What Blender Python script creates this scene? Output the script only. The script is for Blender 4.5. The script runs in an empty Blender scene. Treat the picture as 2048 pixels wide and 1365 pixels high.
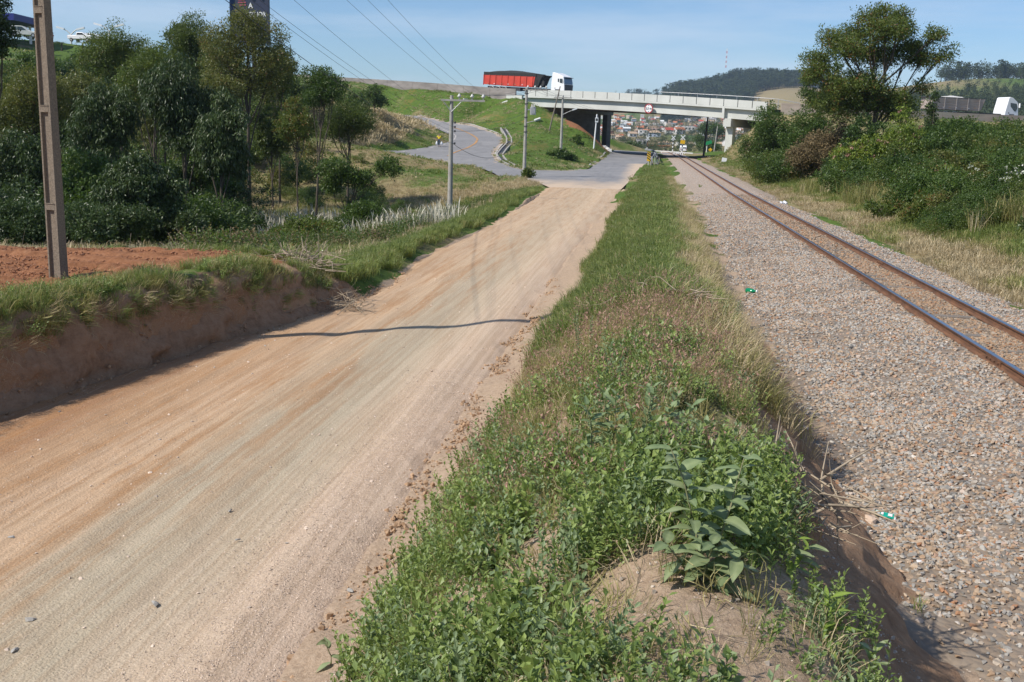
import bpy, bmesh, math, random
import numpy as np
from mathutils import Vector, Matrix, Euler
from mathutils.geometry import delaunay_2d_cdt
R = np.random.default_rng(7)
random.seed(7)
S = bpy.context.scene
COL = S.collection
rad = math.radians
# ------------------------------------------------------------------ camera, world, sun
FPX, CX, CY = 2000., 1024., 682.5
PITCH, ROLL, YAW = math.atan(408/2000.), rad(1.72), rad(7.25)
CAM = np.array([0, 0, 2.8])
_sy, _cy = math.sin(YAW), math.cos(YAW)
_fh, _rt = np.array([-_sy, _cy, 0]), np.array([_cy, _sy, 0])
FW = _fh*math.cos(PITCH) - np.array([0, 0, 1])*math.sin(PITCH)
_u = _fh*math.sin(PITCH) + np.array([0, 0, 1])*math.cos(PITCH)
RT = _rt*math.cos(ROLL) + _u*math.sin(ROLL)
UP = -_rt*math.sin(ROLL) + _u*math.cos(ROLL)
cam = bpy.data.cameras.new('camera'); camo = bpy.data.objects.new('camera', cam); COL.objects.link(camo)
cam.sensor_width = 36; cam.lens = 36*FPX/2048; cam.clip_start = .05; cam.clip_end = 9000
M = Matrix((RT, UP, -FW)).transposed().to_4x4(); M.translation = Vector(CAM)
camo.matrix_world = M
S.camera = camo
SUN_EL, SUN_B = rad(46), rad(26)
sd = -_rt*math.cos(SUN_B) - _fh*math.sin(SUN_B)
SUND = np.array([sd[0]*math.cos(SUN_EL), sd[1]*math.cos(SUN_EL), math.sin(SUN_EL)])
w = bpy.data.worlds.new('World'); S.world = w; w.use_nodes = True
nt = w.node_tree; nt.nodes.clear()
out = nt.nodes.new('ShaderNodeOutputWorld'); bg = nt.nodes.new('ShaderNodeBackground')
sky = nt.nodes.new('ShaderNodeTexSky'); sky.sky_type = 'NISHITA'; sky.sun_disc = False
sky.sun_elevation = SUN_EL; sky.sun_rotation = math.atan2(SUND[0], SUND[1])
sky.air_density = 1.0; sky.dust_density = .35; sky.ozone_density = 3.0; sky.altitude = 50
tc = nt.nodes.new('ShaderNodeTexCoord'); mp = nt.nodes.new('ShaderNodeMapping')
mp.inputs['Scale'].default_value = (1.6, 2.2, 13); mp.inputs['Rotation'].default_value = (0, .06, .3)
nz = nt.nodes.new('ShaderNodeTexNoise'); nz.inputs['Scale'].default_value = 1.7; nz.inputs['Detail'].default_value = 7; nz.inputs['Roughness'].default_value = .62
rp = nt.nodes.new('ShaderNodeValToRGB'); rp.color_ramp.elements[0].position = .42; rp.color_ramp.elements[1].position = .66
rp.color_ramp.elements[1].color = (.42, .42, .42, 1)
mx = nt.nodes.new('ShaderNodeMix'); mx.data_type = 'RGBA'; mx.inputs[7].default_value = (5.6, 6.5, 7.7, 1)
L = nt.links.new
L(tc.outputs['Generated'], mp.inputs[0]); L(mp.outputs[0], nz.inputs[0]); L(nz.outputs[0], rp.inputs[0])
tn = nt.nodes.new('ShaderNodeMix'); tn.data_type = 'RGBA'; tn.blend_type = 'MULTIPLY'; tn.inputs[0].default_value = 1; tn.inputs[7].default_value = (.76, .89, 1.05, 1)
L(sky.outputs[0], tn.inputs[6]); L(rp.outputs[0], mx.inputs[0]); L(tn.outputs[2], mx.inputs[6]); L(mx.outputs[2], bg.inputs[0]); L(bg.outputs[0], out.inputs[0])
bg.inputs[1].default_value = .10
sl = bpy.data.lights.new('sun', 'SUN'); sl.energy = 4.4; sl.angle = rad(.7); sl.color = (1, .95, .87)
so = bpy.data.objects.new('sun', sl); COL.objects.link(so)
so.rotation_euler = Vector(SUND).to_track_quat('Z', 'Y').to_euler()
S.view_settings.view_transform = 'Standard'; S.view_settings.look = 'None'
S.view_settings.exposure = 0.3; S.view_settings.gamma = 1; S.view_settings.use_curve_mapping = False
S.render.engine = 'CYCLES'
S.cycles.max_bounces = 6; S.cycles.transparent_max_bounces = 8; S.cycles.diffuse_bounces = 3; S.cycles.volume_bounces = 0

def ray(px, py): return FW + RT*(px-CX)/FPX - UP*(py-CY)/FPX
def at(px, py, d): return CAM + ray(px, py)*d          # place seen at a picture point, d metres deep
def gz(px, py, z=0):
    r = ray(px, py); return CAM + r*((z-CAM[2])/r[2])

# ------------------------------------------------------------------ small tools
def mesh_np(name, V, F, mats=(), attrs=None, mi=None, smooth=False):
    me = bpy.data.meshes.new(name); V = np.asarray(V, np.float32); F = np.asarray(F, np.int32)
    k = F.shape[1]; me.vertices.add(len(V)); me.vertices.foreach_set('co', V.ravel())
    me.loops.add(F.size); me.loops.foreach_set('vertex_index', F.ravel())
    me.polygons.add(len(F)); me.polygons.foreach_set('loop_start', np.arange(0, F.size, k, dtype=np.int32))
    me.polygons.foreach_set('loop_total', np.full(len(F), k, np.int32))
    if mi is not None: me.polygons.foreach_set('material_index', np.asarray(mi, np.int32))
    me.polygons.foreach_set('use_smooth', np.full(len(F), smooth))
    for m in mats: me.materials.append(m)
    for n, a in (attrs or {}).items():
        a = np.asarray(a, np.float32)
        if a.ndim == 1:
            at_ = me.attributes.new(n, 'FLOAT', 'POINT'); at_.data.foreach_set('value', a)
        else:
            at_ = me.attributes.new(n, 'FLOAT_COLOR', 'POINT'); at_.data.foreach_set('color', a.ravel())
    me.update(); me.validate(); return me
class MB:
    def __init__(s): s.v = []; s.f = []; s.m = []; s.mats = []; s.sm = []
    def mi(s, m):
        if m not in s.mats: s.mats.append(m)
        return s.mats.index(m)
    def add(s, v, f, m, smooth=False):
        o = len(s.v); s.v += [tuple(map(float, p)) for p in v]; i = s.mi(m)
        for q in f: s.f.append(tuple(o+a for a in q)); s.m.append(i); s.sm.append(smooth)
    def box(s, c, d, m, rz=0, R3=None):
        d = np.array(d)/2.; P = []
        for a in (-1, 1):
            for b in (-1, 1):
                for e in (-1, 1): P.append(np.array([a, b, e])*d)
        Rm = np.array(Matrix.Rotation(rz, 3, 'Z')) if R3 is None else np.array(R3)
        P = [Rm@p+np.array(c) for p in P]
        s.add(P, [(0, 1, 3, 2), (4, 6, 7, 5), (0, 4, 5, 1), (2, 3, 7, 6), (0, 2, 6, 4), (1, 5, 7, 3)], m)
    def tube(s, pts, r, m, n=8, cap=True, smooth=True):
        pts = [np.array(p, float) for p in pts]
        rs = r if hasattr(r, '__len__') else [r]*len(pts); V = []; F = []
        for i, p in enumerate(pts):
            t = pts[min(i+1, len(pts)-1)]-pts[max(i-1, 0)]; t /= (np.linalg.norm(t)+1e-9)
            a = np.cross(t, [0, 0, 1.]) if abs(t[2]) < .95 else np.cross(t, [0, 1., 0]); a /= np.linalg.norm(a); b = np.cross(t, a)
            for k in range(n):
                q = 2*math.pi*k/n; V.append(p+rs[i]*(a*math.cos(q)+b*math.sin(q)))
        for i in range(len(pts)-1):
            for k in range(n):
                F.append((i*n+k, i*n+(k+1) % n, (i+1)*n+(k+1) % n, (i+1)*n+k))
        s.add(V, F, m, smooth)
        if cap:
            s.add(V[:n], [tuple(range(n))], m); s.add(V[-n:], [tuple(range(n))[::-1]], m)
    def prism(s, poly, y0, y1, m, xf=None):     # poly in x,z ; extruded along y
        n = len(poly); V = [(p[0], y0, p[1]) for p in poly]+[(p[0], y1, p[1]) for p in poly]
        if xf is not None: V = [xf(np.array(v)) for v in V]
        s.add(V, [tuple(range(n)), tuple(range(2*n-1, n-1, -1))]+[(i, i+n, (i+1) % n+n, (i+1) % n) for i in range(n)], m)
    def build(s, name, parent=None, loc=None, bevel=0):
        me = bpy.data.meshes.new(name); me.from_pydata(s.v, [], s.f)
        for m in s.mats: me.materials.append(m)
        me.polygons.foreach_set('material_index', s.m); me.polygons.foreach_set('use_smooth', s.sm); me.update()
        o = bpy.data.objects.new(name, me); COL.objects.link(o)
        if parent is not None: o.parent = parent
        if loc is not None: o.location = loc
        if bevel:
            b = o.modifiers.new('b', 'BEVEL'); b.width = bevel; b.segments = 2; b.limit_method = 'ANGLE'
        return o
def link(name, me, parent=None):
    o = bpy.data.objects.new(name, me); COL.objects.link(o)
    if parent is not None: o.parent = parent
    return o
def tag(o, label=None, cat=None, group=None, kind=None):
    for k, v in (('label', label), ('category', cat), ('group', group), ('kind', kind)):
        if v: o[k] = v
    return o
def thing(name, label, cat, loc=(0, 0, 0), rz=0, group=None):
    o = bpy.data.objects.new(name, None); COL.objects.link(o); o.location = tuple(float(a) for a in loc); o.rotation_euler = (0, 0, rz)
    o.empty_display_size = .2
    return tag(o, label, cat, group)
def dup(o, parent=None):
    kids = [c for c in bpy.data.objects if c.parent == o]
    c = o.copy(); COL.objects.link(c)
    if parent is not None: c.parent = parent
    for k in kids: dup(k, c)
    return c

# ------------------------------------------------------------------ materials
def nodes(name):
    m = bpy.data.materials.new(name); m.use_nodes = True; t = m.node_tree
    return m, t, t.nodes['Principled BSDF'], t.nodes['Material Output']
def nd(t, k, **kw):
    n = t.nodes.new('ShaderNode'+k)
    for a, b in kw.items():
        if a.startswith('i_'): n.inputs[a[2:].replace('_', ' ')].default_value = b
        else: setattr(n, a, b)
    return n
def ramp(t, stops, fac=None, interp='LINEAR'):
    n = t.nodes.new('ShaderNodeValToRGB'); cr = n.color_ramp; cr.interpolation = interp
    while len(cr.elements) < len(stops): cr.elements.new(.5)
    for e, (p, c) in zip(cr.elements, stops):
        e.position = p; e.color = (c, c, c, 1) if not hasattr(c, '__len__') else tuple(c)+(1,)
    if fac is not None: t.links.new(fac, n.inputs[0])
    return n.outputs[0]
def noise(t, scale, detail=4, rough=.6, co=None, sc=None, dist=0):
    n = nd(t, 'TexNoise'); n.inputs['Scale'].default_value = scale; n.inputs['Detail'].default_value = detail
    n.inputs['Roughness'].default_value = rough; n.inputs['Distortion'].default_value = dist
    c = co
    if c is None:
        g = nd(t, 'TexCoord'); c = g.outputs['Object']
    if sc is not None:
        m = nd(t, 'Mapping'); m.inputs['Scale'].default_value = sc; t.links.new(c, m.inputs[0]); c = m.outputs[0]
    t.links.new(c, n.inputs['Vector']); return n.outputs['Fac']
def mixc(t, f, a, b, mode='MIX'):
    n = nd(t, 'Mix', data_type='RGBA', blend_type=mode)
    for i, v in ((0, f), (6, a), (7, b)):
        if isinstance(v, bpy.types.NodeSocket): t.links.new(v, n.inputs[i])
        elif i == 0: n.inputs[0].default_value = v
        else: n.inputs[i].default_value = tuple(v)+(1,)
    return n.outputs[2]
def mth(t, op, a, b=0., clamp=False):
    n = nd(t, 'Math', operation=op, use_clamp=clamp)
    for i, v in ((0, a), (1, b)):
        if isinstance(v, bpy.types.NodeSocket): t.links.new(v, n.inputs[i])
        else: n.inputs[i].default_value = v
    return n.outputs[0]
def bump(t, p, h, strength=.5, dist=.02):
    b = nd(t, 'Bump'); b.inputs['Strength'].default_value = strength; b.inputs['Distance'].default_value = dist
    t.links.new(h, b.inputs['Height']); t.links.new(b.outputs[0], p.inputs['Normal'])
def mat(name, c1, c2=None, scale=3, rough=.8, metal=0, b=0, bs=30, bd=.01, spec=.5, sc=None, c3=None, rnd=0):
    m, t, p, o = nodes(name); p.inputs['Roughness'].default_value = rough; p.inputs['Metallic'].default_value = metal
    p.inputs['Specular IOR Level'].default_value = spec
    if c2 is None: c2 = tuple(x*.8 for x in c1)
    st = [(.3, c2), (.7, c1)] if c3 is None else [(.25, c3), (.45, c2), (.7, c1)]
    col = ramp(t, st, noise(t, scale, 6, .65, sc=sc))
    if rnd:
        oi = nd(t, 'ObjectInfo'); v = mth(t, 'MULTIPLY_ADD', oi.outputs['Random'], rnd); v.node.inputs[2].default_value = 1-rnd/2
        h = nd(t, 'HueSaturation'); t.links.new(col, h.inputs['Color']); t.links.new(v, h.inputs['Value']); col = h.outputs[0]
    t.links.new(col, p.inputs['Base Color'])
    if b: bump(t, p, noise(t, bs, 6, .7), b, bd)
    return m
def leafmat(name, c1, c2, rough=.45, trans=.3, c3=None, spec=.4):
    m, t, p, o = nodes(name); a = nd(t, 'Attribute', attribute_name='tone')
    oi = nd(t, 'ObjectInfo')
    f = mth(t, 'ADD', a.outputs['Fac'], mth(t, 'MULTIPLY', mth(t, 'SUBTRACT', oi.outputs['Random'], .5), .35), True)
    st = [(0, c1), (.85, c2)] + ([(.97, c3)] if c3 else [])
    col = ramp(t, st, f)
    t.links.new(col, p.inputs['Base Color']); p.inputs['Roughness'].default_value = rough; p.inputs['Specular IOR Level'].default_value = spec
    tr = nd(t, 'BsdfTranslucent'); t.links.new(mixc(t, .5, col, (c2[0]*1.4, c2[1]*1.5, c2[2])), tr.inputs[0])
    ms = nd(t, 'MixShader'); ms.inputs[0].default_value = trans
    t.links.new(p.outputs[0], ms.inputs[1]); t.links.new(tr.outputs[0], ms.inputs[2]); t.links.new(ms.outputs[0], o.inputs[0])
    return m

MT = {}
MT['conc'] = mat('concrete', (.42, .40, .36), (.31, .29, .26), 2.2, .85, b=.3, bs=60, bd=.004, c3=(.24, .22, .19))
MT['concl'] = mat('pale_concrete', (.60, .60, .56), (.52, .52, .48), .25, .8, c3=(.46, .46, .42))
MT['concd'] = mat('weathered_and_shaded_concrete', (.33, .29, .27), (.22, .195, .18), .35, .9, sc=(1, 1, 4), c3=(.15, .13, .12))  # weathered barrier tone; on the left bridge piers it stands for shade
MT['pole'] = mat('old_pole_concrete', (.30, .24, .18), (.19, .15, .11), 42, .95, b=1., bs=70, bd=.012, c3=(.13, .11, .09))
MT['wood'] = mat('grey_wood', (.24, .20, .16), (.12, .10, .08), 8, .9, sc=(6, 6, .5))
MT['white'] = mat('white_paint', (.8, .8, .8), (.74, .74, .74), 2, .35)
MT['whited'] = mat('dusty_white_paint', (.66, .65, .62), (.55, .54, .5), 3, .6)
MT['black'] = mat('black_rubber', (.02, .02, .02), (.03, .03, .03), 6, .75)
MT['dark'] = mat('dark_metal', (.05, .05, .055), (.03, .03, .03), 5, .5)
MT['glass'] = mat('dark_glass', (.02, .03, .035), (.015, .02, .025), 1, .06, spec=.8)
MT['sky_glass'] = mat('windscreen', (.12, .2, .28), (.08, .14, .2), 1, .04, spec=.9)
MT['steel'] = mat('galvanised_steel', (.5, .5, .5), (.36, .36, .36), 6, .45, metal=.5)
MT['red'] = mat('red_truck_paint', (.62, .06, .03), (.5, .045, .025), .8, .5, c3=(.33, .05, .03))
MT['brownp'] = mat('rusty_grey_body', (.44, .36, .31), (.33, .27, .235), 1.6, .8, sc=(.5, .5, 5), c3=(.36, .19, .11))
MT['coal'] = mat('dark_load', (.035, .035, .033), (.02, .02, .02), 6, .95, b=.8, bs=5, bd=.1)
MT['limes'] = mat('pale_load', (.66, .63, .6), (.5, .48, .45), 4, .9, b=.6, bs=6, bd=.08)
MT['yellow'] = mat('yellow_paint', (.85, .5, .01), (.75, .42, .01), 3, .5)
MT['orange'] = mat('orange_road_paint', (.55, .27, .07), (.36, .21, .10), 1.3, .8, c3=(.22, .17, .13))
MT['lwhite'] = mat('worn_white_road_paint', (.55, .52, .48), (.40, .37, .34), 1.2, .8, c3=(.24, .22, .21))
MT['green'] = mat('green_sign', (.02, .30, .10), (.02, .25, .08), 3, .4)
MT['blue'] = mat('blue_fascia', (.01, .02, .20), (.01, .015, .16), 2, .5)
MT['navy'] = mat('navy_board', (.012, .018, .05), (.01, .014, .035), .6, .45)
MT['skin'] = mat('skin', (.35, .2, .13), (.3, .17, .11), 5, .6)
MT['shirt'] = mat('yellow_shirt', (.85, .66, .02), (.75, .56, .02), 4, .8)
MT['jeans'] = mat('blue_jeans', (.07, .10, .16), (.05, .07, .11), 8, .85)
MT['hair'] = mat('dark_hair', (.015, .012, .01), None, 5, .6)
MT['bag'] = mat('white_plastic_bag', (.75, .76, .8), (.65, .66, .72), 8, .35, b=.5, bs=20, bd=.02)
MT['cable'] = mat('black_cable', (.015, .015, .015), None, 3, .5)
MT['bottle'] = mat('green_plastic', (.0, .22, .09), (.0, .16, .07), 10, .15, spec=.8)
MT['teal'] = mat('teal_print', (.01, .33, .24), (.0, .28, .2), 3, .4)
MT['paper'] = mat('pale_card', (.75, .72, .7), (.6, .57, .55), 12, .6)
MT['pink'] = mat('pink_foil', (.75, .4, .62), (.6, .5, .6), 20, .3)
# rail: rusty sides, polished top
m, t, p, o = nodes('rusty_rail'); MT['rail'] = m
col = ramp(t, [(.3, (.07, .035, .02)), (.5, (.14, .065, .032)), (.75, (.22, .105, .05))], noise(t, 14, 5, .7, sc=(1, .25, 1)))
t.links.new(col, p.inputs['Base Color']); p.inputs['Roughness'].default_value = .85
m, t, p, o = nodes('polished_rail_head'); MT['railtop'] = m
t.links.new(ramp(t, [(.3, (.33, .34, .38)), (.7, (.48, .49, .53))], noise(t, 5, 3, .5, sc=(6, .1, 1))), p.inputs['Base Color'])
p.inputs['Metallic'].default_value = 1; p.inputs['Roughness'].default_value = .3
# foliage
LF = {}
LF['dark'] = leafmat('dark_glossy_leaves', (.018, .036, .010), (.078, .115, .032), .42, .22, (.10, .12, .05), .4)
LF['mid'] = leafmat('mid_green_leaves', (.032, .06, .012), (.145, .185, .036), .42, .36, (.22, .10, .03))
LF['euc'] = leafmat('olive_leaves', (.038, .058, .013), (.18, .185, .045), .4, .36, (.20, .10, .035))
LF['bush'] = leafmat('deep_green_leaves', (.020, .048, .010), (.10, .155, .028), .45, .34)
LF['light'] = leafmat('bright_green_leaves', (.07, .12, .015), (.24, .29, .04), .4, .35, (.3, .08, .05))
LF['dry'] = leafmat('dry_brush_leaves', (.07, .06, .03), (.22, .16, .08), .8, .2)
LF['herb'] = leafmat('herb_leaves', (.07, .12, .03), (.27, .34, .09), .42, .3)
LF['felt'] = leafmat('felty_grey_green_leaves', (.10, .16, .065), (.25, .31, .15), .6, .25)
LF['grass'] = leafmat('green_grass_blades', (.065, .105, .02), (.25, .29, .08), .5, .35)
LF['grassy'] = leafmat('yellowing_grass_blades', (.12, .14, .035), (.42, .36, .15), .6, .3)
LF['straw'] = leafmat('straw_blades', (.25, .18, .09), (.56, .46, .29), .7, .2)
LF['seed'] = leafmat('reddish_seed_heads', (.20, .10, .07), (.46, .27, .21), .7, .25)
LF['reed'] = leafmat('bleached_reed_stalks', (.30, .27, .19), (.62, .58, .46), .7, .1)
LF['flower'] = leafmat('white_flowers', (.6, .6, .5), (.8, .8, .72), .6, .3)
MT['bark'] = mat('bark', (.13, .10, .07), (.07, .055, .04), 6, .95, sc=(1, 1, .3), c3=(.19, .16, .12))
MT['stem'] = mat('green_stem', (.22, .22, .10), (.15, .14, .07), 20, .7)

# ------------------------------------------------------------------ terrain heights
lines = []
def grade(y): return np.interp(y, [60, 160, 230, 330], [0, .5, .45, 0.])
def ln(pts): lines.append([tuple(map(float, p)) for p in pts])
ln([(-9.3, -12, -.85), (-8.75, 8, -.85), (-8.1, 10.8, -.85), (-7.6, 13.8, -.85), (-7.1, 16.8, -.85), (-6.5, 19.5, -.85), (-6.2, 24, -.85), (-6.6, 29, -.85), (-6.3, 42, -.85), (-6.8, 60, -.85), (-7.0, 71, -.85)])
ln([(-9.7, -12, .38), (-9.12, 8, .38), (-8.47, 10.8, .38), (-7.95, 13.8, .36), (-7.42, 16.8, .30), (-6.9, 19.2, .1), (-6.7, 21, -.45), (-6.9, 24, -.6), (-7.2, 29, -.62), (-7.2, 42, -.65), (-7.6, 60, -.75), (-7.9, 70, -.8)])
ln([(-60, 18, .1), (-30, 19, .2), (-12.4, 19, .3), (-8.6, 20.2, .3), (-7.5, 21.2, -.1)])
ln([(-60, 27, -1.5), (-30, 25, -1.2), (-12, 25, -1.0), (-9, 25, -.9), (-8.2, 30, -1.0), (-8.6, 42, -1.2), (-9.3, 60, -1.4), (-10, 70, -1.3)])
for q in [(-60, -12, .35), (-20, -12, .35), (-60, 40, -2.8), (-30, 40, -2.7), (-14, 42, -2.4), (-12, 55, -2.8), (-13.5, 60, -2.9), (-15, 75, -2.6), (-40, 60, -3), (-70, 60, -2), (-35, 80, -2.6), (-16, 85, -1.7), (-60, 85, -1)]: ln([q])
ln([(-2.15, -12, -.8), (-2.15, 30, -.8), (-2.1, 45, -.82), (-1.95, 62, -.85), (-1.4, 90, -.82)])
ln([(-1.7, -12, -.66), (-1.7, 12, -.66), (-1.6, 30, -.66), (-1.4, 60, -.72), (-.9, 90, -.6)])
ln([(-.85, -12, .55), (-.85, 8, .5), (-.8, 14, .15), (-.7, 25, -.1), (-.6, 40, -.25), (-.3, 60, -.35), (0, 90, -.4)])
ln([(.1, -12, 1.12), (.1, 6, 1.12), (.1, 10, .95), (.2, 14, .7), (.3, 20, .45), (.5, 30, .2), (.7, 45, -.05), (.9, 60, -.2), (1.2, 90, -.3)])
ln([(.70, -12, 1.0), (.70, 3, 1.0), (.74, 5.5, .95), (.80, 8, .8), (1.05, 11, .55), (1.2, 16, .3), (1.4, 25, .05), (1.6, 38, -.1), (1.9, 60, -.22), (2.3, 90, -.28)])
ys = [-12, 6, 12, 18, 26, 38, 60, 80, 100, 125, 150, 175, 200, 240, 330, 450]
bx = np.interp(ys, [-12, 12, 18, 26, 38, 60, 100], [2.0, 1.9, 1.9, 2.1, 2.4, 2.6, 2.9])
ln([(a, y, -.32+grade(y)) for a, y in zip(bx, ys)])
for x, z in ((3.2, -.24), (4.2, -.15), (6.9, -.15), (7.7, -.32), (9.2, -.25), (10.6, 0.)): ln([(x, y, z+grade(y)) for y in ys])
for x, z in ((12.8, .6), (16, 1.7), (24, 2.8)): ln([(x, y, z) for y in (-12, 6, 18, 38, 60, 80, 98)])
ln([(60, -12, 3), (60, 60, 3.2), (60, 95, 2.2)])
# ramp and junction edges (seen point, depth)
INNER = [(681, 316, 118), (723.6, 311, 121), (797, 305.8, 127), (850, 298, 132), (897.7, 286, 139), (905.6, 271.5, 146), (876.6, 258, 152), (845, 248, 157), (790, 240, 162)]
OUTER = [(775, 229, 174), (834, 234.6, 170), (884.5, 243.8, 164), (942.5, 253, 158), (982, 266, 152), (1003, 275.5, 147), (1001, 287, 141), (992.6, 295, 136), (982, 308.5, 125), (991, 321.6, 115), (1021.7, 334.8, 108), (1048, 341.5, 106), (1100, 343, 108), (1140, 343, 109), (1176, 340, 115), (1200, 324.6, 135), (1223, 308.5, 160), (1226, 303, 190), (1229, 300, 215)]
SOUTH = [(681, 322, 112), (737, 324, 112), (805, 328, 112), (894, 330.6, 112), (942, 330, 110), (962, 338, 104), (1003, 353.5, 92), (1044, 357, 89), (1080, 366, 80)]
RIGHTE = [(1280, 340, 118), (1290, 330, 130), (1300, 322, 145), (1312, 312, 165), (1316, 307, 190), (1322, 305.5, 205)]
W3 = lambda L_: [tuple(at(*q)) for q in L_]
inner, outer, south, righte = W3(INNER), W3(OUTER), W3(SOUTH), W3(RIGHTE)
ln(inner); ln(outer); ln(south); ln(righte)
ln([(-.7, 103, -.5), (.6, 125, -.2)])
# highway barrier top line and embankment crest
BAR = [(380, 134, 222), (500, 143, 208), (600, 150, 198), (700, 156, 190), (850, 165, 180), (1000, 177, 170), (1040, 179, 166), (1150, 182, 161), (1250, 186.5, 156), (1350, 192, 151), (1457, 199, 146), (1545, 205, 142), (1620, 210.5, 141), (1700, 215, 142), (1800, 219.5, 144), (1950, 228, 148), (2048, 232, 151), (2300, 240, 160), (2600, 247, 172)]
bar = np.array(W3(BAR))
def off(P, s, dz=0):
    P = np.array(P); T = np.gradient(P[:, :2], axis=0); T /= np.linalg.norm(T, axis=1)[:, None]
    N = np.stack([-T[:, 1], T[:, 0]], 1); Q = P.copy(); Q[:, :2] += N*s; Q[:, 2] += dz; return Q
crestL = off(bar[:7], -.5, -.95); ln(crestL)
crestR = off(bar[11:], -.6, -1.0); ln(crestR)
ln([tuple(at(1080, 212, 159)), tuple(at(1108, 226, 157)), tuple(at(1150, 246, 156)), tuple(at(1185, 272, 156)), tuple(at(1212, 300, 157.5))])
ln([tuple(at(1500, 262, 139)), tuple(at(1470, 284, 139)), tuple(at(1437, 302, 143)), tuple(at(1415, 312, 146))])
ln([tuple(at(1400, 327, 133)), tuple(at(1480, 335, 110)), tuple(at(1560, 345, 92))])
for q in [(1550, 288, 118), (1620, 270, 118), (1750, 330, 90), (1900, 320, 105), (2000, 330, 108), (2300, 330, 110)]: ln([tuple(at(*q))])
for q in [(1100, 300, 128), (1050, 290, 135), (1140, 285, 142), (1060, 240, 155), (1015, 320, 118), (985, 235, 170), (900, 215, 182)]: ln([tuple(at(*q))])
# behind the bridge and highway
bk = off(bar, 28, -1.1); ln(bk[:6]); ln(bk[12:])
bk2 = off(bar, 52, -7); ln([tuple(p) for p in bk2[:5]]); ln([tuple(p) for p in bk2[13:]])
ln([(-20, 184, 7), (-10, 188, .6), (-9, 225, .4)]); ln([(24, 170, 7), (15, 176, .9), (13, 185, .3)])
for q in [(845, 268, 150), (800, 240, 146), (760, 223, 140), (700, 214, 134), (640, 228, 120), (560, 262, 104), (300, 236, 100), (300, 190, 125), (450, 175, 150), (560, 190, 160), (-200, 200, 100), (860, 262, 158), (640, 210, 150)]: ln([tuple(at(*q))])
plat = [(-300, 60, 165), (0, 77, 165), (110, 88, 166), (200, 95, 170), (300, 105, 180)]
ln(W3(plat)); ln([tuple(p+np.array([0, 60, .5])) for p in np.array(W3(plat))])
# far ground: (depth, z) tables by picture column
FAR = {-600: [(420, 0), (700, 5), (1200, 10), (2600, 10), (5000, 10)], 0: [(420, 0), (700, 5), (1200, 10), (2600, 10), (5000, 10)],
 900: [(260, 2), (400, 0), (700, 4), (1200, 12), (2600, 20), (5000, 10)],
 1210: [(300, 0), (500, 0), (700, 1), (900, 7), (1200, 16), (1600, 32), (2000, 52), (2400, 90), (2800, 100), (5000, 40)],
 1300: [(300, 0), (500, 0), (700, 1), (900, 7), (1200, 16), (1500, 30), (1600, 45), (1750, 70), (2400, 98), (5000, 40)],
 1345: [(300, -.4), (500, 0), (700, 1), (900, 7), (1200, 16), (1450, 28), (1600, 62), (1750, 86), (2400, 70), (5000, 40)],
 1450: [(300, -.4), (500, 0), (700, 1), (900, 7), (1200, 17), (1400, 32), (1600, 80), (1750, 104), (2400, 60), (5000, 40)],
 1560: [(300, 0), (500, 3), (700, 8), (900, 20), (1200, 50), (1400, 78), (1600, 96), (1750, 106), (2400, 60), (5000, 40)],
 1720: [(300, 3), (500, 9), (700, 25), (900, 48), (1050, 62), (1400, 60), (1750, 90), (2400, 60), (5000, 40)],
 1850: [(300, 3), (500, 10), (700, 28), (900, 56), (1050, 73), (1400, 60), (1750, 50), (2400, 60), (5000, 40)],
 2048: [(300, 3), (500, 12), (700, 32), (900, 60), (1050, 80), (1400, 60), (2400, 60), (5000, 40)],
 2700: [(300, 3), (500, 12), (700, 32), (900, 60), (1050, 80), (1400, 60), (2400, 60), (5000, 40)]}
for px, rows in FAR.items():
    th = math.atan((px-CX)/FPX)
    for d, z in rows:
        p = CAM + (_fh + _rt*(px-CX)/FPX)*d; ln([(p[0], p[1], z)])
for q in [(-400, -12, .4), (-400, 100, 12), (-300, 250, 14), (400, -12, 5), (400, 100, 4), (300, 60, 4), (-3000, -60, 5), (3000, -60, 5), (0, -60, .5), (-60, -60, .5), (60, -60, 3), (-3500, 1500, 10), (3500, 1500, 60)]: ln([q])
vs, es, zs = [], [], []
for P in lines:
    base = len(vs); prev = None
    if len(P) == 1: vs.append(P[0][:2]); zs.append(P[0][2]); continue
    Q = [P[0]]
    for a, b in zip(P[:-1], P[1:]):
        n = max(1, int(math.dist(a[:2], b[:2])/4))
        Q += [tuple(np.array(a)+(np.array(b)-np.array(a))*k/n) for k in range(1, n+1)]
    for k, q in enumerate(Q):
        vs.append(q[:2]); zs.append(q[2])
        if k: es.append((base+k-1, base+k))
r_ = delaunay_2d_cdt([Vector(v) for v in vs], es, [], 0, .001)
TV = np.array([tuple(v) for v in r_[0]]); TF = np.array([tuple(f) for f in r_[2]])
VS = np.array(vs); ZS = np.array(zs); TZ = np.zeros(len(TV))
for i, ov in enumerate(r_[3]):
    if ov: TZ[i] = ZS[ov[0]]
    else:
        dd = np.linalg.norm(VS-TV[i], axis=1); k = np.argsort(dd)[:3]; wv = 1/(dd[k]+.01); TZ[i] = (ZS[k]*wv).sum()/wv.sum()
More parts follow.
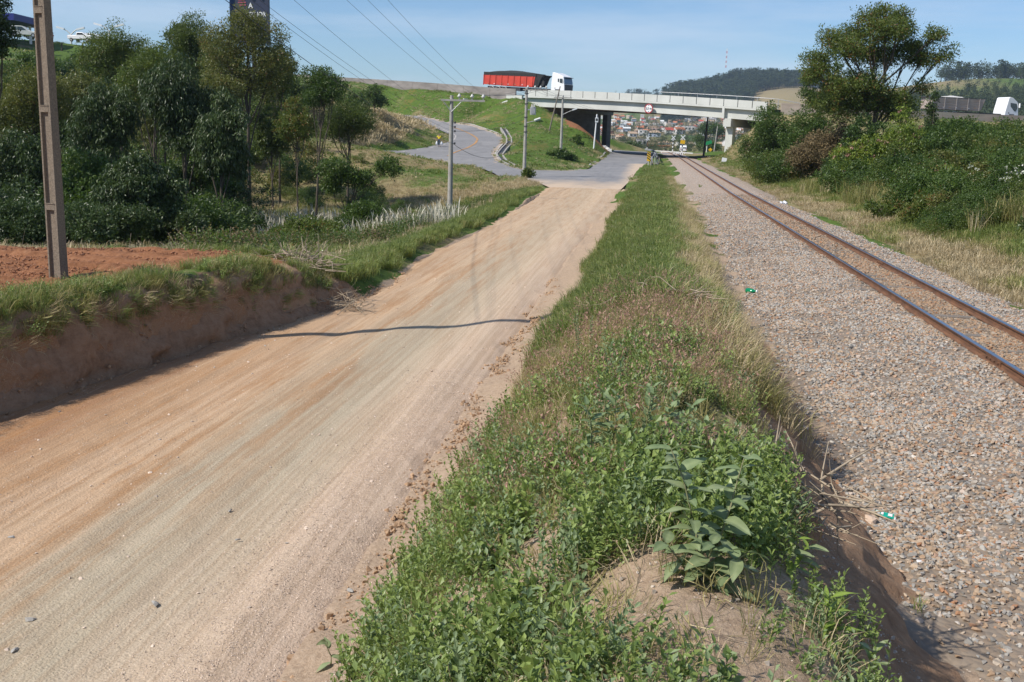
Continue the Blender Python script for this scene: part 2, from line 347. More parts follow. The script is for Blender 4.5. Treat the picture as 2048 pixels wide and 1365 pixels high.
def raster(x0, x1, y0, y1, h, blur):
    nx, ny = int((x1-x0)/h)+1, int((y1-y0)/h)+1; G = np.full((ny, nx), np.nan)
    for f in TF:
        A = TV[f]; Z = TZ[f]
        i0, i1 = max(0, int((A[:, 0].min()-x0)/h)), min(nx-1, int((A[:, 0].max()-x0)/h)+1)
        j0, j1 = max(0, int((A[:, 1].min()-y0)/h)), min(ny-1, int((A[:, 1].max()-y0)/h)+1)
        if i1 < i0 or j1 < j0: continue
        X, Y = np.meshgrid(x0+np.arange(i0, i1+1)*h, y0+np.arange(j0, j1+1)*h)
        d = (A[1, 0]-A[0, 0])*(A[2, 1]-A[0, 1])-(A[2, 0]-A[0, 0])*(A[1, 1]-A[0, 1])
        if abs(d) < 1e-9: continue
        b = ((X-A[0, 0])*(A[2, 1]-A[0, 1])-(A[2, 0]-A[0, 0])*(Y-A[0, 1]))/d
        c = ((A[1, 0]-A[0, 0])*(Y-A[0, 1])-(X-A[0, 0])*(A[1, 1]-A[0, 1]))/d
        ok = (b >= -1e-6) & (c >= -1e-6) & (b+c <= 1+1e-6)
        sub = G[j0:j1+1, i0:i1+1]; sub[ok] = (Z[0]*(1-b-c)+Z[1]*b+Z[2]*c)[ok]
    G[np.isnan(G)] = 0
    for _ in range(blur):
        P = np.pad(G, 1, mode='edge'); G = (P[1:-1, :-2]+P[1:-1, 2:]+2*P[1:-1, 1:-1])/4
        P = np.pad(G, 1, mode='edge'); G = (P[:-2, 1:-1]+P[2:, 1:-1]+2*P[1:-1, 1:-1])/4
    return (x0, y0, h, G)
RN = raster(-32, 22, -12, 72, .1, 2); RM = raster(-260, 260, -60, 420, 1., 1); RF = raster(-3000, 3000, -60, 4400, 20., 1)
def samp(Rr, x, y):
    x0, y0, h, G = Rr; u = np.clip((x-x0)/h, 0, G.shape[1]-1.001); v = np.clip((y-y0)/h, 0, G.shape[0]-1.001)
    i = u.astype(int); j = v.astype(int); a = u-i; b = v-j
    return G[j, i]*(1-a)*(1-b)+G[j, i+1]*a*(1-b)+G[j+1, i]*(1-a)*b+G[j+1, i+1]*a*b
def fade(v, a, b): return np.clip((v-a)/(b-a), 0, 1)
def vn(x, y, s, seed=0):      # cheap value noise
    x = x/s+seed*17.3; y = y/s+seed*9.1; i = np.floor(x).astype(np.int64); j = np.floor(y).astype(np.int64); a = x-i; b = y-j
    a = a*a*(3-2*a); b = b*b*(3-2*b)
    def h(i, j): n = (i*374761393+j*668265263+seed*974711) & 0x7fffffff; n = ((n ^ (n >> 13))*1274126177) & 0x7fffffff; return ((n ^ (n >> 16)) & 0xffff)/65535.
    return h(i, j)*(1-a)*(1-b)+h(i+1, j)*a*(1-b)+h(i, j+1)*(1-a)*b+h(i+1, j+1)*a*b-.5
def H(x, y):
    x = np.asarray(x, float); y = np.asarray(y, float); sc = x.shape == (); x = np.atleast_1d(x); y = np.atleast_1d(y)
    wx = fade(x, -32, -28)*fade(-x, -22, -19); wn = wx*fade(-y, -72, -66)*fade(y, -12, -10)
    wm = fade(x, -260, -240)*fade(-x, -260, -240)*fade(-y, -420, -390)*fade(y, -60, -50)
    z = samp(RF, x, y)*(1-wm)+samp(RM, x, y)*wm; z = z*(1-wn)+samp(RN, x, y)*wn
    return float(z[0]) if sc else z
def hit(px, py, d0=300, d1=2600):
    r_ = ray(px, py); r_ = r_/(r_@FW); D_ = np.linspace(d0, d1, 700); P = CAM+r_*D_[:, None]; g_h = H(P[:, 0], P[:, 1])+fade(np.hypot(P[:, 0], P[:, 1]), 300, 900)*vn(P[:, 0], P[:, 1], 60, 5)*8
    j = np.where(g_h > P[:, 2])[0]; k = j[0] if len(j) else int(np.argmin(np.abs(g_h-P[:, 2]))); return P[k], D_[k]
def inpoly(x, y, P):
    c = np.zeros(x.shape, bool); n = len(P)
    for i in range(n):
        x1, y1 = P[i][:2]; x2, y2 = P[(i+1) % n][:2]
        if y1 == y2: continue
        c ^= ((y1 > y) != (y2 > y)) & (x < (x2-x1)*(y-y1)/(y2-y1)+x1)
    return c
RL = lambda y: np.interp(y, [-12, 8, 10.8, 13.8, 16.8, 19.5, 24, 29, 42, 60, 71], [-9.3, -8.75, -8.1, -7.6, -7.1, -6.5, -6.2, -6.6, -6.3, -6.8, -7.0])
RR = lambda y: np.interp(y, [-12, 30, 45, 62, 90, 118], [-2.15, -2.15, -2.1, -1.95, -1.4, -1.0])
BL = lambda y: np.interp(y, [-12, 12, 18, 26, 38, 60, 100], [2.0, 1.9, 1.9, 2.1, 2.4, 2.6, 2.9])
ASPH = [p[:2] for p in inner[::-1]] and None
north = [(-6.9, 74.5), (-4, 72.5), (-1.75, 74)]
crossing = [tuple(gz(1400, 312, .2)[:2]), tuple(gz(1440, 312, .2)[:2])]
AS = [p[:2] for p in south] + north + [(-1.35, 90), (-1.1, 105)] + [p[:2] for p in righte] + [(14, 222), (60, 238), (60, 246), (12, 232), (-4, 228)] + [p[:2] for p in outer[::-1]] + [p[:2] for p in inner[::-1]]
def ridx(x, y): return inpoly(x, y, AS)
# ---- ground sheet
def spaced(segs):
    o_ = [segs[0][0]]
    for a, b, h in segs:
        n = max(1, int(round((b-a)/h))); o_ += list(a+(b-a)*np.arange(1, n+1)/n)
    return np.array(o_)
def grow(a, b, h0, k):
    o_ = [a]; h = h0
    while o_[-1] < b: o_.append(o_[-1]+h); h *= k
    o_[-1] = b; return np.array(o_)
gx = np.concatenate([-grow(75, 3000, 2, 1.11)[::-1], spaced([(-75, -30, 1.0), (-30, -12, .35), (-12, -9.6, .14), (-9.6, -6.4, .055), (-6.4, -2.4, .25), (-2.4, .5, .08), (.5, 2.3, .05), (2.3, 8, .25), (8, 14, .2), (14, 75, .8)])[1:-1], grow(75, 3000, 2, 1.11)])
gy = np.concatenate([spaced([(-60, -4, 6), (-4, 2, .5), (2, 14, .085), (14, 24, .13), (24, 45, .25), (45, 80, .5), (80, 260, 1.1)]), grow(260, 4400, 2, 1.05)[1:]])
X, Y = np.meshgrid(gx, gy); x = X.ravel(); y = Y.ravel(); z = H(x, y)
inr = (x > RL(y)+.1) & (x < RR(y)-.1) & (y < 76); ina = ridx(x, y); inb = (x > BL(y)+.3) & (x < 7.4) & (y < 600)
dist = np.hypot(x, y)
rough_ = np.where(inr | ina | inb, 0, 1.)
nearf = fade(-dist, -60, -30)
z += rough_*(vn(x, y, 1.3, 1)*.10+vn(x, y, .45, 2)*.07*nearf+vn(x, y, .17, 3)*.045*fade(-dist, -25, -12)+vn(x, y, .11, 16)*.03*fade(-dist, -12, -7))
z += rough_*fade(dist, 25, 60)*(vn(x, y, 5, 4)*.5)+fade(dist, 300, 900)*vn(x, y, 60, 5)*8
dxl = x-RL(y); face = (dxl > -.8) & (dxl < .25) & (y < 22) & (y > -5)
x2 = x + np.where(face, vn(y, z*3, .5, 6)*.28+vn(y*2, z*6, .35, 7)*.12, 0)
face2 = (x > .8) & (x < 2.05) & (y < 16)
x2 = x2 + np.where(face2, vn(y, z*3, .6, 8)*.25+vn(y*2, z*6, .3, 9)*.08, 0)
furrow = (dxl < -1.0) & (y < 20.0) & (x > -40)
z += np.where(furrow, .05*np.sin((y*.9+x*.12)*7)+vn(x, y, .16, 10)*.09+vn(x, y, .5, 14)*.1, 0)
z -= np.where(inr, .10, 0)+np.where(ina, .14+.0006*dist, 0)+np.where(inb, .06, 0)
sand = np.clip(np.where((x > -2.3) & (x < -.2) & (y < 60), 1-(x+2.3)/1.9, 0)+np.where((dxl > -.05) & (dxl < 1.) & (z < -.68), .8, 0), 0, 1)
sand = np.maximum(sand, ((x > -1.9) & (x < 1.0) & (y < 9))*(.45+vn(x, y, .5, 21)*1.0))
red = np.where(furrow | ((x > -8.2) & (x < -6.9) & (y > 18.2) & (y < 22)), 1., 0)
red = np.maximum(red, np.where(face, 1.0*(z < .22), 0)*.75); red = np.maximum(red, np.where(face2 & (z < .85), .55, 0))
def seen(P): # world->picture
    v = P-CAM; wv = v@FW; return CX+FPX*(v@RT)/wv, CY-FPX*(v@UP)/wv, wv
cut = [at(1135, 238, 156), at(1112, 226, 157), at(1235, 312, 160), at(1262, 262, 180), at(1200, 225, 180)]
emb = (y > 92) & (y < 200) & (x < -4)
red = np.maximum(red, np.where(emb, np.clip((vn(x, y, 4, 72)*.7+vn(x, y, 1.6, 73)*.6)*2.0+.02, 0, .43), 0))
red = np.maximum(red, inpoly(x, y, [(c[0], c[1]) for c in [at(1138, 240, 154), at(1220, 306, 154), at(1230, 300, 175), at(1150, 232, 185), at(1110, 225, 172)]])*1.)
dry = .38+vn(x, y, 9, 11)*.7+vn(x, y, 2.5, 12)*.5
dry = np.where((y > 62) & (y < 112) & (x < -9) & (x > -45), dry+.25, dry)
dry = np.where((y > 100) & (y < 200) & (x < -8), dry-.18, dry)
mound_ = inpoly(x, y, [tuple(at(*q)[:2]) for q in [(870, 272, 152), (800, 300, 132), (690, 305, 118), (560, 300, 100), (600, 220, 150), (760, 215, 160), (850, 255, 165)]])
dry = np.where(mound_, .95, dry)
dry = np.where((x > 7.8) & (x < 11), .62+vn(x, y, 1.5, 13), dry)
dry = np.where((x > 22) & (y > 90) & (y < 165), dry+.22, dry)
dry = np.where(dist > 300, .55+vn(x, y, 160, 15), dry)
nb = np.clip(np.where(dist > 250, 0, 1), 0, 1)
cut_ = np.clip(np.where(face & (z < .3), 1., 0)+np.where(face2 & (z < .9), 1., 0)+np.where((dxl > -.8) & (dxl < -.0) & (y < 22) & (z < .2), 1, 0), 0, 1)
sand = np.maximum(sand, np.where((x > BL(y)-.95) & (x < BL(y)+.5) & (y < 70), .6+vn(x, y, 1., 23)*.7, 0))
sand = np.maximum(sand, np.where((x > -2) & (x < 2.4) & (y < 12), .62+vn(x, y, 1., 22)*.7, 0))
V = np.stack([x2, y, z], 1); nx, ny = len(gx), len(gy)
idx = np.arange(nx*ny).reshape(ny, nx)
Fq = np.stack([idx[:-1, :-1].ravel(), idx[:-1, 1:].ravel(), idx[1:, 1:].ravel(), idx[1:, :-1].ravel()], 1)
m, t, p, o = nodes('earth_and_turf'); MT['ground'] = m
a = nd(t, 'Attribute', attribute_name='gm'); sp = nd(t, 'SeparateColor'); t.links.new(a.outputs['Color'], sp.inputs[0])
n1 = noise(t, 2.2, 8, .7); n2 = noise(t, .28, 6, .6); n3 = noise(t, 24, 6, .75); n4 = noise(t, 7, 5, .7)
g1 = ramp(t, [(.3, (.045, .085, .014)), (.7, (.105, .16, .028))], n1)
d1 = ramp(t, [(.3, (.15, .12, .055)), (.7, (.33, .26, .14))], n1)
df = ramp(t, [(.38, 0.), (.62, 1.)], mth(t, 'ADD', sp.outputs[2], mth(t, 'SUBTRACT', mth(t, 'ADD', n4, mth(t, 'MULTIPLY', n2, .6)), .8)))
c0 = mixc(t, df, g1, d1)
rc = ramp(t, [(.25, (.14, .058, .026)), (.5, (.26, .115, .055)), (.75, (.36, .18, .095))], n4)
c1 = mixc(t, ramp(t, [(.4, 0.), (.6, 1.)], mth(t, 'ADD', sp.outputs[1], mth(t, 'MULTIPLY', mth(t, 'SUBTRACT', n1, .5), .7))), c0, rc)
scol = ramp(t, [(.25, (.24, .165, .11)), (.5, (.40, .29, .20)), (.8, (.52, .40, .29))], n3)
c2 = mixc(t, ramp(t, [(.36, 0.), (.56, 1.)], mth(t, 'ADD', sp.outputs[0], mth(t, 'MULTIPLY', mth(t, 'SUBTRACT', n1, .5), .9))), c1, scol)
cutc = ramp(t, [(.25, (.17, .095, .055)), (.5, (.33, .205, .125)), (.8, (.45, .31, .205))], mth(t, 'ADD', mth(t, 'MULTIPLY', n4, .6), mth(t, 'MULTIPLY', noise(t, 3, 6, .7, sc=(.6, .6, 2.2)), .4)))
c2 = mixc(t, a.outputs['Alpha'], c2, cutc)
t.links.new(c2, p.inputs['Base Color']); p.inputs['Roughness'].default_value = .95; p.inputs['Specular IOR Level'].default_value = .15
bump(t, p, mth(t, 'ADD', n3, n4), .8, .03)
gm = np.stack([sand, red, np.clip(dry, 0, 1), cut_], 1)
g_ = link('ground', mesh_np('ground', V, Fq, [m], {'gm': gm}, smooth=True)); tag(g_, kind='structure')

# ---- dirt road
def sheet(xs_fn, ysv, nxs, zf, name, m, smooth=True, attrs=None):
    u = np.linspace(0, 1, nxs); P = []
    for yy in ysv:
        a, b = xs_fn(yy); P.append(np.stack([a+(b-a)*u, np.full(nxs, yy)], 1))
    P = np.array(P); xx = P[..., 0].ravel(); yy = P[..., 1].ravel(); U = np.tile(u, len(ysv)); zz = zf(xx, yy, U)
    n_ = len(ysv); ii = np.arange(n_*nxs).reshape(n_, nxs)
    F = np.stack([ii[:-1, :-1].ravel(), ii[:-1, 1:].ravel(), ii[1:, 1:].ravel(), ii[1:, :-1].ravel()], 1)
    o = link(name, mesh_np(name, np.stack([xx, yy, zz], 1), F, [m], smooth=smooth)); tag(o, kind='structure'); return o
def zroad(x, y, U):
    z = H(x, y)+.012; e = np.minimum(x-RL(y), RR(y)-x)
    base = -.83*np.ones_like(x); z = np.where(e > -.1, np.minimum(z, base+.03), z)
    nr = fade(-y, -70, -25)
    z += nr*(vn(x*3, y*.35, 1, 31)*.035+vn(x, y, .25, 32)*.018*fade(-y, -30, -12)+vn(x, y, .08, 33)*.012*fade(-y, -14, -8))
    z += fade(y, 64, 70)*.07-fade(y, 74.5, 77)*.3
    z -= .03*np.exp(-((x+5.55)/.35)**2)+.025*np.exp(-((x+3.6)/.4)**2)
    z += .03*np.exp(-((x+2.75)/.3)**2)
    ke = .2+vn(x, y, .6, 34)*.35+vn(x, y, .18, 35)*.12; z -= np.where(e < ke, (ke-e)*.22, 0)
    return z
m, t, p, o = nodes('sandy_dirt_road'); MT['dirt'] = m
tcx = nd(t, 'TexCoord'); sx = nd(t, 'SeparateXYZ'); t.links.new(tcx.outputs['Object'], sx.inputs[0])
w1 = noise(t, 1.1, 5, .6, sc=(1.6, .16, 1)); w2 = noise(t, 3.2, 7, .68, sc=(2.2, .14, 1)); w3 = noise(t, 60, 4, .7); w4 = noise(t, 11, 6, .7); w5 = noise(t, .35, 3, .5, sc=(1, .6, 1))
xx = mth(t, 'ADD', mth(t, 'MULTIPLY', mth(t, 'ADD', sx.outputs[0], 7.), .2), mth(t, 'MULTIPLY', mth(t, 'SUBTRACT', w1, .5), .32))
band = ramp(t, [(0, (.36, .20, .11)), (.10, (.50, .32, .19)), (.26, (.57, .39, .25)), (.37, (.54, .38, .245)), (.50, (.46, .38, .27)), (.66, (.49, .41, .295)), (.80, (.58, .45, .33)), (.93, (.55, .42, .32)), (1, (.52, .38, .27))], xx)
ora = mixc(t, mth(t, 'MULTIPLY', ramp(t, [(.47, 0.), (.60, .9)], mth(t, 'ADD', mth(t, 'MULTIPLY', w2, .5), mth(t, 'MULTIPLY', noise(t, 1.3, 4, .6, sc=(1.9, .10, 1)), .5))), ramp(t, [(.05, .6), (.3, 1.), (.5, .85), (.68, .2), (1, .1)], xx)), band, (.39, .205, .09))
w6 = noise(t, 5, 4, .6, sc=(3.2, .035, 1)); ora = mixc(t, ramp(t, [(.42, .38), (.55, 0.)], w6), ora, (.36, .25, .16)); ora = mixc(t, ramp(t, [(.58, 0.), (.68, .35)], w6), ora, (.60, .46, .33))
farb = mixc(t, ramp(t, [(0, 0.), (1, .75)], mth(t, 'MULTIPLY', mth(t, 'SUBTRACT', sx.outputs[1], 14.), .03, True)), ora, mixc(t, ramp(t, [(.45, 0.), (.7, .7)], w2), (.55, .42, .29), (.42, .25, .14)))
grit = mixc(t, ramp(t, [(.3, .0), (.7, 1.)], w3), (.62, .6, .58), (1.12, 1.12, 1.12))
cc = mixc(t, .8, farb, grit, 'MULTIPLY'); cc = mixc(t, mth(t, 'MULTIPLY', ramp(t, [(.55, 0.), (.8, .45)], w4), 1.), cc, (.58, .47, .36))
t.links.new(cc, p.inputs['Base Color']); p.inputs['Roughness'].default_value = .96; p.inputs['Specular IOR Level'].default_value = .1
vo = nd(t, 'TexVoronoi'); vo.inputs['Scale'].default_value = 45; t.links.new(tcx.outputs['Object'], vo.inputs['Vector'])
bump(t, p, mth(t, 'ADD', mth(t, 'ADD', w3, mth(t, 'MULTIPLY', w4, 1.5)), mth(t, 'MULTIPLY', vo.outputs['Distance'], -.6)), .6, .016)
ysr = np.concatenate([spaced([(-12, 3.5, .5), (3.5, 13, .07), (13, 25, .14), (25, 77, .5)])])
sheet(lambda yy: (float(RL(yy))-.35, float(RR(yy))+.45), ysr, 110, zroad, 'dirt_road', m)

# ---- asphalt (triangulated polygon with inner points)
m, t, p, o = nodes('asphalt'); MT['asph'] = m
ac = ramp(t, [(.3, (.185, .18, .18)), (.7, (.255, .245, .24))], noise(t, .35, 6, .65))
ac = mixc(t, ramp(t, [(.56, 0.), (.7, .6)], noise(t, .9, 5, .6, sc=(1, .25, 1))), ac, (.15, .145, .145))
tcx = nd(t, 'TexCoord'); sx = nd(t, 'SeparateXYZ'); t.links.new(tcx.outputs['Object'], sx.inputs[0])
du = mth(t, 'ADD', mth(t, 'MULTIPLY', mth(t, 'SUBTRACT', 92., sx.outputs[1]), .07), mth(t, 'MULTIPLY', mth(t, 'SUBTRACT', noise(t, .6, 5, .6, sc=(1, .3, 1)), .5), 1.5))
ed = mth(t, 'ADD', mth(t, 'MULTIPLY', mth(t, 'ADD', sx.outputs[0], 2.6), .8), mth(t, 'MULTIPLY', mth(t, 'SUBTRACT', noise(t, .8, 4, .6), .5), 1.4))
dust = mth(t, 'MULTIPLY', mth(t, 'MAXIMUM', ramp(t, [(0, 0.), (1, 1.)], du), mth(t, 'MULTIPLY', ramp(t, [(0, 0.), (1, .9)], ed), mth(t, 'LESS_THAN', sx.outputs[1], 135.))), 1.)
ac = mixc(t, dust, ac, (.50, .38, .27)); t.links.new(ac, p.inputs['Base Color']); p.inputs['Roughness'].default_value = .9
def fillpoly(P, h, zf, name, m, up=.02):
    P = [tuple(map(float, q[:2])) for q in P]; Q = []
    for a, b in zip(P, P[1:]+P[:1]):
        n = max(1, int(math.dist(a, b)/(h*1.2))); Q += [(a[0]+(b[0]-a[0])*k/n, a[1]+(b[1]-a[1])*k/n) for k in range(n)]
    A = np.array(Q); gx_, gy_ = np.meshgrid(np.arange(A[:, 0].min(), A[:, 0].max(), h), np.arange(A[:, 1].min(), A[:, 1].max(), h))
    gx_ = gx_.ravel(); gy_ = gy_.ravel(); k = inpoly(gx_, gy_, P); I = np.stack([gx_[k], gy_[k]], 1)
    if len(I): I = I[np.array([np.min(np.hypot(*(A-q).T)) > h*.45 for q in I])]
    allp = [Vector(q) for q in Q]+[Vector(q) for q in I]; n = len(Q)
    r = delaunay_2d_cdt(allp, [(i, (i+1) % n) for i in range(n)], [], 0, .001)
    Vv = np.array([tuple(v) for v in r[0]]); F = np.array([tuple(f) for f in r[2]])
    cen = Vv[F].mean(1); F = F[inpoly(cen[:, 0], cen[:, 1], P)]
    return link(name, mesh_np(name, np.column_stack([Vv, zf(Vv[:, 0], Vv[:, 1])+up]), F, [m], smooth=True))
zH = lambda x, y: H(x, y)
tag(fillpoly(AS, 1.6, zH, 'asphalt_road', m, .02), kind='structure')
def ribbon(P, wd, z0, name, m, parent=None, kind='structure', dens=.8):
    P = np.array([q[:2] for q in P], float); s = np.r_[0, np.cumsum(np.hypot(*np.diff(P, axis=0).T))]
    n = int(s[-1]/dens)+2; u = np.linspace(0, s[-1], n)
    for _ in range(1): Q = np.stack([np.interp(u, s, P[:, 0]), np.interp(u, s, P[:, 1])], 1)
    for _ in range(int(3/dens)): Q[1:-1] = (Q[:-2]+2*Q[1:-1]+Q[2:])/4
    T = np.gradient(Q, axis=0); T /= np.linalg.norm(T, axis=1)[:, None]; N = np.stack([-T[:, 1], T[:, 0]], 1)
    A = Q+N*wd/2; B = Q-N*wd/2; V = np.concatenate([np.column_stack([A, H(*A.T)+z0]), np.column_stack([B, H(*B.T)+z0])])
    F = [(i, i+1, n+i+1, n+i) for i in range(n-1)]
    o = link(name, mesh_np(name, V, F, [m]), parent); tag(o, kind=kind); return o, Q
def inset(P, s): return [tuple(q) for q in off(P, s)]
ribbon(inset(inner, -.55), .18, .045, 'edge_line', MT['lwhite']); ribbon(inset(outer[1:], .5), .18, .045, 'edge_line', MT['lwhite'])
ribbon(inset(outer[1:16], -.1), 1.1, .012, 'road_shoulder', mat('shoulder_dust', (.42, .34, .27), (.30, .24, .19), 1.5, .95))
ctr = [at(*q) for q in [(836, 241, 163), (884, 250, 158), (913.6, 255.8, 154), (940, 265, 149), (956, 275.5, 144), (950.5, 284.8, 139), (932, 296, 133), (903, 308.6, 125), (896, 313, 121)]]
ribbon(ctr, .30, .048, 'centre_line', MT['orange'])
# ------------------------------------------------------------------ scatter by geometry nodes (stuff only)
def scatter(name, protos, P, rot, scl, idx, label=None, cat=None, parent=None):
    c = bpy.data.collections.new(name+'_kinds')
    for i, q in enumerate(protos): q.name = 'kind_%02d' % i; c.objects.link(q)
    me = bpy.data.meshes.new(name); me.vertices.add(len(P)); me.vertices.foreach_set('co', np.asarray(P, np.float32).ravel())
    for n, a, ty, fld in (('rot', rot, 'FLOAT_VECTOR', 'vector'), ('scl', scl, 'FLOAT', 'value'), ('idx', idx, 'INT', 'value')):
        at_ = me.attributes.new(n, ty, 'POINT'); at_.data.foreach_set(fld, np.ascontiguousarray(a, np.int32 if ty == 'INT' else np.float32).ravel())
    o = link(name, me, parent); tag(o, label, cat, kind='stuff')
    g = bpy.data.node_groups.new(name, 'GeometryNodeTree')
    g.interface.new_socket('Geometry', in_out='INPUT', socket_type='NodeSocketGeometry'); g.interface.new_socket('Geometry', in_out='OUTPUT', socket_type='NodeSocketGeometry')
    gi = g.nodes.new('NodeGroupInput'); go = g.nodes.new('NodeGroupOutput')
    ci = g.nodes.new('GeometryNodeCollectionInfo'); ci.inputs['Collection'].default_value = c
    ci.inputs['Separate Children'].default_value = True; ci.inputs['Reset Children'].default_value = True
    ip = g.nodes.new('GeometryNodeInstanceOnPoints'); ip.inputs['Pick Instance'].default_value = True
    def na(n, ty):
        q = g.nodes.new('GeometryNodeInputNamedAttribute'); q.data_type = ty; q.inputs[0].default_value = n; return q.outputs[0]
    g.links.new(gi.outputs[0], ip.inputs['Points']); g.links.new(ci.outputs[0], ip.inputs['Instance'])
    g.links.new(na('idx', 'INT'), ip.inputs['Instance Index']); g.links.new(na('rot', 'FLOAT_VECTOR'), ip.inputs['Rotation']); g.links.new(na('scl', 'FLOAT'), ip.inputs['Scale'])
    g.links.new(ip.outputs[0], go.inputs[0])
    md = o.modifiers.new('scatter', 'NODES'); md.node_group = g
    return o
def visible(P, m=90):
    v = P-CAM; wv = v@FW; ok = wv > .3; wv = np.where(ok, wv, 1)
    px = CX+FPX*(v@RT)/wv; py = CY-FPX*(v@UP)/wv
    return ok & (px > -m) & (px < 2048+m) & (py > -m*2) & (py < 1365+m*1.6)
def blanks(me_list): return [bpy.data.objects.new('kind', me) for me in me_list]
def ground_pts(n, x0, x1, y0, y1, pw=1.0, marg=90):
    """n points in a rectangle, denser towards the viewer (pw)"""
    x = R.uniform(x0, x1, n); u = R.random(n)
    y = y0*(y1/y0)**u if pw == 1 else y0+(y1-y0)*u
    P = np.stack([x, y, H(x, y)], 1); return P[visible(P, marg)]
def rock_mesh(seed, flat=.6, m=None):
    r = np.random.default_rng(seed); bm = bmesh.new()
    for i in range(13):
        v = r.normal(size=3); v /= np.linalg.norm(v); v *= r.uniform(.75, 1.05)*np.array([1, .75, flat])*.5; bm.verts.new(v)
    g = bmesh.ops.convex_hull(bm, input=bm.verts); 
    bmesh.ops.delete(bm, geom=[v for v in bm.verts if not v.link_faces], context='VERTS')
    me = bpy.data.meshes.new('rock'); bm.to_mesh(me); bm.free(); me.materials.append(m); return me
# ------------------------------------------------------------------ railway
m, t, p, o = nodes('crushed_stone'); MT['stone'] = m
oi = nd(t, 'ObjectInfo')
sc_ = ramp(t, [(0, (.15, .145, .14)), (.16, (.31, .305, .295)), (.38, (.45, .445, .43)), (.54, (.42, .345, .27)), (.70, (.37, .26, .175)), (.82, (.50, .41, .32)), (.92, (.37, .19, .10)), (1, (.62, .60, .57))], oi.outputs['Random'])
gp = nd(t, 'NewGeometry'); sx = nd(t, 'SeparateXYZ'); t.links.new(gp.outputs['Position'], sx.inputs[0]); st_ = ramp(t, [(0, 0.), (.2, 1.), (.8, 1.), (1, 0.)], mth(t, 'MULTIPLY', mth(t, 'SUBTRACT', sx.outputs[0], 4.7), .6, True)); sc_ = mixc(t, mth(t, 'MULTIPLY', st_, .85), sc_, mixc(t, 1., sc_, (.86, .72, .58), 'MULTIPLY')); sc_ = mixc(t, 1., sc_, (.92, .88, .82), 'MULTIPLY')
t.links.new(mixc(t, .75, sc_, ramp(t, [(.3, (.7, .68, .66)), (.7, (1.12, 1.1, 1.08))], noise(t, 3, 4, .6)), 'MULTIPLY'), p.inputs['Base Color'])
p.inputs['Roughness'].default_value = .9
m, t, p, o = nodes('ballast_bed'); MT['bed'] = m
tcx = nd(t, 'TexCoord'); vo = nd(t, 'TexVoronoi'); vo.inputs['Scale'].default_value = 17; t.links.new(tcx.outputs['Object'], vo.inputs['Vector'])
sp = nd(t, 'SeparateColor'); t.links.new(vo.outputs['Color'], sp.inputs[0])
bc = ramp(t, [(0, (.16, .15, .14)), (.2, (.33, .31, .29)), (.4, (.45, .43, .41)), (.55, (.40, .31, .24)), (.75, (.35, .22, .14)), (.9, (.50, .40, .31)), (1, (.6, .56, .5))], sp.outputs[0])
sx = nd(t, 'SeparateXYZ'); t.links.new(tcx.outputs['Object'], sx.inputs[0])
lat = mth(t, 'ADD', sx.outputs[0], mth(t, 'MULTIPLY', mth(t, 'SUBTRACT', noise(t, .7, 4, .6), .5), 1.1))
lf = mth(t, 'MULTIPLY', lat, .125)
pathf = ramp(t, [(.26, .9), (.34, .45), (.39, .6), (.44, .15), (.62, .1), (.86, .05), (.93, .5), (1, .9)], lf)
fines = ramp(t, [(.3, (.26, .22, .17)), (.7, (.36, .31, .25))], noise(t, 30, 5, .7))
bc = mixc(t, mth(t, 'MULTIPLY', pathf, ramp(t, [(.3, .3), (.6, 1.)], noise(t, 3, 5, .7)), True), bc, fines)
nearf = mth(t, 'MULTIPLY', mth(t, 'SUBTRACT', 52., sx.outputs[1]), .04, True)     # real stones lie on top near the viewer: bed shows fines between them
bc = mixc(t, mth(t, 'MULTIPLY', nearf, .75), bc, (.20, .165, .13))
bc = mixc(t, 1., bc, (.93, .87, .81), 'MULTIPLY')
rust = ramp(t, [(.55, 0.), (.63, .55), (.74, .55), (.80, 0.)], lf)
bc = mixc(t, mth(t, 'MULTIPLY', rust, .45), bc, (.33, .21, .13))
t.links.new(bc, p.inputs['Base Color']); p.inputs['Roughness'].default_value = .95
bump(t, p, mth(t, 'MULTIPLY', vo.outputs['Distance'], -1), .6, .03)
def zbal(x, y, U):
    z = H(x, y)+.012+fade(-y, -60, -30)*(vn(x, y, .7, 41)*.06)
    e = np.minimum(x-BL(y), 7.9-x); k = .15+vn(x, y, .5, 43)*.5
    return z-np.where(e < k, (k-e)*.35, 0)
ysb = np.concatenate([spaced([(-12, 3.5, .6), (3.5, 12, .09), (12, 26, .18), (26, 70, .5), (70, 250, 2), (250, 620, 10)])])
bal = sheet(lambda yy: (float(BL(yy))-.35, 8.1), ysb, 78, zbal, 'track_bed', MT['bed'])
N = []
for (n, y0, y1, s0, s1) in ((78000, 3, 13, .032, .072), (78000, 13, 28, .038, .08), (50000, 28, 62, .05, .1)):
    x = R.uniform(1.85, 7.85, n); y = R.uniform(y0, y1, n); lx = x+vn(x, y, 1.5, 44)*1.2
    pr = np.interp(lx, [1.9, 2.3, 2.9, 3.3, 3.8, 4.2, 7.2, 7.6, 8.2], [.35, .8, .95, .6, .8, 1, .95, .5, .12])*(.75+vn(x, y, .6, 45)*1.2)
    lit = R.random(n) < pr*fade(-y, -64, -42)
    off_rail = (np.abs(x-5.0) > .075) & (np.abs(x-6.08) > .075)
    k = lit & off_rail & (x > BL(y)-.05+vn(x, y, .8, 46)*.5)
    x, y = x[k], y[k]; s = R.uniform(s0, s1, len(x))*np.where(R.random(len(x)) < .06, 1.5, 1)
    z = zbal(x, y, 0)+s*.08+vn(x, y, .3, 47)*.015; N.append(np.column_stack([x, y, z, s]))
N = np.concatenate(N); N = N[visible(N[:, :3], 60)]
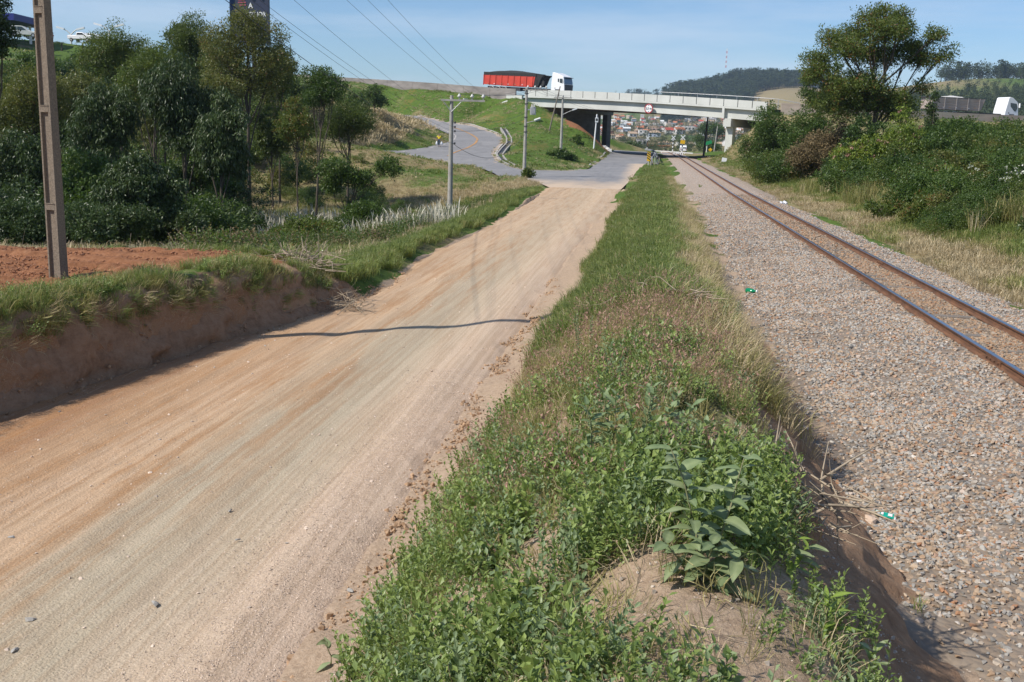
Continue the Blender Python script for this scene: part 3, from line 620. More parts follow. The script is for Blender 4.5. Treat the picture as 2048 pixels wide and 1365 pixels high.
px_, py_, wd_ = seen(N[:, :3]); big = (N[:, 3]/wd_); infr = (px_ > 5) & (px_ < 2043) & (py_ < 1360) & (py_ > 0)
order = np.argsort(-(big*infr)); near300 = order[:298]; rest = order[298:]
rocks = [rock_mesh(100+i, f, MT['stone']) for i, f in enumerate([.45, .55, .6, .7, .4, .5, .65, .5])]
rr = lambda n: np.stack([R.normal(0, .35, n), R.normal(0, .35, n), R.uniform(0, 6.28, n)], 1)
scatter('ballast_stones', blanks(rocks), N[rest, :3], rr(len(rest)), N[rest, 3], R.integers(0, 8, len(rest)), 'grey and rusty crushed stones of the railway ballast', 'ballast', parent=None)
for k in near300:
    o = link('stone', rocks[int(R.integers(0, 8))], bal); o.location = N[k, :3]; s = N[k, 3]; o.scale = (s, s, s); o.rotation_euler = rr(1)[0]
def rail_obj(xc):
    ys = np.concatenate([np.arange(1.0, 60, 1.), np.arange(60, 600, 6.)]); prof = [(-.062, -.135), (-.058, -.122), (-.014, -.105), (-.009, -.045), (-.034, -.032), (-.036, -.006), (-.030, 0), (.030, 0), (.036, -.006), (.034, -.032), (.009, -.045), (.014, -.105), (.058, -.122), (.062, -.135)]
    k = len(prof); V = []; F = []; mi = []
    for yy in ys:
        cx_ = xc-(max(0, yy-450)**2)*.0012; zz = float(grade(yy))*1. + .0
        V += [(cx_+a, yy, zz+b) for a, b in prof]
    for i in range(len(ys)-1):
        for j in range(k-1): F.append((i*k+j, i*k+j+1, (i+1)*k+j+1, (i+1)*k+j)); mi.append(1 if j in (5, 6, 7) else 0)
    return mesh_np('rail', V, F, [MT['rail'], MT['railtop']], mi=mi)
for xc, l in ((5.0, 'rusty steel rail on the road side of the gravel track, shiny on top'), (6.08, 'rusty steel rail on the bush side of the gravel track, shiny on top')):
    r1 = link('rail', rail_obj(xc)); tag(r1, l, 'rail', 'rails of the railway track')
    for yj in (14.5, 26.5, 38.5):
        mb = MB()
        for s_ in (-1, 1): mb.box((xc+s_*.022, yj, -.07), (.016, .62, .075), MT['rail'])
        jb = mb.build('joint_bar', r1)
        for q in (-.24, -.08, .08, .24): mb = MB(); mb.tube([(xc-.05, yj+q, -.07), (xc+.05, yj+q, -.07)], .014, MT['rail'], 6); mb.build('bolt', jb)
# timber sleepers just breaking through the gravel
tag(bal, kind='structure')
for yy in np.arange(3.2, 60, .62):
    if R.random() < .8:
        mb = MB(); mb.box((5.54+R.normal(0, .03), yy, -.185+R.uniform(-.006, .012)), (1.95, .22, .09), MT['wood'], rz=R.normal(0, .015)); mb.build('sleeper', bal)

# ------------------------------------------------------------------ grass tufts and small plants
def tuft_mesh(seed, n, h, spread, wd, mat_, lean=.5, curl=.6, seedhead=None, leafy=False, hvar=.4):
    r = np.random.default_rng(seed); V = []; F = []; T = []; mi = []
    for i in range(n):
        a = r.uniform(0, 6.28); b0 = np.array([math.cos(a), math.sin(a), 0])*spread*math.sqrt(r.random()); d = r.uniform(0, 6.28) if r.random() < .4 else a+r.normal(0, .5)
        dv = np.array([math.cos(d), math.sin(d), 0]); hh = h*(1-hvar*r.random()); ln_ = lean*r.uniform(.2, 1.1); cu = curl*r.uniform(.2, 1.2)
        p0 = b0; p1 = b0+dv*hh*ln_*.3+np.array([0, 0, hh*.45]); p2 = b0+dv*hh*(ln_*.62+cu*.12)+np.array([0, 0, hh*.8]); p3 = b0+dv*hh*(ln_+cu*.45)+np.array([0, 0, hh*(1-cu*.22)])
        sd_ = np.array([-dv[1], dv[0], 0])*wd*r.uniform(.6, 1.2)/2; k = len(V); tn = r.random()
        V += [p0-sd_*.7, p0+sd_*.7, p1-sd_, p1+sd_, p2-sd_*.8, p2+sd_*.8, p3]; T += [tn]*7
        F += [(k, k+1, k+3), (k, k+3, k+2), (k+2, k+3, k+5), (k+2, k+5, k+4), (k+4, k+5, k+6)]; mi += [0]*5
        if seedhead and r.random() < seedhead:
            for q in range(5):
                c = p2+(p3-p2)*(q/4.)+np.array([0, 0, .01*q]); e = wd*2.2; k = len(V)
                V += [c+r.normal(0, e, 3), c+r.normal(0, e, 3), c+r.normal(0, e, 3)+[0, 0, e*2]]; T += [r.random()]*3; F.append((k, k+1, k+2)); mi.append(1)
    ms = [mat_]+([LF['seed']] if seedhead else [])
    return mesh_np('tuft', V, F, ms, {'tone': T}, mi=mi)
def leaf(V, F, T, base, d, up, L_, W_, tone, fold=.25, drop=.2, segs=2):
    d = d/np.linalg.norm(d); s = np.cross(d, up); s /= (np.linalg.norm(s)+1e-9); n = np.cross(s, d); k = len(V)
    prof = [(0, .0), (.3, .85), (.6, 1.), (.85, .6), (1, 0)] if segs > 2 else [(0, .0), (.5, 1), (1, 0)]
    for u, ww in prof:
        c = base+d*L_*u-n*0-np.array([0, 0, 1])*drop*L_*u*u
        if ww == 0: V.append(c); T.append(tone)
        else: V += [c-s*W_/2*ww+n*fold*W_*ww*.5, c, c+s*W_/2*ww+n*fold*W_*ww*.5]; T += [tone, max(0, tone-.12), tone]
    m_ = len(prof)-2
    F += [(k, k+2, k+1), (k, k+3, k+2)]
    for j in range(m_-1):
        a = k+1+3*j; b = a+3; F += [(a, a+1, b+1), (a, b+1, b), (a+1, a+2, b+2), (a+1, b+2, b+1)]
    a = k+1+3*(m_-1); e = k+1+3*m_; F += [(a, a+1, e), (a+1, a+2, e)]
def herb_mesh(seed, stems=14, h=.26, spread=.16, L_=.035, W_=.013, per=12, mat_=None, segs=2, drop=.1):
    r = np.random.default_rng(seed); V = []; F = []; T = []
    for i in range(stems):
        a = r.uniform(0, 6.28); rad_ = spread*math.sqrt(r.random()); b = np.array([math.cos(a)*rad_, math.sin(a)*rad_, 0]); hh = h*r.uniform(.55, 1.1)
        tip = b+np.array([math.cos(a)*hh*.28*r.random()*1.6, math.sin(a)*hh*.28*r.random()*1.6, hh])+r.normal(0, .02, 3)
        s = np.array([.0016, 0, 0]); k = len(V); V += [b-s, b+s, tip+s*.4, tip-s*.4]; T += [.1]*4; F += [(k, k+1, k+2), (k, k+2, k+3)]
        k = len(V); s = np.array([0, .0016, 0]); V += [b-s, b+s, tip+s*.4, tip-s*.4]; T += [.1]*4; F += [(k, k+1, k+2), (k, k+2, k+3)]
        for q in range(per):
            u = .2+.8*(q/(per-1)); c = b+(tip-b)*u; th = q*2.4+r.normal(0, .4); el = r.uniform(.35, 1.1)
            d = np.array([math.cos(th)*math.cos(el), math.sin(th)*math.cos(el), math.sin(el)]); leaf(V, F, T, c, d, np.array([0, 0, 1.])+r.normal(0, .15, 3), L_*r.uniform(.6, 1.15)*(1.1-.25*u), W_*r.uniform(.8, 1.2), min(1, r.random()*.7+.3*u), segs=segs, drop=drop)
    return mesh_np('herb', V, F, [mat_ or LF['herb']], {'tone': T}, smooth=False)
def put(name, protos, P, label, cat, s=(.8, 1.3), tilt=.12, wts=None, sink=.015):
    n = len(P); P = P.copy(); P[:, 2] -= sink
    rot = np.stack([R.normal(0, tilt, n), R.normal(0, tilt, n), R.uniform(0, 6.28, n)], 1)
    return scatter(name, blanks(protos), P, rot, R.uniform(s[0], s[1], n), R.choice(len(protos), n, p=wts) if n else np.zeros(0), label, cat)
def P3(x, y):
    P = np.stack([x, y, H(x, y)+np.where(np.hypot(x, y) > 25, vn(x, y, 5, 4)*.5*fade(np.hypot(x, y), 25, 60), 0)], 1); return P[visible(P)]
green = [tuft_mesh(200+i, 26, .26, .09, .0065, LF['grass'], .5, .8) for i in range(4)]
ygr = [tuft_mesh(210+i, 26, .26, .10, .006, LF['grassy'], .6, .8) for i in range(3)]
straw = [tuft_mesh(220+i, 22, .24, .12, .005, LF['straw'], .9, .7) for i in range(3)]
seedy = [tuft_mesh(230+i, 18, .42, .10, .0035, LF['grassy'], .35, .5, seedhead=.6) for i in range(3)]
herbs = [herb_mesh(240+i, 13, .22, .15, .047, .017, 11, LF['herb'] if i != 2 else LF['felt']) for i in range(4)]
gherb = [herb_mesh(250+i, 8, .18, .12, .06, .03, 8) for i in range(2)]
# mound: herbs close by, grass with reddish seed heads further, lush grass beyond
n = 5200; x = R.uniform(-1.75, 1.25, n); y = R.uniform(2.2, 9.5, n)
cov = vn(x, y, .55, 51)*1.6+vn(x, y, 1.4, 52)*.9
edge = np.interp(y, [2, 4, 6, 9], [-1.15, -1.3, -1.5, -1.7])
def baref(x, y): return ((x-.40)**2/.06+(y-3.35)**2/.07 < 1) | ((x-.55)**2/.12+(y-6.3)**2/.5 < 1) | ((x+.42)**2/.03+(y-4.6)**2/.5 < 1) | ((x+.1)**2/.02+(y-3.6)**2/.2 < 1) | ((x+.5)**2/.02+(y-6.6)**2/.4 < 1)
keep = ((x-.0)**2+(y-4.2)**2 > 0)
for cxp, cyp, rp_ in ((1405, 1160, .11), (1290, 900, .42), (1645, 1290, .16), (1180, 715, .25)):
    q = gz(cxp, cyp, 1.); keep &= (x-q[0])**2+(y-q[1])**2 > rp_**2
k = keep & (cov+vn(x, y, .28, 68)*.6 > .10) & (x > edge) & ~baref(x, y) & (R.random(n) < np.interp(y, [2.2, 6, 9.5], [.62, .42, .14])) & (x < .82)
put('low_herb_cover', herbs+gherb, P3(x[k], y[k]), 'low leafy green weeds covering the sandy mound in the foreground', 'weeds', (.45, 1.25), .2, [.2, .2, .2, .2, .1, .1], 0)
x = np.r_[R.uniform(.55, 1.0, 26), R.uniform(-1.5, .1, 40)]; y = np.r_[R.uniform(2.7, 4.3, 26), R.uniform(2.3, 3.4, 40)]
put('sparse_brink_weeds', herbs, P3(x, y), 'sparse leafy weeds on the brink of the earth cut', 'weeds', (.4, .9), .3, None, 0)
n = 700; x = R.uniform(-1.7, .8, n); y = R.uniform(2.6, 9, n)
put('straw_among_weeds', straw+ygr, P3(x, y), 'dry straw and thin yellow grass between the foreground weeds', 'grass', (.3, .8), .5, None, 0)
n = 7500; x = R.uniform(-2.1, 1.5, n); y = R.uniform(4.6, 16, n); edge = np.interp(y, [4, 8, 16], [-1.35, -1.85, -2.05])
k = (x > edge+.5) & (x < np.interp(y, [5, 12, 16], [.85, .95, 1.0])) & (R.random(n) < np.interp(y, [4.6, 7, 16], [.15, .75, .85])) & (vn(x, y, .8, 53) > -.33) & ~baref(x, y)
put('seeding_grass', green+ygr+straw+seedy, P3(x[k], y[k]), 'wispy grass with reddish seed heads on the mound', 'grass', (.5, .95), .2, [.05, .05, .05, .05, .11, .11, .11, .09, .08, .08, .08, .08, .06])
n = 20000; x = R.uniform(-2.3, 2.7, n); y = 13*(120/13.)**R.random(n)
k = (x > RR(y)+.85+vn(x, y, 1.2, 54)*.6) & (x < BL(y)-1.0+vn(x, y, 1.4, 55)*1.0) & (R.random(n) < .8)
put('lush_verge_grass', [tuft_mesh(260+i, 28, .34, .16, .012, LF['grass'], .5, .9) for i in range(4)]+[tuft_mesh(266+i, 24, .32, .16, .011, LF['grassy'], .6, .8) for i in range(2)]+[tuft_mesh(268, 24, .28, .2, .01, LF['straw'], .9, .7)], P3(x[k], y[k]), 'lush green grass between the dirt road and the railway', 'grass', (.6, 1.15), .15, [.21, .21, .2, .2, .07, .06, .05])
# dry fringe on the ballast side
n = 2600; y = 9*(90/9.)**R.random(n); x = BL(y)+R.normal(-.85, .25, n)
put('dry_fringe', straw+ygr, P3(x, y), 'dry straw grass fringing the ballast', 'grass', (.7, 1.5), .3, [.25, .25, .2, .1, .1, .1])
# bank top on the left
n = 3300; y = R.uniform(6, 21, n); dx_ = R.uniform(-1.2, -.22, n); x = RL(y)+dx_
k = (vn(x, y, .9, 56) > -.30) & ((dx_ > -1.1) | (R.random(n) < .3)) & (R.random(n) < .8); k &= ~((y > 19.2) & (dx_ < -.8))
put('bank_grass', green+ygr+straw+herbs[:2], P3(x[k], y[k]), 'tufty grass and weeds along the top of the cut earth bank', 'grass', (.45, 1.1), .3, [.13, .13, .13, .13, .12, .11, .05, .04, .04, .02, .05, .05], .03)
n = 260; y = R.uniform(6, 20, n); x = RL(y)-.3+R.normal(0, .1, n); P = np.stack([x, y, np.interp(y, [5, 16, 19.5], [.22, .12, -.5])+R.uniform(-.35, .1, n)], 1)
n = len(P); scatter('hanging_bank_grass', blanks(green[:2]+ygr[:1]+straw[:1]), P, np.stack([R.normal(0, .3, n), R.uniform(.9, 2.0, n), R.normal(0, .35, n)], 1), R.uniform(.6, 1.2, n), R.integers(0, 4, n), 'grass hanging over the edge of the cut earth bank', 'grass')
# left verge, valley and field
far_t = [tuft_mesh(270+i, 26, .42, .3, .022, LF['grass'], .5, .8) for i in range(2)]+[tuft_mesh(273+i, 26, .42, .3, .02, LF['grassy'], .5, .8) for i in range(2)]+[tuft_mesh(276+i, 26, .42, .34, .02, LF['straw'], .6, .7) for i in range(2)]
n = 9000; y = 19*(74/19.)**R.random(n); x = R.uniform(-10.5, -6.6, n); k = (x < RL(y)-.35+vn(x, y, 1.3, 57)*.5) & (y > 21.3)
put('left_verge_grass', [tuft_mesh(280+i, 28, .3, .16, .011, LF['grass'], .5, .9) for i in range(3)]+ygr, P3(x[k], y[k]), 'fresh green grass sloping down from the left edge of the dirt road', 'grass', (.7, 1.4), .2, [.25, .25, .25, .09, .08, .08])
n = 30000; y = 19.5*(112/19.5)**R.random(n); x = R.uniform(-52, -8.3, n)
dr = vn(x, y, 7, 58)+.25*fade(y, 55, 80); k = (y > 20.6+vn(x, y, 1, 59)*2) & ~ridx(x, y); P = P3(x[k], y[k]); n = len(P); dr = vn(P[:, 0], P[:, 1], 7, 58)+vn(P[:, 0], P[:, 1], 2.2, 66)*.5+np.interp(P[:, 1], [20, 24, 30, 40, 60, 80], [.38, .30, .12, .05, .12, .32])+R.normal(0, .22, n)
idx_ = np.where(dr < -.05, R.integers(0, 2, n), np.where(dr < .12, R.integers(2, 4, n), R.integers(4, 6, n)))
scatter('field_grass', blanks(far_t), P-[0, 0, .03], np.stack([R.normal(0, .15, n), R.normal(0, .15, n), R.uniform(0, 6.28, n)], 1), R.uniform(.5, 1.4, n)*np.interp(P[:, 1], [20, 25, 60, 80, 92], [.6, .9, 1.1, .8, .4]), idx_, 'rough green and straw coloured grass of the low field', 'grass')
# right verge
n = 17000; y = 12*(150/12.)**R.random(n); x = R.uniform(7.5, 13.5, n); k = (x > 7.9+vn(x, y, 1.6, 60)*1.1) & (x < 10+y*.06+2)
P = P3(x[k], y[k]); n = len(P); dr = np.interp(P[:, 0], [7.6, 9.3, 10.2, 13], [.4, .15, -.2, -.2])+vn(P[:, 0], P[:, 1], 2, 61)*.9+R.normal(0, .12, n)
idx_ = np.where(dr < -.02, R.integers(0, 2, n), np.where(dr < .12, R.integers(2, 4, n), R.integers(4, 6, n)))
rt_ = [tuft_mesh(290+i, 26, .26, .16, .012, LF['grass'], .6, .9) for i in range(2)]+[tuft_mesh(293+i, 24, .26, .16, .011, LF['grassy'], .7, .8) for i in range(2)]+[tuft_mesh(296+i, 26, .2, .2, .010, LF['straw'], .9, .7) for i in range(2)]
scatter('right_verge_grass', blanks(rt_), P-[0, 0, .02], np.stack([R.normal(0, .2, n), R.normal(0, .2, n), R.uniform(0, 6.28, n)], 1), R.uniform(.7, 1.5, n), idx_, 'dry and green grass beside the right edge of the track bed', 'grass')
# embankments and slopes
n = 42000; y = R.uniform(88, 205, n); x = R.uniform(-75, 75, n)
k = ~ridx(x, y) & ((x < -1) | (x > 8.5)); x, y = x[k], y[k]
bk_ = off(bar, 2.5); k = y < np.interp(x, bk_[:, 0], bk_[:, 1])-3; x, y = x[k], y[k]
P = P3(x, y); n = len(P)
dr = vn(P[:, 0], P[:, 1], 6, 62)*.7+vn(P[:, 0], P[:, 1], 2, 65)*.5+R.normal(0, .16, n)+np.where(inpoly(P[:, 0], P[:, 1], [tuple(at(*q)[:2]) for q in [(870, 272, 152), (800, 300, 132), (690, 305, 118), (560, 300, 100), (600, 220, 150), (760, 215, 160), (850, 255, 165)]]), .6, -.08)
cutm = inpoly(P[:, 0], P[:, 1], [(c[0], c[1]) for c in [at(1138, 240, 154), at(1220, 306, 154), at(1230, 300, 175), at(1150, 232, 185), at(1110, 225, 172)]])
near_e = np.array([np.min(np.hypot(np.array(outer)[:, 0]-a, np.array(outer)[:, 1]-b)) for a, b in P[:, :2]]) if n else 0
dr += np.where((near_e < 9) & (P[:, 0] < -16), .22, 0)
idx_ = np.where(dr < .08, R.integers(0, 2, n), np.where(dr < .16, R.integers(2, 4, n), R.integers(4, 6, n))); k = ~cutm & (R.random(n) < .75) & ((vn(P[:, 0], P[:, 1], 4, 72)*.7+vn(P[:, 0], P[:, 1], 1.6, 73)*.6) < .13)
slope_t = [tuft_mesh(300+i, 24, .26, .45, .05, LF['grass'], .8, .9) for i in range(2)]+[tuft_mesh(303+i, 24, .26, .45, .045, LF['grassy'], .8, .8) for i in range(2)]+[tuft_mesh(306+i, 24, .26, .5, .045, LF['straw'], .9, .7) for i in range(2)]
P, idx_ = P[k], idx_[k]; n = len(P); tall = inpoly(P[:, 0], P[:, 1], [tuple(at(*q)[:2]) for q in [(870, 272, 152), (800, 300, 132), (690, 305, 118), (560, 300, 100), (600, 220, 150), (760, 215, 160), (850, 255, 165)]])
scatter('slope_grass', blanks(slope_t), P-[0, 0, .03], np.stack([R.normal(0, .2, n), R.normal(0, .2, n), R.uniform(0, 6.28, n)], 1), R.uniform(.6, 1.2, n)*np.where(tall, 2.2, 1), idx_, 'short patchy grass on the highway embankments', 'grass')
# reeds: bleached dead stalks in the hollow
n = 900; x = np.zeros(n); y = np.zeros(n)
pxs = R.uniform(500, 905, n); dd = R.uniform(42, 66, n); Q = CAM+(_fh+np.outer((pxs-CX)/FPX, _rt))*dd[:, None]
k = (vn(Q[:, 0], Q[:, 1], 3, 63) > -.25) & ~((pxs > 850) & (dd > 58)); Q = Q[k]; P = P3(Q[:, 0], Q[:, 1])
put('bleached_reed_stalks', [tuft_mesh(310+i, 8, 1.05, .45, .035, LF['reed'], .45, .15, hvar=.5) for i in range(3)], P, 'bleached bare reed stalks leaning in the hollow left of the dirt road', 'reeds', (.7, 1.25), .2)
n = 2600; pxs = R.uniform(380, 1000, n); dd = 23*(66/23.)**R.random(n); Q = CAM+(_fh+np.outer((pxs-CX)/FPX, _rt))*dd[:, None]; k = (Q[:, 0] < -9.2) & (vn(Q[:, 0], Q[:, 1], 4, 64) > -.2)
put('dark_hollow_weeds', [herb_mesh(320+i, 16, .7, .45, .10, .045, 12, [LF['bush'], LF['mid'], LF['dry']][i]) for i in range(3)], P3(Q[k, 0], Q[k, 1]), 'dark green bushy weeds filling the hollow', 'weeds', (.4, 1.2), .15, [.45, .35, .2])
# tall cane grass right
pts = []
for (px, d, r_, n) in ((1690, 50, 2.6, 240), (1640, 62, 2.6, 150), (1760, 44, 1.8, 110), (1975, 33, 1.0, 70), (1580, 78, 3, 100)):
    c = CAM+(_fh+_rt*(px-CX)/FPX)*d; q = R.normal(0, r_*.5, (n, 2)); pts.append(np.column_stack([c[0]+q[:, 0]+.6, c[1]+q[:, 1]]))
pts = np.concatenate(pts); pts = pts[pts[:, 0] > 9.8]
put('tall_cane_grass', [tuft_mesh(330+i, 14, 1.55, .25, .022, LF['grassy'], .35, .6) for i in range(3)]+[tuft_mesh(334, 12, 1.3, .25, .02, LF['straw'], .4, .6)]+[tuft_mesh(335, 14, 1.3, .25, .024, LF['grass'], .4, .6)], P3(pts[:, 0], pts[:, 1]), 'tall cane like grass standing in front of the bushes right of the track', 'grass', (.5, 1.0), .1, [.22, .22, .2, .16, .2])
# pebbles of the dirt road
n = 60000; y = R.uniform(3.5, 15, n); x = np.where(R.random(n) < .7, -2.75+R.normal(0, .28, n), R.uniform(-6.9, -1.5, n)); pb = R.random(n) < np.where(np.abs(x+2.75) < .6, 1, .35)
x, y = x[pb], y[pb]; z = zroad(x, y, 0); z = np.maximum(z, H(x, y)); P = np.stack([x, y, z+.001], 1); P = P[visible(P)]; n = len(P)
m = mat('road_pebble', (.62, .50, .40), (.46, .36, .28), 2, .95, rnd=.7)
scatter('road_gravel', blanks([rock_mesh(150+i, .6, m) for i in range(4)]), P, rr(n), .006+.012*R.random(n)**3, R.integers(0, 4, n), 'fine pinkish gravel lying on the dirt road', 'gravel')
n = 26000; y = R.uniform(2.2, 10, n); x = R.uniform(-1.9, 2.2, n); k = vn(x, y, .5, 67)+R.random(n)*.6 > .1; P = P3(x[k], y[k]); P[:, 2] += vn(P[:, 0], P[:, 1], 1.3, 1)*.10+vn(P[:, 0], P[:, 1], .45, 2)*.07+vn(P[:, 0], P[:, 1], .17, 3)*.045; n = len(P)
m3 = mat('mound_grit', (.50, .42, .34), (.30, .25, .20), 2, .95, rnd=.8)
scatter('mound_gravel', blanks([rock_mesh(155+i, .6, m3) for i in range(4)]), P, rr(n), .006+.03*R.random(n)**5, R.integers(0, 4, n), 'grey grit and small stones in the bare soil of the mound', 'gravel')
n = 1300; y = R.uniform(4, 26, n); x = R.uniform(-6.9, -1.9, n); P = np.stack([x, y, zroad(x, y, 0)+.002], 1)
scatter('road_pebbles', blanks([rock_mesh(160+i, .45, m) for i in range(4)]), P, rr(n), .015+.045*R.random(n)**4, R.integers(0, 4, n), 'scattered flat pebbles on the dirt road', 'gravel')
# clods on the ploughed strip and at the bank foot
m2 = mat('red_clod', (.34, .16, .085), (.22, .095, .045), 2, .98, rnd=.5)
n = 16000; y = R.uniform(8, 20, n); x = RL(y)-1-R.uniform(0, 8, n); P = P3(x, y); n = len(P)
scatter('soil_clods', blanks([rock_mesh(170+i, .8, m2) for i in range(4)]), P, rr(n), .02+.06*R.random(n)**2.5, R.integers(0, 4, n), 'loose red soil clods on the tilled strip', 'soil')
n = 2600; y = R.uniform(3.5, 26, n); x = np.where(R.random(n) < .35, RL(y)+R.normal(.02, .13, n), RR(y)+.02+R.normal(0, .07, n)+vn(y, y, .6, 34)*.3); P = np.stack([x, y, np.maximum(zroad(x, y, 0), H(x, y))], 1)
scatter('bank_rubble', blanks([rock_mesh(175+i, .7, mat('bank_clod', (.42, .28, .17), (.30, .18, .10), 2, .98, rnd=.4)) for i in range(3)]), P, rr(n), .02+.07*R.random(n)**2.5, R.integers(0, 3, n), 'crumbled earth along the foot of the bank', 'soil')
# ------------------------------------------------------------------ trees and bushes
def leaves_np(C, n_each, rad_, L_, W_, r, droop=0., tone0=.0, tone1=1., up=.5):
    """diamond leaves around clump centres C (k,3)"""
    k = len(C); n = k*n_each; c = np.repeat(C, n_each, 0); v = r.normal(size=(n, 3)); v /= np.linalg.norm(v, axis=1)[:, None]
    rr_ = np.repeat(rad_*r.uniform(.6, 1.3, k), n_each)*r.random(n)**.45; pos = c+v*rr_[:, None]*np.array([1, 1, .75])
    d = v*.6+r.normal(0, .55, (n, 3)); d[:, 2] -= droop*1.6; d /= np.linalg.norm(d, axis=1)[:, None]
    q = r.normal(size=(n, 3)); q[:, 2] += up*2; s = np.cross(d, q); s /= (np.linalg.norm(s, axis=1)[:, None]+1e-9); nn = np.cross(s, d)
    L1 = (L_*r.uniform(.6, 1.25, n))[:, None]; W1 = (W_*r.uniform(.7, 1.2, n))[:, None]
    b = pos; tip = pos+d*L1; m_ = pos+d*L1*.45
    V = np.stack([b, m_-s*W1/2+nn*W1*.15, tip, m_+s*W1/2+nn*W1*.15], 1).reshape(-1, 3)
    i = np.arange(n)*4; F = np.concatenate([np.stack([i, i+2, i+1], 1), np.stack([i, i+3, i+2], 1)])
    ct = np.repeat(r.uniform(0, 1, k), n_each); tn = np.clip(tone0+(tone1-tone0)*(ct*.55+r.random(n)*.45), 0, 1)
    return V, F, np.repeat(tn, 4)
def crown_mesh(lobes, leafm, r, nleaf, L_, W_, clump=.45, droop=0., name='crown', extra=None, shell=.55):
    """lobes: (cx,cy,cz,rx,ry,rz) relative to the base"""
    lobes = np.array(lobes, float); vol = lobes[:, 3]*lobes[:, 4]+lobes[:, 3]*lobes[:, 5]; ne = 26; k = max(8, nleaf//ne)
    pick = r.choice(len(lobes), k, p=vol/vol.sum()); v = r.normal(size=(k, 3)); v /= np.linalg.norm(v, axis=1)[:, None]
    q = (shell+(1-shell)*r.random(k))**.8; q *= r.uniform(.8, 1.12, k)
    C = lobes[pick, :3]+v*q[:, None]*lobes[pick, 3:]; C = C[C[:, 2] > .12]
    V, F, T = leaves_np(C, ne, clump, L_, W_, r, droop); mi = np.zeros(len(F), int); ms = [leafm]
    if extra:                                    # flowers or pods on the outside
        em, n2, l2 = extra; kk = r.choice(len(C), n2); V2, F2, T2 = leaves_np(C[kk]+np.array([0, 0, clump*.7]), 9, clump*.35, l2, l2*.9, r)
        F = np.concatenate([F, F2+len(V)]); V = np.concatenate([V, V2]); T = np.concatenate([T, T2]); mi = np.concatenate([mi, np.ones(len(F2), int)]); ms.append(em)
    return mesh_np(name, V, F, ms, {'tone': T}, mi=mi), C
NB = [0]
def plant(label, cat, px, d, top, bot, wpx, leafm, n=None, L_=.13, W_=.05, trunk=.12, lobn=7, kind='tree', droop=0., seed=None, lean=0, clump=None, dy=.8, extra=None, group=None, name=None, basepx=None, flat=False, multi=1, custom=None, shell=.55):
    """px: crown centre column, top/bot: crown rows in the picture at depth d"""
    NB[0] += 1; r = np.random.default_rng(seed or 1000+NB[0])
    c = CAM+(_fh+_rt*(px-CX)/FPX)*d; bp = CAM+(_fh+_rt*((basepx or px)-CX)/FPX)*d
    hy = 274+.03*(px-CX); zt = CAM[2]+(hy-top)*d/FPX; zb = CAM[2]+(hy-bot)*d/FPX; bz = H(bp[0], bp[1])
    if kind == 'bush': zb = min(zb, bz+.2)
    base = np.array([bp[0], bp[1], bz-.08]); rx = wpx/2*d/FPX; hz = max((zt-zb)/2, .3); cc = np.array([c[0], c[1], (zt+zb)/2])-base
    if custom: lobes = [(cc[0]+_rt[0]*a*rx+_fh[0]*q*rx, cc[1]+_rt[1]*a*rx+_fh[1]*q*rx, cc[2]+b*hz, s*rx, s*rx, s2*hz) for a, b, s, s2, q in custom]
    else:
        lobes = []
        for i in range(lobn):
            a = 6.28*i/lobn+r.normal(0, .4); e = r.uniform(-.55, .75); w_ = math.sqrt(max(0, 1-e*e))*r.uniform(.45, .7); s = r.uniform(.34, .52)
            lobes.append((cc[0]+math.cos(a)*w_*rx, cc[1]+math.sin(a)*w_*rx*dy, cc[2]+e*hz*.62, s*rx, s*rx*dy, s*hz*(1.0 if not flat else .7)))
        lobes.append((cc[0], cc[1], cc[2]+hz*.5, rx*.45, rx*.45*dy, hz*.5)); lobes.append((cc[0], cc[1], cc[2]-.1*hz, rx*.6, rx*.6*dy, hz*.6))
    lpx = L_*FPX/d
    if n is not None and d < 200: n = int(n*1.9); L_ *= 1.1; W_ *= 1.15
    if n is None: n = int(np.clip(4.2*wpx*(bot-top)/(lpx*lpx*(W_/L_)*.5), 2500, 24000))
    me, C = crown_mesh(lobes, leafm, r, n, L_, W_, clump or max(.22, rx*.15), droop, extra=extra, shell=shell)
    t_ = thing(name or ('tree' if kind == 'tree' else 'bush'), label, cat, base, group=group)
    link('crown' if kind == 'tree' else 'foliage', me, t_)
    mb = MB(); hub = []
    for q in range(multi):
        o0 = np.array([r.normal(0, .25), r.normal(0, .25), 0])*(multi > 1)
        pts = [o0]; tgt = cc+np.array([lean, 0, hz*.3])+o0*2
        for k in range(1, 7): u = k/6.; pts.append(o0+(tgt-o0)*u+np.array([r.normal(0, .05), r.normal(0, .05), 0])*u*rx*.6)
        mb.tube(pts, [trunk*(1.25 if k == 0 else 1-.72*k/6.) for k in range(7)], MT['bark'], 8); hub.append(pts)
    for l in lobes:
        pts = hub[int(r.integers(0, multi))]; s_ = pts[int(r.integers(2, 5))]; e = np.array(l[:3]); mid = (s_+e)/2+r.normal(0, .08*rx, 3)+np.array([0, 0, -.06*hz])
        mb.tube([s_, mid, e], [trunk*.42, trunk*.28, trunk*.1], MT['bark'], 6, cap=False)
        near = np.argsort(np.linalg.norm(C-e, axis=1))[:9]
        for k in near: mb.tube([mid+(e-mid)*r.random(), C[k]], [trunk*.12, trunk*.05], MT['bark'], 4, cap=False)
    mb.build('trunk' if kind == 'tree' else 'stems', t_)
    return t_
D, Mi, Eu, Bu, Li, Dr = LF['dark'], LF['mid'], LF['euc'], LF['bush'], LF['light'], LF['dry']
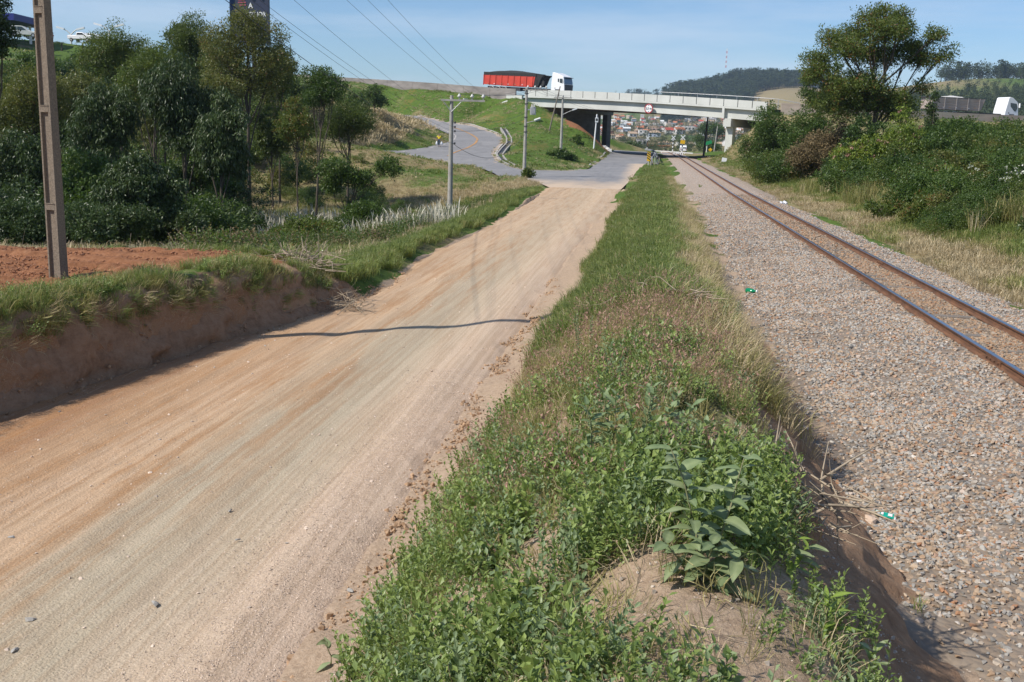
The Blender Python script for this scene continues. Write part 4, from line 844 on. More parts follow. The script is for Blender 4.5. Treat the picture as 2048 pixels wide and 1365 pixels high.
# left side
plant('tallest olive green tree of the left grove, its crown in front of the dark billboard', 'tree', 497, 70, 20, 205, 195, Eu, L_=.17, W_=.07, trunk=.16, basepx=493, custom=[(-.05, .35, .5, .5, 0), (.3, .25, .5, .5, .2), (-.45, .1, .45, .45, -.2), (.55, -.25, .42, .45, 0), (-.6, -.4, .38, .4, .2), (.1, -.2, .55, .45, -.1), (0, .62, .35, .32, 0), (-.2, -.65, .4, .35, 0), (.35, -.7, .35, .25, 0)])
plant('airy pale tree just left of the tallest one in the grove', 'tree', 392, 80, 36, 190, 140, Mi, L_=.18, W_=.07, trunk=.12)
plant('round topped dark green tree below the twin white lamp on the hill', 'tree', 245, 72, 54, 215, 160, Mi, L_=.17, W_=.065, trunk=.13)
plant('tall dark tree cut off by the left edge of the picture', 'tree', -8, 40, -30, 155, 150, D, L_=.12, W_=.05, trunk=.14, n=9000)
plant('yellowish round crowned tree just left of the near concrete pole', 'tree', 75, 55, 135, 290, 200, Eu, L_=.14, W_=.06, trunk=.12)
plant('glossy drooping leaved tree in the middle of the grove, centre of three', 'tree', 368, 46, 112, 350, 170, D, L_=.19, W_=.05, droop=.9, trunk=.09, n=11000, group=None)
plant('glossy drooping leaved tree at the right front of the grove', 'tree', 448, 44, 180, 385, 120, D, L_=.19, W_=.05, droop=1., trunk=.08, n=7500, basepx=432)
plant('glossy drooping leaved tree just right of the near concrete pole', 'tree', 215, 47, 155, 370, 160, D, L_=.18, W_=.05, droop=.8, trunk=.09, n=9000)
plant('slim tree with reddish young leaves between the drooping trees and the tallest tree', 'tree', 310, 58, 95, 260, 160, Mi, L_=.15, W_=.06, trunk=.1)
plant('dark umbrella shaped young tree standing apart in the dry field', 'tree', 642, 62, 138, 232, 118, Bu, L_=.15, W_=.06, trunk=.085, basepx=625)
plant('brownish green bushy tree behind the umbrella shaped young tree', 'tree', 690, 76, 192, 300, 155, Mi, L_=.15, W_=.06, trunk=.1)
plant('low spreading sapling with one dark leafy branch reaching right', 'sapling', 705, 52, 300, 392, 150, Bu, L_=.15, W_=.065, trunk=.06, basepx=672, multi=2, custom=[(-.55, .2, .42, .55, 0), (-.1, -.1, .35, .45, 0), (.25, -.2, .25, .35, .2), (.92, .35, .26, .45, 0), (.65, .3, .15, .2, 0), (-.6, -.5, .3, .3, 0)])
plant('small dark tree on the dry mound beside the ramp road', 'tree', 743, 138, 172, 228, 62, Bu, L_=.28, W_=.13, trunk=.1)
plant('low rounded bush left of the small tree on the dry mound', 'bush', 712, 130, 182, 225, 50, Bu, kind='bush', L_=.26, W_=.12)
plant('young tree in front of the dry mound with drooping reddish leaves', 'tree', 590, 66, 190, 300, 95, Mi, L_=.15, W_=.06, trunk=.06)
for i, (px, d, top, bot, w_, m_, l) in enumerate([
    (45, 44, 250, 420, 190, D, 'deep shaded tree at the far left of the grove, low over the tilled strip'),
    (160, 42, 290, 440, 150, Bu, 'shaded bushy tree directly right of the near concrete pole'),
    (270, 38, 300, 440, 170, D, 'black green thicket tree above the right end of the brush pile'),
    (385, 50, 270, 400, 130, Bu, 'slender leafy tree with bare reddish stems below its crown'),
    (10, 60, 150, 260, 120, Mi, 'leafy tree filling the left edge under the blue canopy'),
    (165, 62, 145, 260, 150, Eu, 'yellow green tree right of the near concrete pole, halfway up'),
    (330, 66, 200, 300, 140, Eu, 'yellow green tree behind the glossy centre tree'),
    (430, 62, 150, 260, 120, Eu, 'olive tree between the glossy trees and the tallest trunk'),
    (540, 72, 200, 330, 90, Mi, 'thin leafed tree right of the tallest trunk'),
    (555, 76, 95, 220, 95, Mi, 'rounded tree whose crown joins the tallest tree on its right'), (455, 78, 70, 220, 110, Mi, 'shaded tree filling in behind the tallest tree on its left'), (130, 66, 175, 300, 120, Bu, 'dark tree behind the near concrete pole'), (400, 56, 200, 330, 120, Bu, 'dark bushy crown behind the two glossy right hand trees')]):
    plant(l, 'tree', px, d, top, bot, w_, m_, L_=.15, W_=.06, trunk=.08, droop=.3 if i % 2 else .7, n=7000)
for i, (px, d, top, bot, w_, l) in enumerate([
    (95, 100, 105, 190, 150, 'dark shrub on the grassy slope under the white hatchback'), (165, 112, 112, 175, 120, 'dark shrub on the slope below the row of parked cars'),
    (560, 120, 150, 240, 110, 'shrub on the slope seen under the crown of the tallest tree'), (330, 105, 95, 200, 150, 'shrub on the hill crest between the round tree and the pale tree'),
    (205, 36, 400, 470, 230, 'low dark undergrowth right of the near concrete pole'), (40, 36, 390, 470, 190, 'low dark undergrowth left of the near concrete pole'), (340, 38, 390, 465, 150, 'low dark undergrowth behind the dry twig pile'),
    (440, 60, 330, 410, 130, 'leafy undergrowth at the foot of the tallest tree'), (720, 48, 400, 450, 120, 'dark brambles behind the bleached reeds'), (600, 40, 430, 490, 170, 'rust tinged brambles in the hollow')]):
    plant(l, 'bush', px, d, top, bot, w_, [Bu, Bu, Mi, Mi, D, D, D, Bu, Bu, Mi][i], kind='bush', L_=.12 if d < 80 else .24, W_=.055 if d < 80 else .12, n=5500)
# right side
plant('big wind shaped tree rising above the bushes right of the bridge', 'tree', 1706, 66, 18, 262, 305, Mi, L_=.165, W_=.06, trunk=.2, n=31000, basepx=1718, shell=.2, clump=.42,
      custom=[(-.12, .72, .20, .18, 0), (.08, .84, .17, .14, .1), (.26, .76, .17, .15, 0), (.36, .58, .2, .16, .1), (.06, .52, .34, .24, -.15), (-.22, .5, .24, .2, .2), (-.56, .42, .2, .17, 0), (-.42, .22, .28, .2, -.2), (-.68, .1, .22, .17, .1), (.5, .3, .28, .2, .2), (.12, .22, .38, .24, .3), (.74, .5, .18, .12, 0), (.62, .12, .22, .13, .1), (.86, .22, .18, .17, 0), (-.72, -.12, .24, .18, 0), (-.25, -.28, .42, .24, -.1), (.1, -.5, .42, .3, .1), (.38, -.62, .28, .3, 0), (-.35, -.6, .42, .3, .1), (.66, -.3, .13, .14, 0)])
plant('small open crowned tree left of the big tree, over the end of the bridge', 'tree', 1612, 78, 128, 235, 105, Bu, L_=.18, W_=.085, trunk=.08, custom=[(-.1, .7, .25, .18, 0), (.45, .72, .2, .16, 0), (-.5, .3, .3, .22, 0), (.3, .15, .4, .3, 0), (-.6, -.2, .28, .22, 0), (0, -.4, .6, .4, 0), (.5, -.4, .45, .4, 0)])
BR = [(1515, 88, 205, 345, 115, Bu, 'dark bush hiding the right end of the bridge deck', 'bush', None),
 (1585, 78, 205, 330, 130, Bu, 'dense green bush under the small open crowned tree', 'bush', None),
 (1550, 82, 290, 378, 85, D, 'almost black leafy bush on the slope near the track', 'bush', None),
 (1645, 68, 240, 345, 120, Dr, 'brownish dry brush between two green bushes', 'bush', None),
 (1600, 72, 270, 370, 110, Dr, 'sparse grey brown brush behind the tall cane grass', 'bush', None),
 (1700, 60, 225, 330, 110, Bu, 'dark bush at the foot of the big tree', 'bush', None),
 (1770, 57, 215, 300, 120, Li, 'bright yellow green bush with reddish pods below the big tree', 'bush', (LF['seed'], 30, .12)),
 (1690, 55, 265, 345, 95, Li, 'yellow green bush with red tips, lower left of the big tree', 'bush', (LF['seed'], 22, .12)),
 (1880, 60, 240, 335, 190, Bu, 'large round dark green bush in front of the loaded dump trailer', 'bush', None),
 (1965, 56, 275, 345, 130, Bu, 'rounded bush right of the largest one, in front of the slope', 'bush', None),
 (1800, 50, 300, 400, 150, Bu, 'deep green bush in the middle of the right thicket', 'bush', None),
 (1720, 54, 325, 400, 110, Bu, 'low green bush behind the tall cane grass', 'bush', None),
 (1865, 44, 325, 420, 110, Li, 'bright bush with drooping leaves and rusty flower spikes', 'bush', (LF['seed'], 26, .1)),
 (1930, 43, 335, 430, 120, Mi, 'bush dotted with white blossom, second from the right edge', 'bush', (LF['flower'], 60, .09)),
 (2030, 38, 325, 420, 120, Bu, 'white flowering creeper covered bush at the right edge', 'bush', (LF['flower'], 120, .09)),
 (1780, 41, 385, 455, 120, Mi, 'leafy scrub right of the tall cane grass', 'bush', None),
 (1850, 38, 390, 462, 130, Mi, 'leafy scrub below the bush with rusty flower spikes', 'bush', None),
 (1985, 34, 400, 470, 110, Bu, 'dark scrub under the white flowering bushes', 'bush', None),
 (2075, 31, 395, 490, 120, D, 'bluish dark shrub cut off by the right edge', 'bush', None),
 (1830, 75, 180, 262, 30, D, 'narrow dark shrub beside the railing post left of the dump trailer', 'bush', None),
 (1495, 100, 275, 330, 60, Dr, 'straw coloured scrub on the slope below the bridge end', 'bush', None)]
for i, (px, d, top, bot, w_, m_, l, k_, ex) in enumerate(BR):
    plant(l, 'bush', px, d, top, bot, w_, m_, kind='bush', L_=.10+d*.0009, W_=.05+d*.0005, extra=ex, n=None if w_ < 160 else 14000, trunk=.05, multi=2, lobn=8, droop=.5 if m_ is Li else 0.)
plant('scrubby dark bush at the foot of the middle power pole on the slope', 'bush', 1112, 126, 298, 322, 60, Bu, kind='bush', L_=.3, W_=.15, n=1500)
plant('small leafy shrub wrapped round the foot of the transformer pole', 'bush', 1046, 91.3, 334, 357, 26, Mi, kind='bush', L_=.16, W_=.08, n=900)
plant('dark tuft of shrub on the grass bank above the red cut', 'bush', 1142, 148, 268, 300, 26, Bu, kind='bush', L_=.3, W_=.15, n=700)
sp_ = []
for i, (m_, l_, w_) in enumerate(((Bu, .13, .06), (D, .15, .055), (Mi, .13, .055), (Bu, .12, .055), (Eu, .13, .06))):
    r = np.random.default_rng(700+i); lb = [(r.normal(0, .45), r.normal(0, .45), r.uniform(.45, 1.5), r.uniform(.4, .7), r.uniform(.4, .7), r.uniform(.35, .6)) for _ in range(7)]
    sp_.append(crown_mesh(lb, m_, r, 2200, l_, w_, .25)[0])
def scrub(name, label, regs, cat='scrub'):
    P = []; Sc = []; I = []
    for (n, px0, px1, d0, d1, s0, s1, idxs) in regs:
        px = R.uniform(px0, px1, n); d = R.uniform(d0, d1, n); Q = CAM+(_fh+np.outer((px-CX)/FPX, _rt))*d[:, None]; P.append(np.column_stack([Q[:, 0], Q[:, 1], H(Q[:, 0], Q[:, 1])-.1])); Sc.append(R.uniform(s0, s1, n)); I.append(R.choice(idxs, n))
    P = np.concatenate(P); n = len(P); scatter(name, blanks(sp_), P, np.stack([R.normal(0, .1, n), R.normal(0, .1, n), R.uniform(0, 6.28, n)], 1), np.concatenate(Sc), np.concatenate(I), label, cat)
scrub('grove_undergrowth', 'dark leafy undergrowth between the trunks of the left grove', [(110, -60, 470, 38, 62, .8, 1.5, [0, 1, 1, 3]), (70, -60, 420, 60, 80, 1.2, 2.2, [0, 2, 3, 4]), (26, 560, 800, 70, 95, .5, .9, [0, 2, 3])])
scrub('hillside_scrub', 'dense scrub covering the hillside behind the left grove', [(150, -60, 620, 82, 125, 1.1, 2.0, [0, 2, 3, 4]), (50, 380, 640, 110, 150, 1.0, 1.8, [0, 3, 4])])
scrub('thicket_undergrowth', 'leafy undergrowth between the bushes right of the railway', [(60, 1500, 1700, 72, 100, .9, 1.5, [0, 2, 3]), (70, 1650, 2000, 50, 72, .8, 1.4, [0, 3, 2]), (55, 1790, 2100, 38, 50, .7, 1.15, [0, 3, 4]), (26, 1840, 2100, 33, 38, .45, .7, [0, 2, 3])])
# dead branches
def twigpile(label, P, n, L_, seed, rr_=1.0, up=.5, m_=None):
    r = np.random.default_rng(seed); mb = MB()
    for i in range(n):
        b = np.array([r.normal(0, rr_*.5), r.normal(0, rr_*.35), r.uniform(0, .25)]); d = np.array([r.normal(), r.normal(), r.normal(0, .35)+up]); d /= np.linalg.norm(d); l = L_*r.uniform(.4, 1.1); a = b+d*l*.5+r.normal(0, .05*L_, 3); c = b+d*l+r.normal(0, .1*L_, 3)
        b[2] = max(b[2], .0); a[2] = max(a[2], .02); c[2] = max(c[2], .01); w_ = .005+.012*r.random()*L_
        mb.tube([b, a, c], [w_, w_*.7, w_*.3], m_ or MT['twig'], 4, cap=False)
        if r.random() < .6: mb.tube([a, a+d*l*.3+r.normal(0, .15*L_, 3)], [w_*.5, w_*.2], m_ or MT['twig'], 4, cap=False)
    o = mb.build('twig_pile'); o.location = P; tag(o, label, 'twigs', kind='stuff'); return o
MT['twig'] = mat('bleached_twigs', (.42, .34, .24), (.26, .20, .14), 12, .9)
def on(px, py_guess_d, dz=0):
    c = CAM+(_fh+_rt*(px-CX)/FPX)*py_guess_d; return (c[0], c[1], H(c[0], c[1])+dz)
for i, (px, d, n, L_, l, r_) in enumerate([(415, 24.5, 110, 1.0, 'tangle of bare pale branches at the back edge of the tilled strip', 1.1), (590, 21.5, 90, .8, 'heap of grey cut stems beside the grass, left of the dirt road', .8), (300, 25, 90, .7, 'low windrow of straw and twigs behind the tilled strip', 1.6), (60, 24, 90, .5, 'straw litter at the left edge behind the tilled strip', 1.3), (690, 20.6, 50, .7, 'broken twigs lying where the tilled strip ends', .5), (1340, 13.0, 34, .45, 'pale broken stalks lying in the grass of the mound', .45)]):
    twigpile(l, on(px, d), n, L_, 400+i, r_, .25)
twigpile('overhanging dry stalks on the right edge of the mound', (.98, 5.6, H(.98, 5.6)), 60, .45, 411, .35, .25)
# ------------------------------------------------------------------ foreground plants with single leaves
def leaf_me(L_, W_, seed, mat_, drop=.25, fold=.2):
    r = np.random.default_rng(seed); V = []; F = []; T = []; n = 9
    for i in range(n):
        u = i/(n-1.); ww = math.sin(math.pi*u**.8)**.8*W_/2*(1-.15*u); zc = -drop*L_*u*u
        wav = .03*L_*math.sin(u*9+seed)
        V += [(u*L_, -ww, zc+fold*ww+wav), (u*L_, -ww*.5, zc+fold*ww*.35+wav*.4), (u*L_, 0, zc-.004*L_), (u*L_, ww*.5, zc+fold*ww*.35-wav*.3), (u*L_, ww, zc+fold*ww-wav)]
        tn = .35+.3*r.random(); T += [tn*.8, tn, min(1, tn+.35), tn, tn*.8]
    for i in range(n-1):
        for j in range(4): a = i*5+j; F.append((a, a+1, a+6, a+5))
    return mesh_np('leaf', V, F, [mat_], {'tone': T}, smooth=True)
leafA = [leaf_me(.115, .052, i, LF['felt'], .35) for i in range(3)]; leafB = [leaf_me(.075, .042, 5+i, LF['felt'], .2) for i in range(3)]
LF['leaf2'] = leafmat('broad_dark_leaves', (.12, .165, .07), (.28, .33, .165), .5, .25); leafD = [leaf_me(.125, .058, 9+i, LF['leaf2'], .4) for i in range(3)]
LF['lance'] = leafmat('lance_leaves', (.09, .17, .02), (.27, .36, .07), .4, .35); leafC = [leaf_me(.15, .034, 13+i, LF['lance'], .6) for i in range(2)]
def leafy(label, cat, base, stems, kinds, gap=.055, up=.45, name='leafy_plant', sc=(.7, 1.1), top=True, pair=True):
    t_ = thing(name, label, cat, base); mb = MB(); r = np.random.default_rng(abs(hash(label)) % 1000 if False else len(label)*7+int(base[1]*10))
    for (dx, dy, h, lx, ly) in stems:
        n = max(3, int(h/gap)); pts = [np.array([dx, dy, -.02])+np.array([lx*u*u, ly*u*u, h*u])+r.normal(0, .004, 3) for u in np.linspace(0, 1, 6)]
        mb.tube(pts, [.0055-.003*q/5 for q in range(6)], MT['stem'], 6)
        th = r.uniform(0, 6.28)
        for i in range(n+1):
            u = .12+.88*i/n; c = np.array([dx+lx*u*u, dy+ly*u*u, h*u-.02]); th += 2.4 if not pair else 1.57
            for q in ((0, math.pi) if pair else (0,)):
                el = up*(.2+1.1*u)+r.normal(0, .15); s = r.uniform(*sc)*(1.05-.35*u)
                o = link('leaf', kinds[int(r.integers(0, len(kinds)))], t_); o.location = c; o.rotation_euler = (r.normal(0, .25), -el, th+q+r.normal(0, .2)); o.scale = (s, s, s)
    mb.build('stem', t_); return t_
def mnd(px, py, z0=1.1):
    p = gz(px, py, z0)
    for _ in range(6): p = gz(px, py, H(p[0], p[1]))
    return (p[0], p[1], H(p[0], p[1]))
leafy('tall felty leaved plant with two long bare topped stems, middle of the foreground', 'plant', mnd(1405, 1160), [(-.02, .02, .52, -.13, .10), (.05, .05, .48, .10, .14), (.0, -.03, .22, .02, -.08), (.06, -.05, .2, .1, -.06), (-.06, -.04, .2, -.1, -.05)], leafD+leafA, .042, .3, sc=(.95, 1.45))
B = mnd(1290, 900)
leafy('grey green broad leaved shrublet behind the tall two stemmed plant', 'plant', B, [(r_[0], r_[1], r_[2], r_[3], r_[4]) for r_ in [(-.30, .0, .26, -.04, 0), (-.18, .12, .3, 0, 0), (-.1, -.05, .26, 0, .02), (0, .1, .32, .02, 0), (.1, 0, .28, .03, 0), (.2, .1, .26, .05, 0), (.02, .25, .3, 0, .03), (-.22, .25, .26, -.03, 0), (.28, -.02, .2, .05, 0), (.14, .28, .27, .03, 0)]], leafB+leafA[:1], .035, .7, sc=(.9, 1.3))
leafy('pale round leaved sprout left of the grey green shrublet', 'plant', mnd(1195, 860), [(0, 0, .3, 0, .02), (.08, .05, .22, .03, 0)], leafB, .05, .8)
leafy('bright plant with long lance leaves at the brink of the earth cut', 'plant', mnd(1645, 1290, .8), [(0, 0, .2, .01, .02), (.03, .02, .13, .05, 0)], leafC, .03, .75, pair=True)
leafy('lance leaved plant at the bottom edge, right of the mound', 'plant', mnd(1730, 1370, .8), [(0, 0, .16, .02, .0), (-.08, .03, .14, -.03, 0)], leafC+leafD[:1], .035, .6)
leafy('dark leaved plant low on the shaded side of the mound', 'plant', mnd(1575, 1130, .9), [(0, 0, .14, .02, 0), (.05, .03, .1, .04, 0)], leafC[:1]+leafD[:1], .035, .4)
leafy('broad leaved plant at the lower left foot of the mound', 'plant', mnd(690, 1330, .5), [(0, 0, .17, .0, .05), (-.1, .02, .15, -.04, .03), (.08, .04, .16, .04, 0)], leafD+leafA[:1], .05, .5, pair=False)
leafy('broad leaved weed at the left edge of the mound beside the dirt road', 'plant', mnd(985, 880, .5), [(0, 0, .22, 0, 0), (.06, .04, .18, .02, 0)], leafB+leafA[:1], .05, .5)
leafy('small dark shrublet on the crest of the mound', 'plant', mnd(1180, 715, .9), [(a*.12, b*.14, .42, a*.05, b*.04) for a in (-1, 0, 1) for b in (-1, 0, 1)], [leaf_me(.045, .018, 20, LF['leaf2'], .1)], .028, .8)
leafy('leafy weed leaning out over the ballast at the mound edge', 'plant', mnd(1440, 668, .6), [(a*.12, b*.14, .4, a*.06+.05, b*.04) for a in (-1, 0, 1) for b in (-1, 0, 1)], [leaf_me(.05, .018, 21, LF['leaf2'], .1)], .03, .8)
for q, l in (((1525, 745), 'tiny grass sprig alone on the gravel beside the mound'), ((1835, 1215), 'tiny grass sprig on the gravel at the lower right'), ((1400, 378), 'creeping green weed on the ballast far up the track'), ((1705, 460), 'small green weed on the far side of the rails')):
    P = gz(*q, -.25); o = link('grass_sprig', tuft_mesh(350+int(q[0]), 22, .12, .05, .004 if q[1] > 600 else .012, LF['grass'], .7, .9)); o.location = (P[0], P[1], H(P[0], P[1])+.01); s = 1 if q[1] > 600 else 2.2; o.scale = (s, s, s); tag(o, l, 'weed')
# ------------------------------------------------------------------ highway and bridge
def resamp(P, h):
    P = np.array(P); s = np.r_[0, np.cumsum(np.linalg.norm(np.diff(P, axis=0), axis=1))]; n = max(2, int(s[-1]/h)+1); u = np.linspace(0, s[-1], n)
    return np.stack([np.interp(u, s, P[:, k]) for k in range(3)], 1)
HB = resamp(bar, 2.0)
for _ in range(6): HB[1:-1] = (HB[:-2]+2*HB[1:-1]+HB[2:])/4
hpx = seen(HB)[0]
def hwy(px, s=0, dz=0):
    Q = off(HB, s, dz); q = seen(Q)[0]; return np.array([np.interp(px, q, Q[:, k]) for k in range(3)])
def segs(mb, P, t, z0, z1, m, a=0, b=0, side=0):
    """wall along P: thickness t set away from the viewer, between z0 and z1 under/over the line"""
    A = off(P, a); B = off(P, a+t); n = len(P); V = []
    for i in range(n):
        for Q in (A, B):
            V += [(Q[i, 0], Q[i, 1], P[i, 2]+z0), (Q[i, 0], Q[i, 1], P[i, 2]+z1)]
    F = []
    for i in range(n-1):
        k = i*4; F += [(k, k+4, k+5, k+1), (k+2, k+3, k+7, k+6), (k+1, k+5, k+7, k+3), (k, k+2, k+6, k+4)]
    F += [(0, 1, 3, 2), (4*n-4, 4*n-2, 4*n-1, 4*n-3)]; mb.add(V, F, m)
def wall_thing(label, p0, p1, step, mats_, h=1.25, seg='barrier_segment'):
    o = thing('concrete_barrier', label, 'barrier', (0, 0, 0)); P = HB[(hpx > p0) & (hpx < p1)]; P = resamp(P, step)
    for i in range(len(P)-1):
        a, b = P[i], P[i+1]; d = (b-a)/np.linalg.norm(b-a)*.02
        mb = MB(); Q = np.array([a+d, b-d]); segs(mb, Q, .22, -h*.55, 0, mats_); segs(mb, Q, .34, -h-.5, -h*.55, mats_, a=-.08); mb.build(seg, o)
    return o
wall_thing('long weathered concrete barrier on the embankment left of the bridge', 380, 1036, 5.8, MT['concd'], 1.35)
wall_thing('stained concrete barrier beside the loaded dump trailer right of the bushes', 1550, 2400, 6.2, mat('tan_barrier_concrete', (.46, .38, .31), (.33, .26, .21), .4, .9, sc=(1, 1, 4)), 1.1)
mb = MB(); A = off(HB, .2); B = off(HB, 26)
n = len(HB); V = [(p[0], p[1], p[2]-.95) for p in A]+[(p[0], p[1], q[2]-.95) for p, q in zip(B, HB)]
o = link('highway_surface', mesh_np('highway_surface', V, [(i, i+1, n+i+1, n+i) for i in range(n-1)], [MT['asph']])); tag(o, kind='structure')
BP = HB[(hpx > 1034) & (hpx < 1556)]; BP = resamp(BP, 1.0)
br = thing('highway_bridge', 'pale concrete highway bridge with panelled parapet crossing over the road and railway', 'bridge', (0, 0, 0))
PP = resamp(BP, np.linalg.norm(np.diff(BP, axis=0), axis=1).sum()/19.)
for i in range(len(PP)-1):
    a, b = PP[i], PP[i+1]; d = (b-a)/np.linalg.norm(b-a)*.055; mb = MB(); segs(mb, np.array([a+d, b-d]), .14, -1.02, 0, MT['concl']); mb.build('parapet_panel', br)
mb = MB(); segs(mb, BP+[0, 0, 0], .12, -1.0, -.06, MT['dark'], a=.15); mb.build('joint_backing', br)  # dark strip added behind the panels so the gaps between them read dark
mb = MB(); segs(mb, BP, 26, -1.30, -1.03, MT['concl'], a=-.03); mb.build('deck', br)
for k, s in enumerate((.55, 4.2, 7.9, 11.6, 15.3, 19, 22.7)):
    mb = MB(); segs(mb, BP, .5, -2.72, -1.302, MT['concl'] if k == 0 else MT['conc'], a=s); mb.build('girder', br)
mb = MB()   # abutment wing on the left
HW_ = resamp(HB, .5); HW_ = HW_[(seen(HW_)[0] > 1010) & (seen(HW_)[0] < 1046)]; segs(mb, HW_, .4, -2.2, -1.02, MT['concl'], a=-.12); mb.build('wing_wall', br)
def pier(px, s, w_, cap, dz=-2.72, cw=1.1):
    p = hwy(px, s); d = hwy(px+25, s)-p; d[2] = 0; d /= np.linalg.norm(d); rz = math.atan2(d[1], d[0]); bz = H(p[0], p[1])-.5; top = p[2]+dz
    mb = MB(); mb.box((p[0], p[1], (bz+top-.0)/2), (w_, cw, top-bz-.02), MT['conc'], rz); mb.build('pier_column', br)
    return p, rz, top
def across(px, s): return off(HB, s)[int(np.argmin(np.abs(hpx-px)))]
def pier_row(px, ss, cw, w_, drop, m):
    a, b = across(px, 0), across(px, 10); rz = math.atan2(b[1]-a[1], b[0]-a[0])-math.pi/2
    for s_ in ss:
        p = across(px, s_); bz = H(p[0], p[1])-.6; top = a[2]-drop; mb = MB(); mb.box((p[0], p[1], (bz+top)/2), (w_, cw, top-bz), m, rz); mb.build('pier_column', br)
    return rz
q9 = [seen(across(p_, 24.2)[None])[0][0] for p_ in range(1060, 1200, 2)]; pxl = 1060+2*int(np.argmin(np.abs(np.array(q9)-1217)))
rz = pier_row(pxl, [1.6+3.01*k for k in range(7)], 3.0, .9, 3.3, MT['concd']); pier_row(pxl, [24.2], 1.5, 1.0, 3.3, MT['concd'])  # left row uses dark concrete: the deck's shade is put into its colour
c_ = across(pxl, 13); mb = MB(); mb.box((c_[0], c_[1], across(pxl, 0)[2]-3.01), (1.2, 25, .58), MT['conc'], rz); mb.build('pier_cap', br)
c_ = across(pxl, .2); mb = MB(); mb.box((c_[0], c_[1], c_[2]-3.6), (1.3, .5, 1.7), MT['concl'], rz); mb.build('abutment_block', br)
rz = pier_row(1462, (1.6, 8, 14.5, 21), 1.1, 1.1, 3.9, MT['concl'])
c_ = across(1462, 11.8); mb = MB(); mb.box((c_[0], c_[1], across(1462, 0)[2]-3.32), (1.2, 23.4, 1.18), MT['concl'], rz); mb.build('pier_cap', br)
p = hwy(1449, .1); mb = MB(); mb.box((p[0], p[1], p[2]-1.9), (.35, .3, 1.75), MT['concl'], rz); mb.build('girder_joint_cover', br)
# height limit sign on the girder
p = hwy(1299, -.12); d = hwy(1310, -.12)-hwy(1290, -.12); rz2 = math.atan2(d[1], d[0])
sg = thing('height_limit_sign', 'round white height limit sign with red rim on the bridge girder', 'sign', (p[0], p[1], p[2]-2.12), rz2)
def disc(mb, r0, r1, y, m, n=28):
    V = [(r0*math.cos(6.2832*k/n), y, r0*math.sin(6.2832*k/n)) for k in range(n)]+[(r1*math.cos(6.2832*k/n), y, r1*math.sin(6.2832*k/n)) for k in range(n)]
    if r0 == 0: mb.add([(0, y, 0)]+V[n:], [(0, k+1, (k+1) % n+1) for k in range(n)], m)
    else: mb.add(V, [(k, n+k, n+(k+1) % n, (k+1) % n) for k in range(n)], m)
mb = MB(); disc(mb, 0, .72, -.01, MT['white']); mb.tube([(0, 0, 0), (0, .04, 0)], .74, MT['steel'], 28, smooth=False); mb.build('plate', sg)
mb = MB(); disc(mb, .58, .735, -.02, mat('sign_red', (.35, .01, .015), None, 3, .5)); mb.build('rim', sg)
def text(body, size, m, parent, loc, rot=(math.pi/2, 0, 0), name='lettering', ex=.003, bold=0):
    c = bpy.data.curves.new(name, 'FONT'); c.body = body; c.size = size; c.align_x = 'CENTER'; c.align_y = 'CENTER'; c.extrude = ex; c.offset = bold; c.materials.append(m)
    o = bpy.data.objects.new(name, c); me_ = bpy.data.meshes.new_from_object(o); o = bpy.data.objects.new(name, me_); COL.objects.link(o); o.parent = parent; o.location = loc; o.rotation_euler = rot; return o
text('5,5 m', .46, MT['dark'], sg, (0, -.03, 0), bold=.012)
mb = MB(); mb.add([(-.12, -.02, .52), (.12, -.02, .52), (0, -.02, .34)], [(0, 1, 2)], MT['dark']); mb.add([(-.12, -.02, -.52), (.12, -.02, -.52), (0, -.02, -.34)], [(0, 2, 1)], MT['dark']); mb.build('arrows', sg)
# far railing of the highway
def railing(label, p0, p1, s, h, post=3.3):
    Q = off(HB, s, 0); q = seen(Q)[0]; P = resamp(Q[(q > p0) & (q < p1)], post); o = thing('steel_railing', label, 'railing', (0, 0, 0))
    for a in P: mb = MB(); mb.box((a[0], a[1], a[2]-.95+h/2), (.07, .07, h), MT['steel']); mb.build('post', o)
    mb = MB(); mb.tube([a+[0, 0, h-.95] for a in P], .055, MT['steel'], 6); mb.build('top_rail', o)
    mb = MB(); mb.tube([a+[0, 0, h*.62-.95] for a in P], .035, MT['steel'], 6); mb.build('middle_rail', o)
railing('thin steel railing on the far side of the bridge deck', 1305, 1600, 12.8, 1.75)
railing('pale steel railing behind the dump truck on the right embankment', 1805, 2200, 12.8, 1.35, 6)

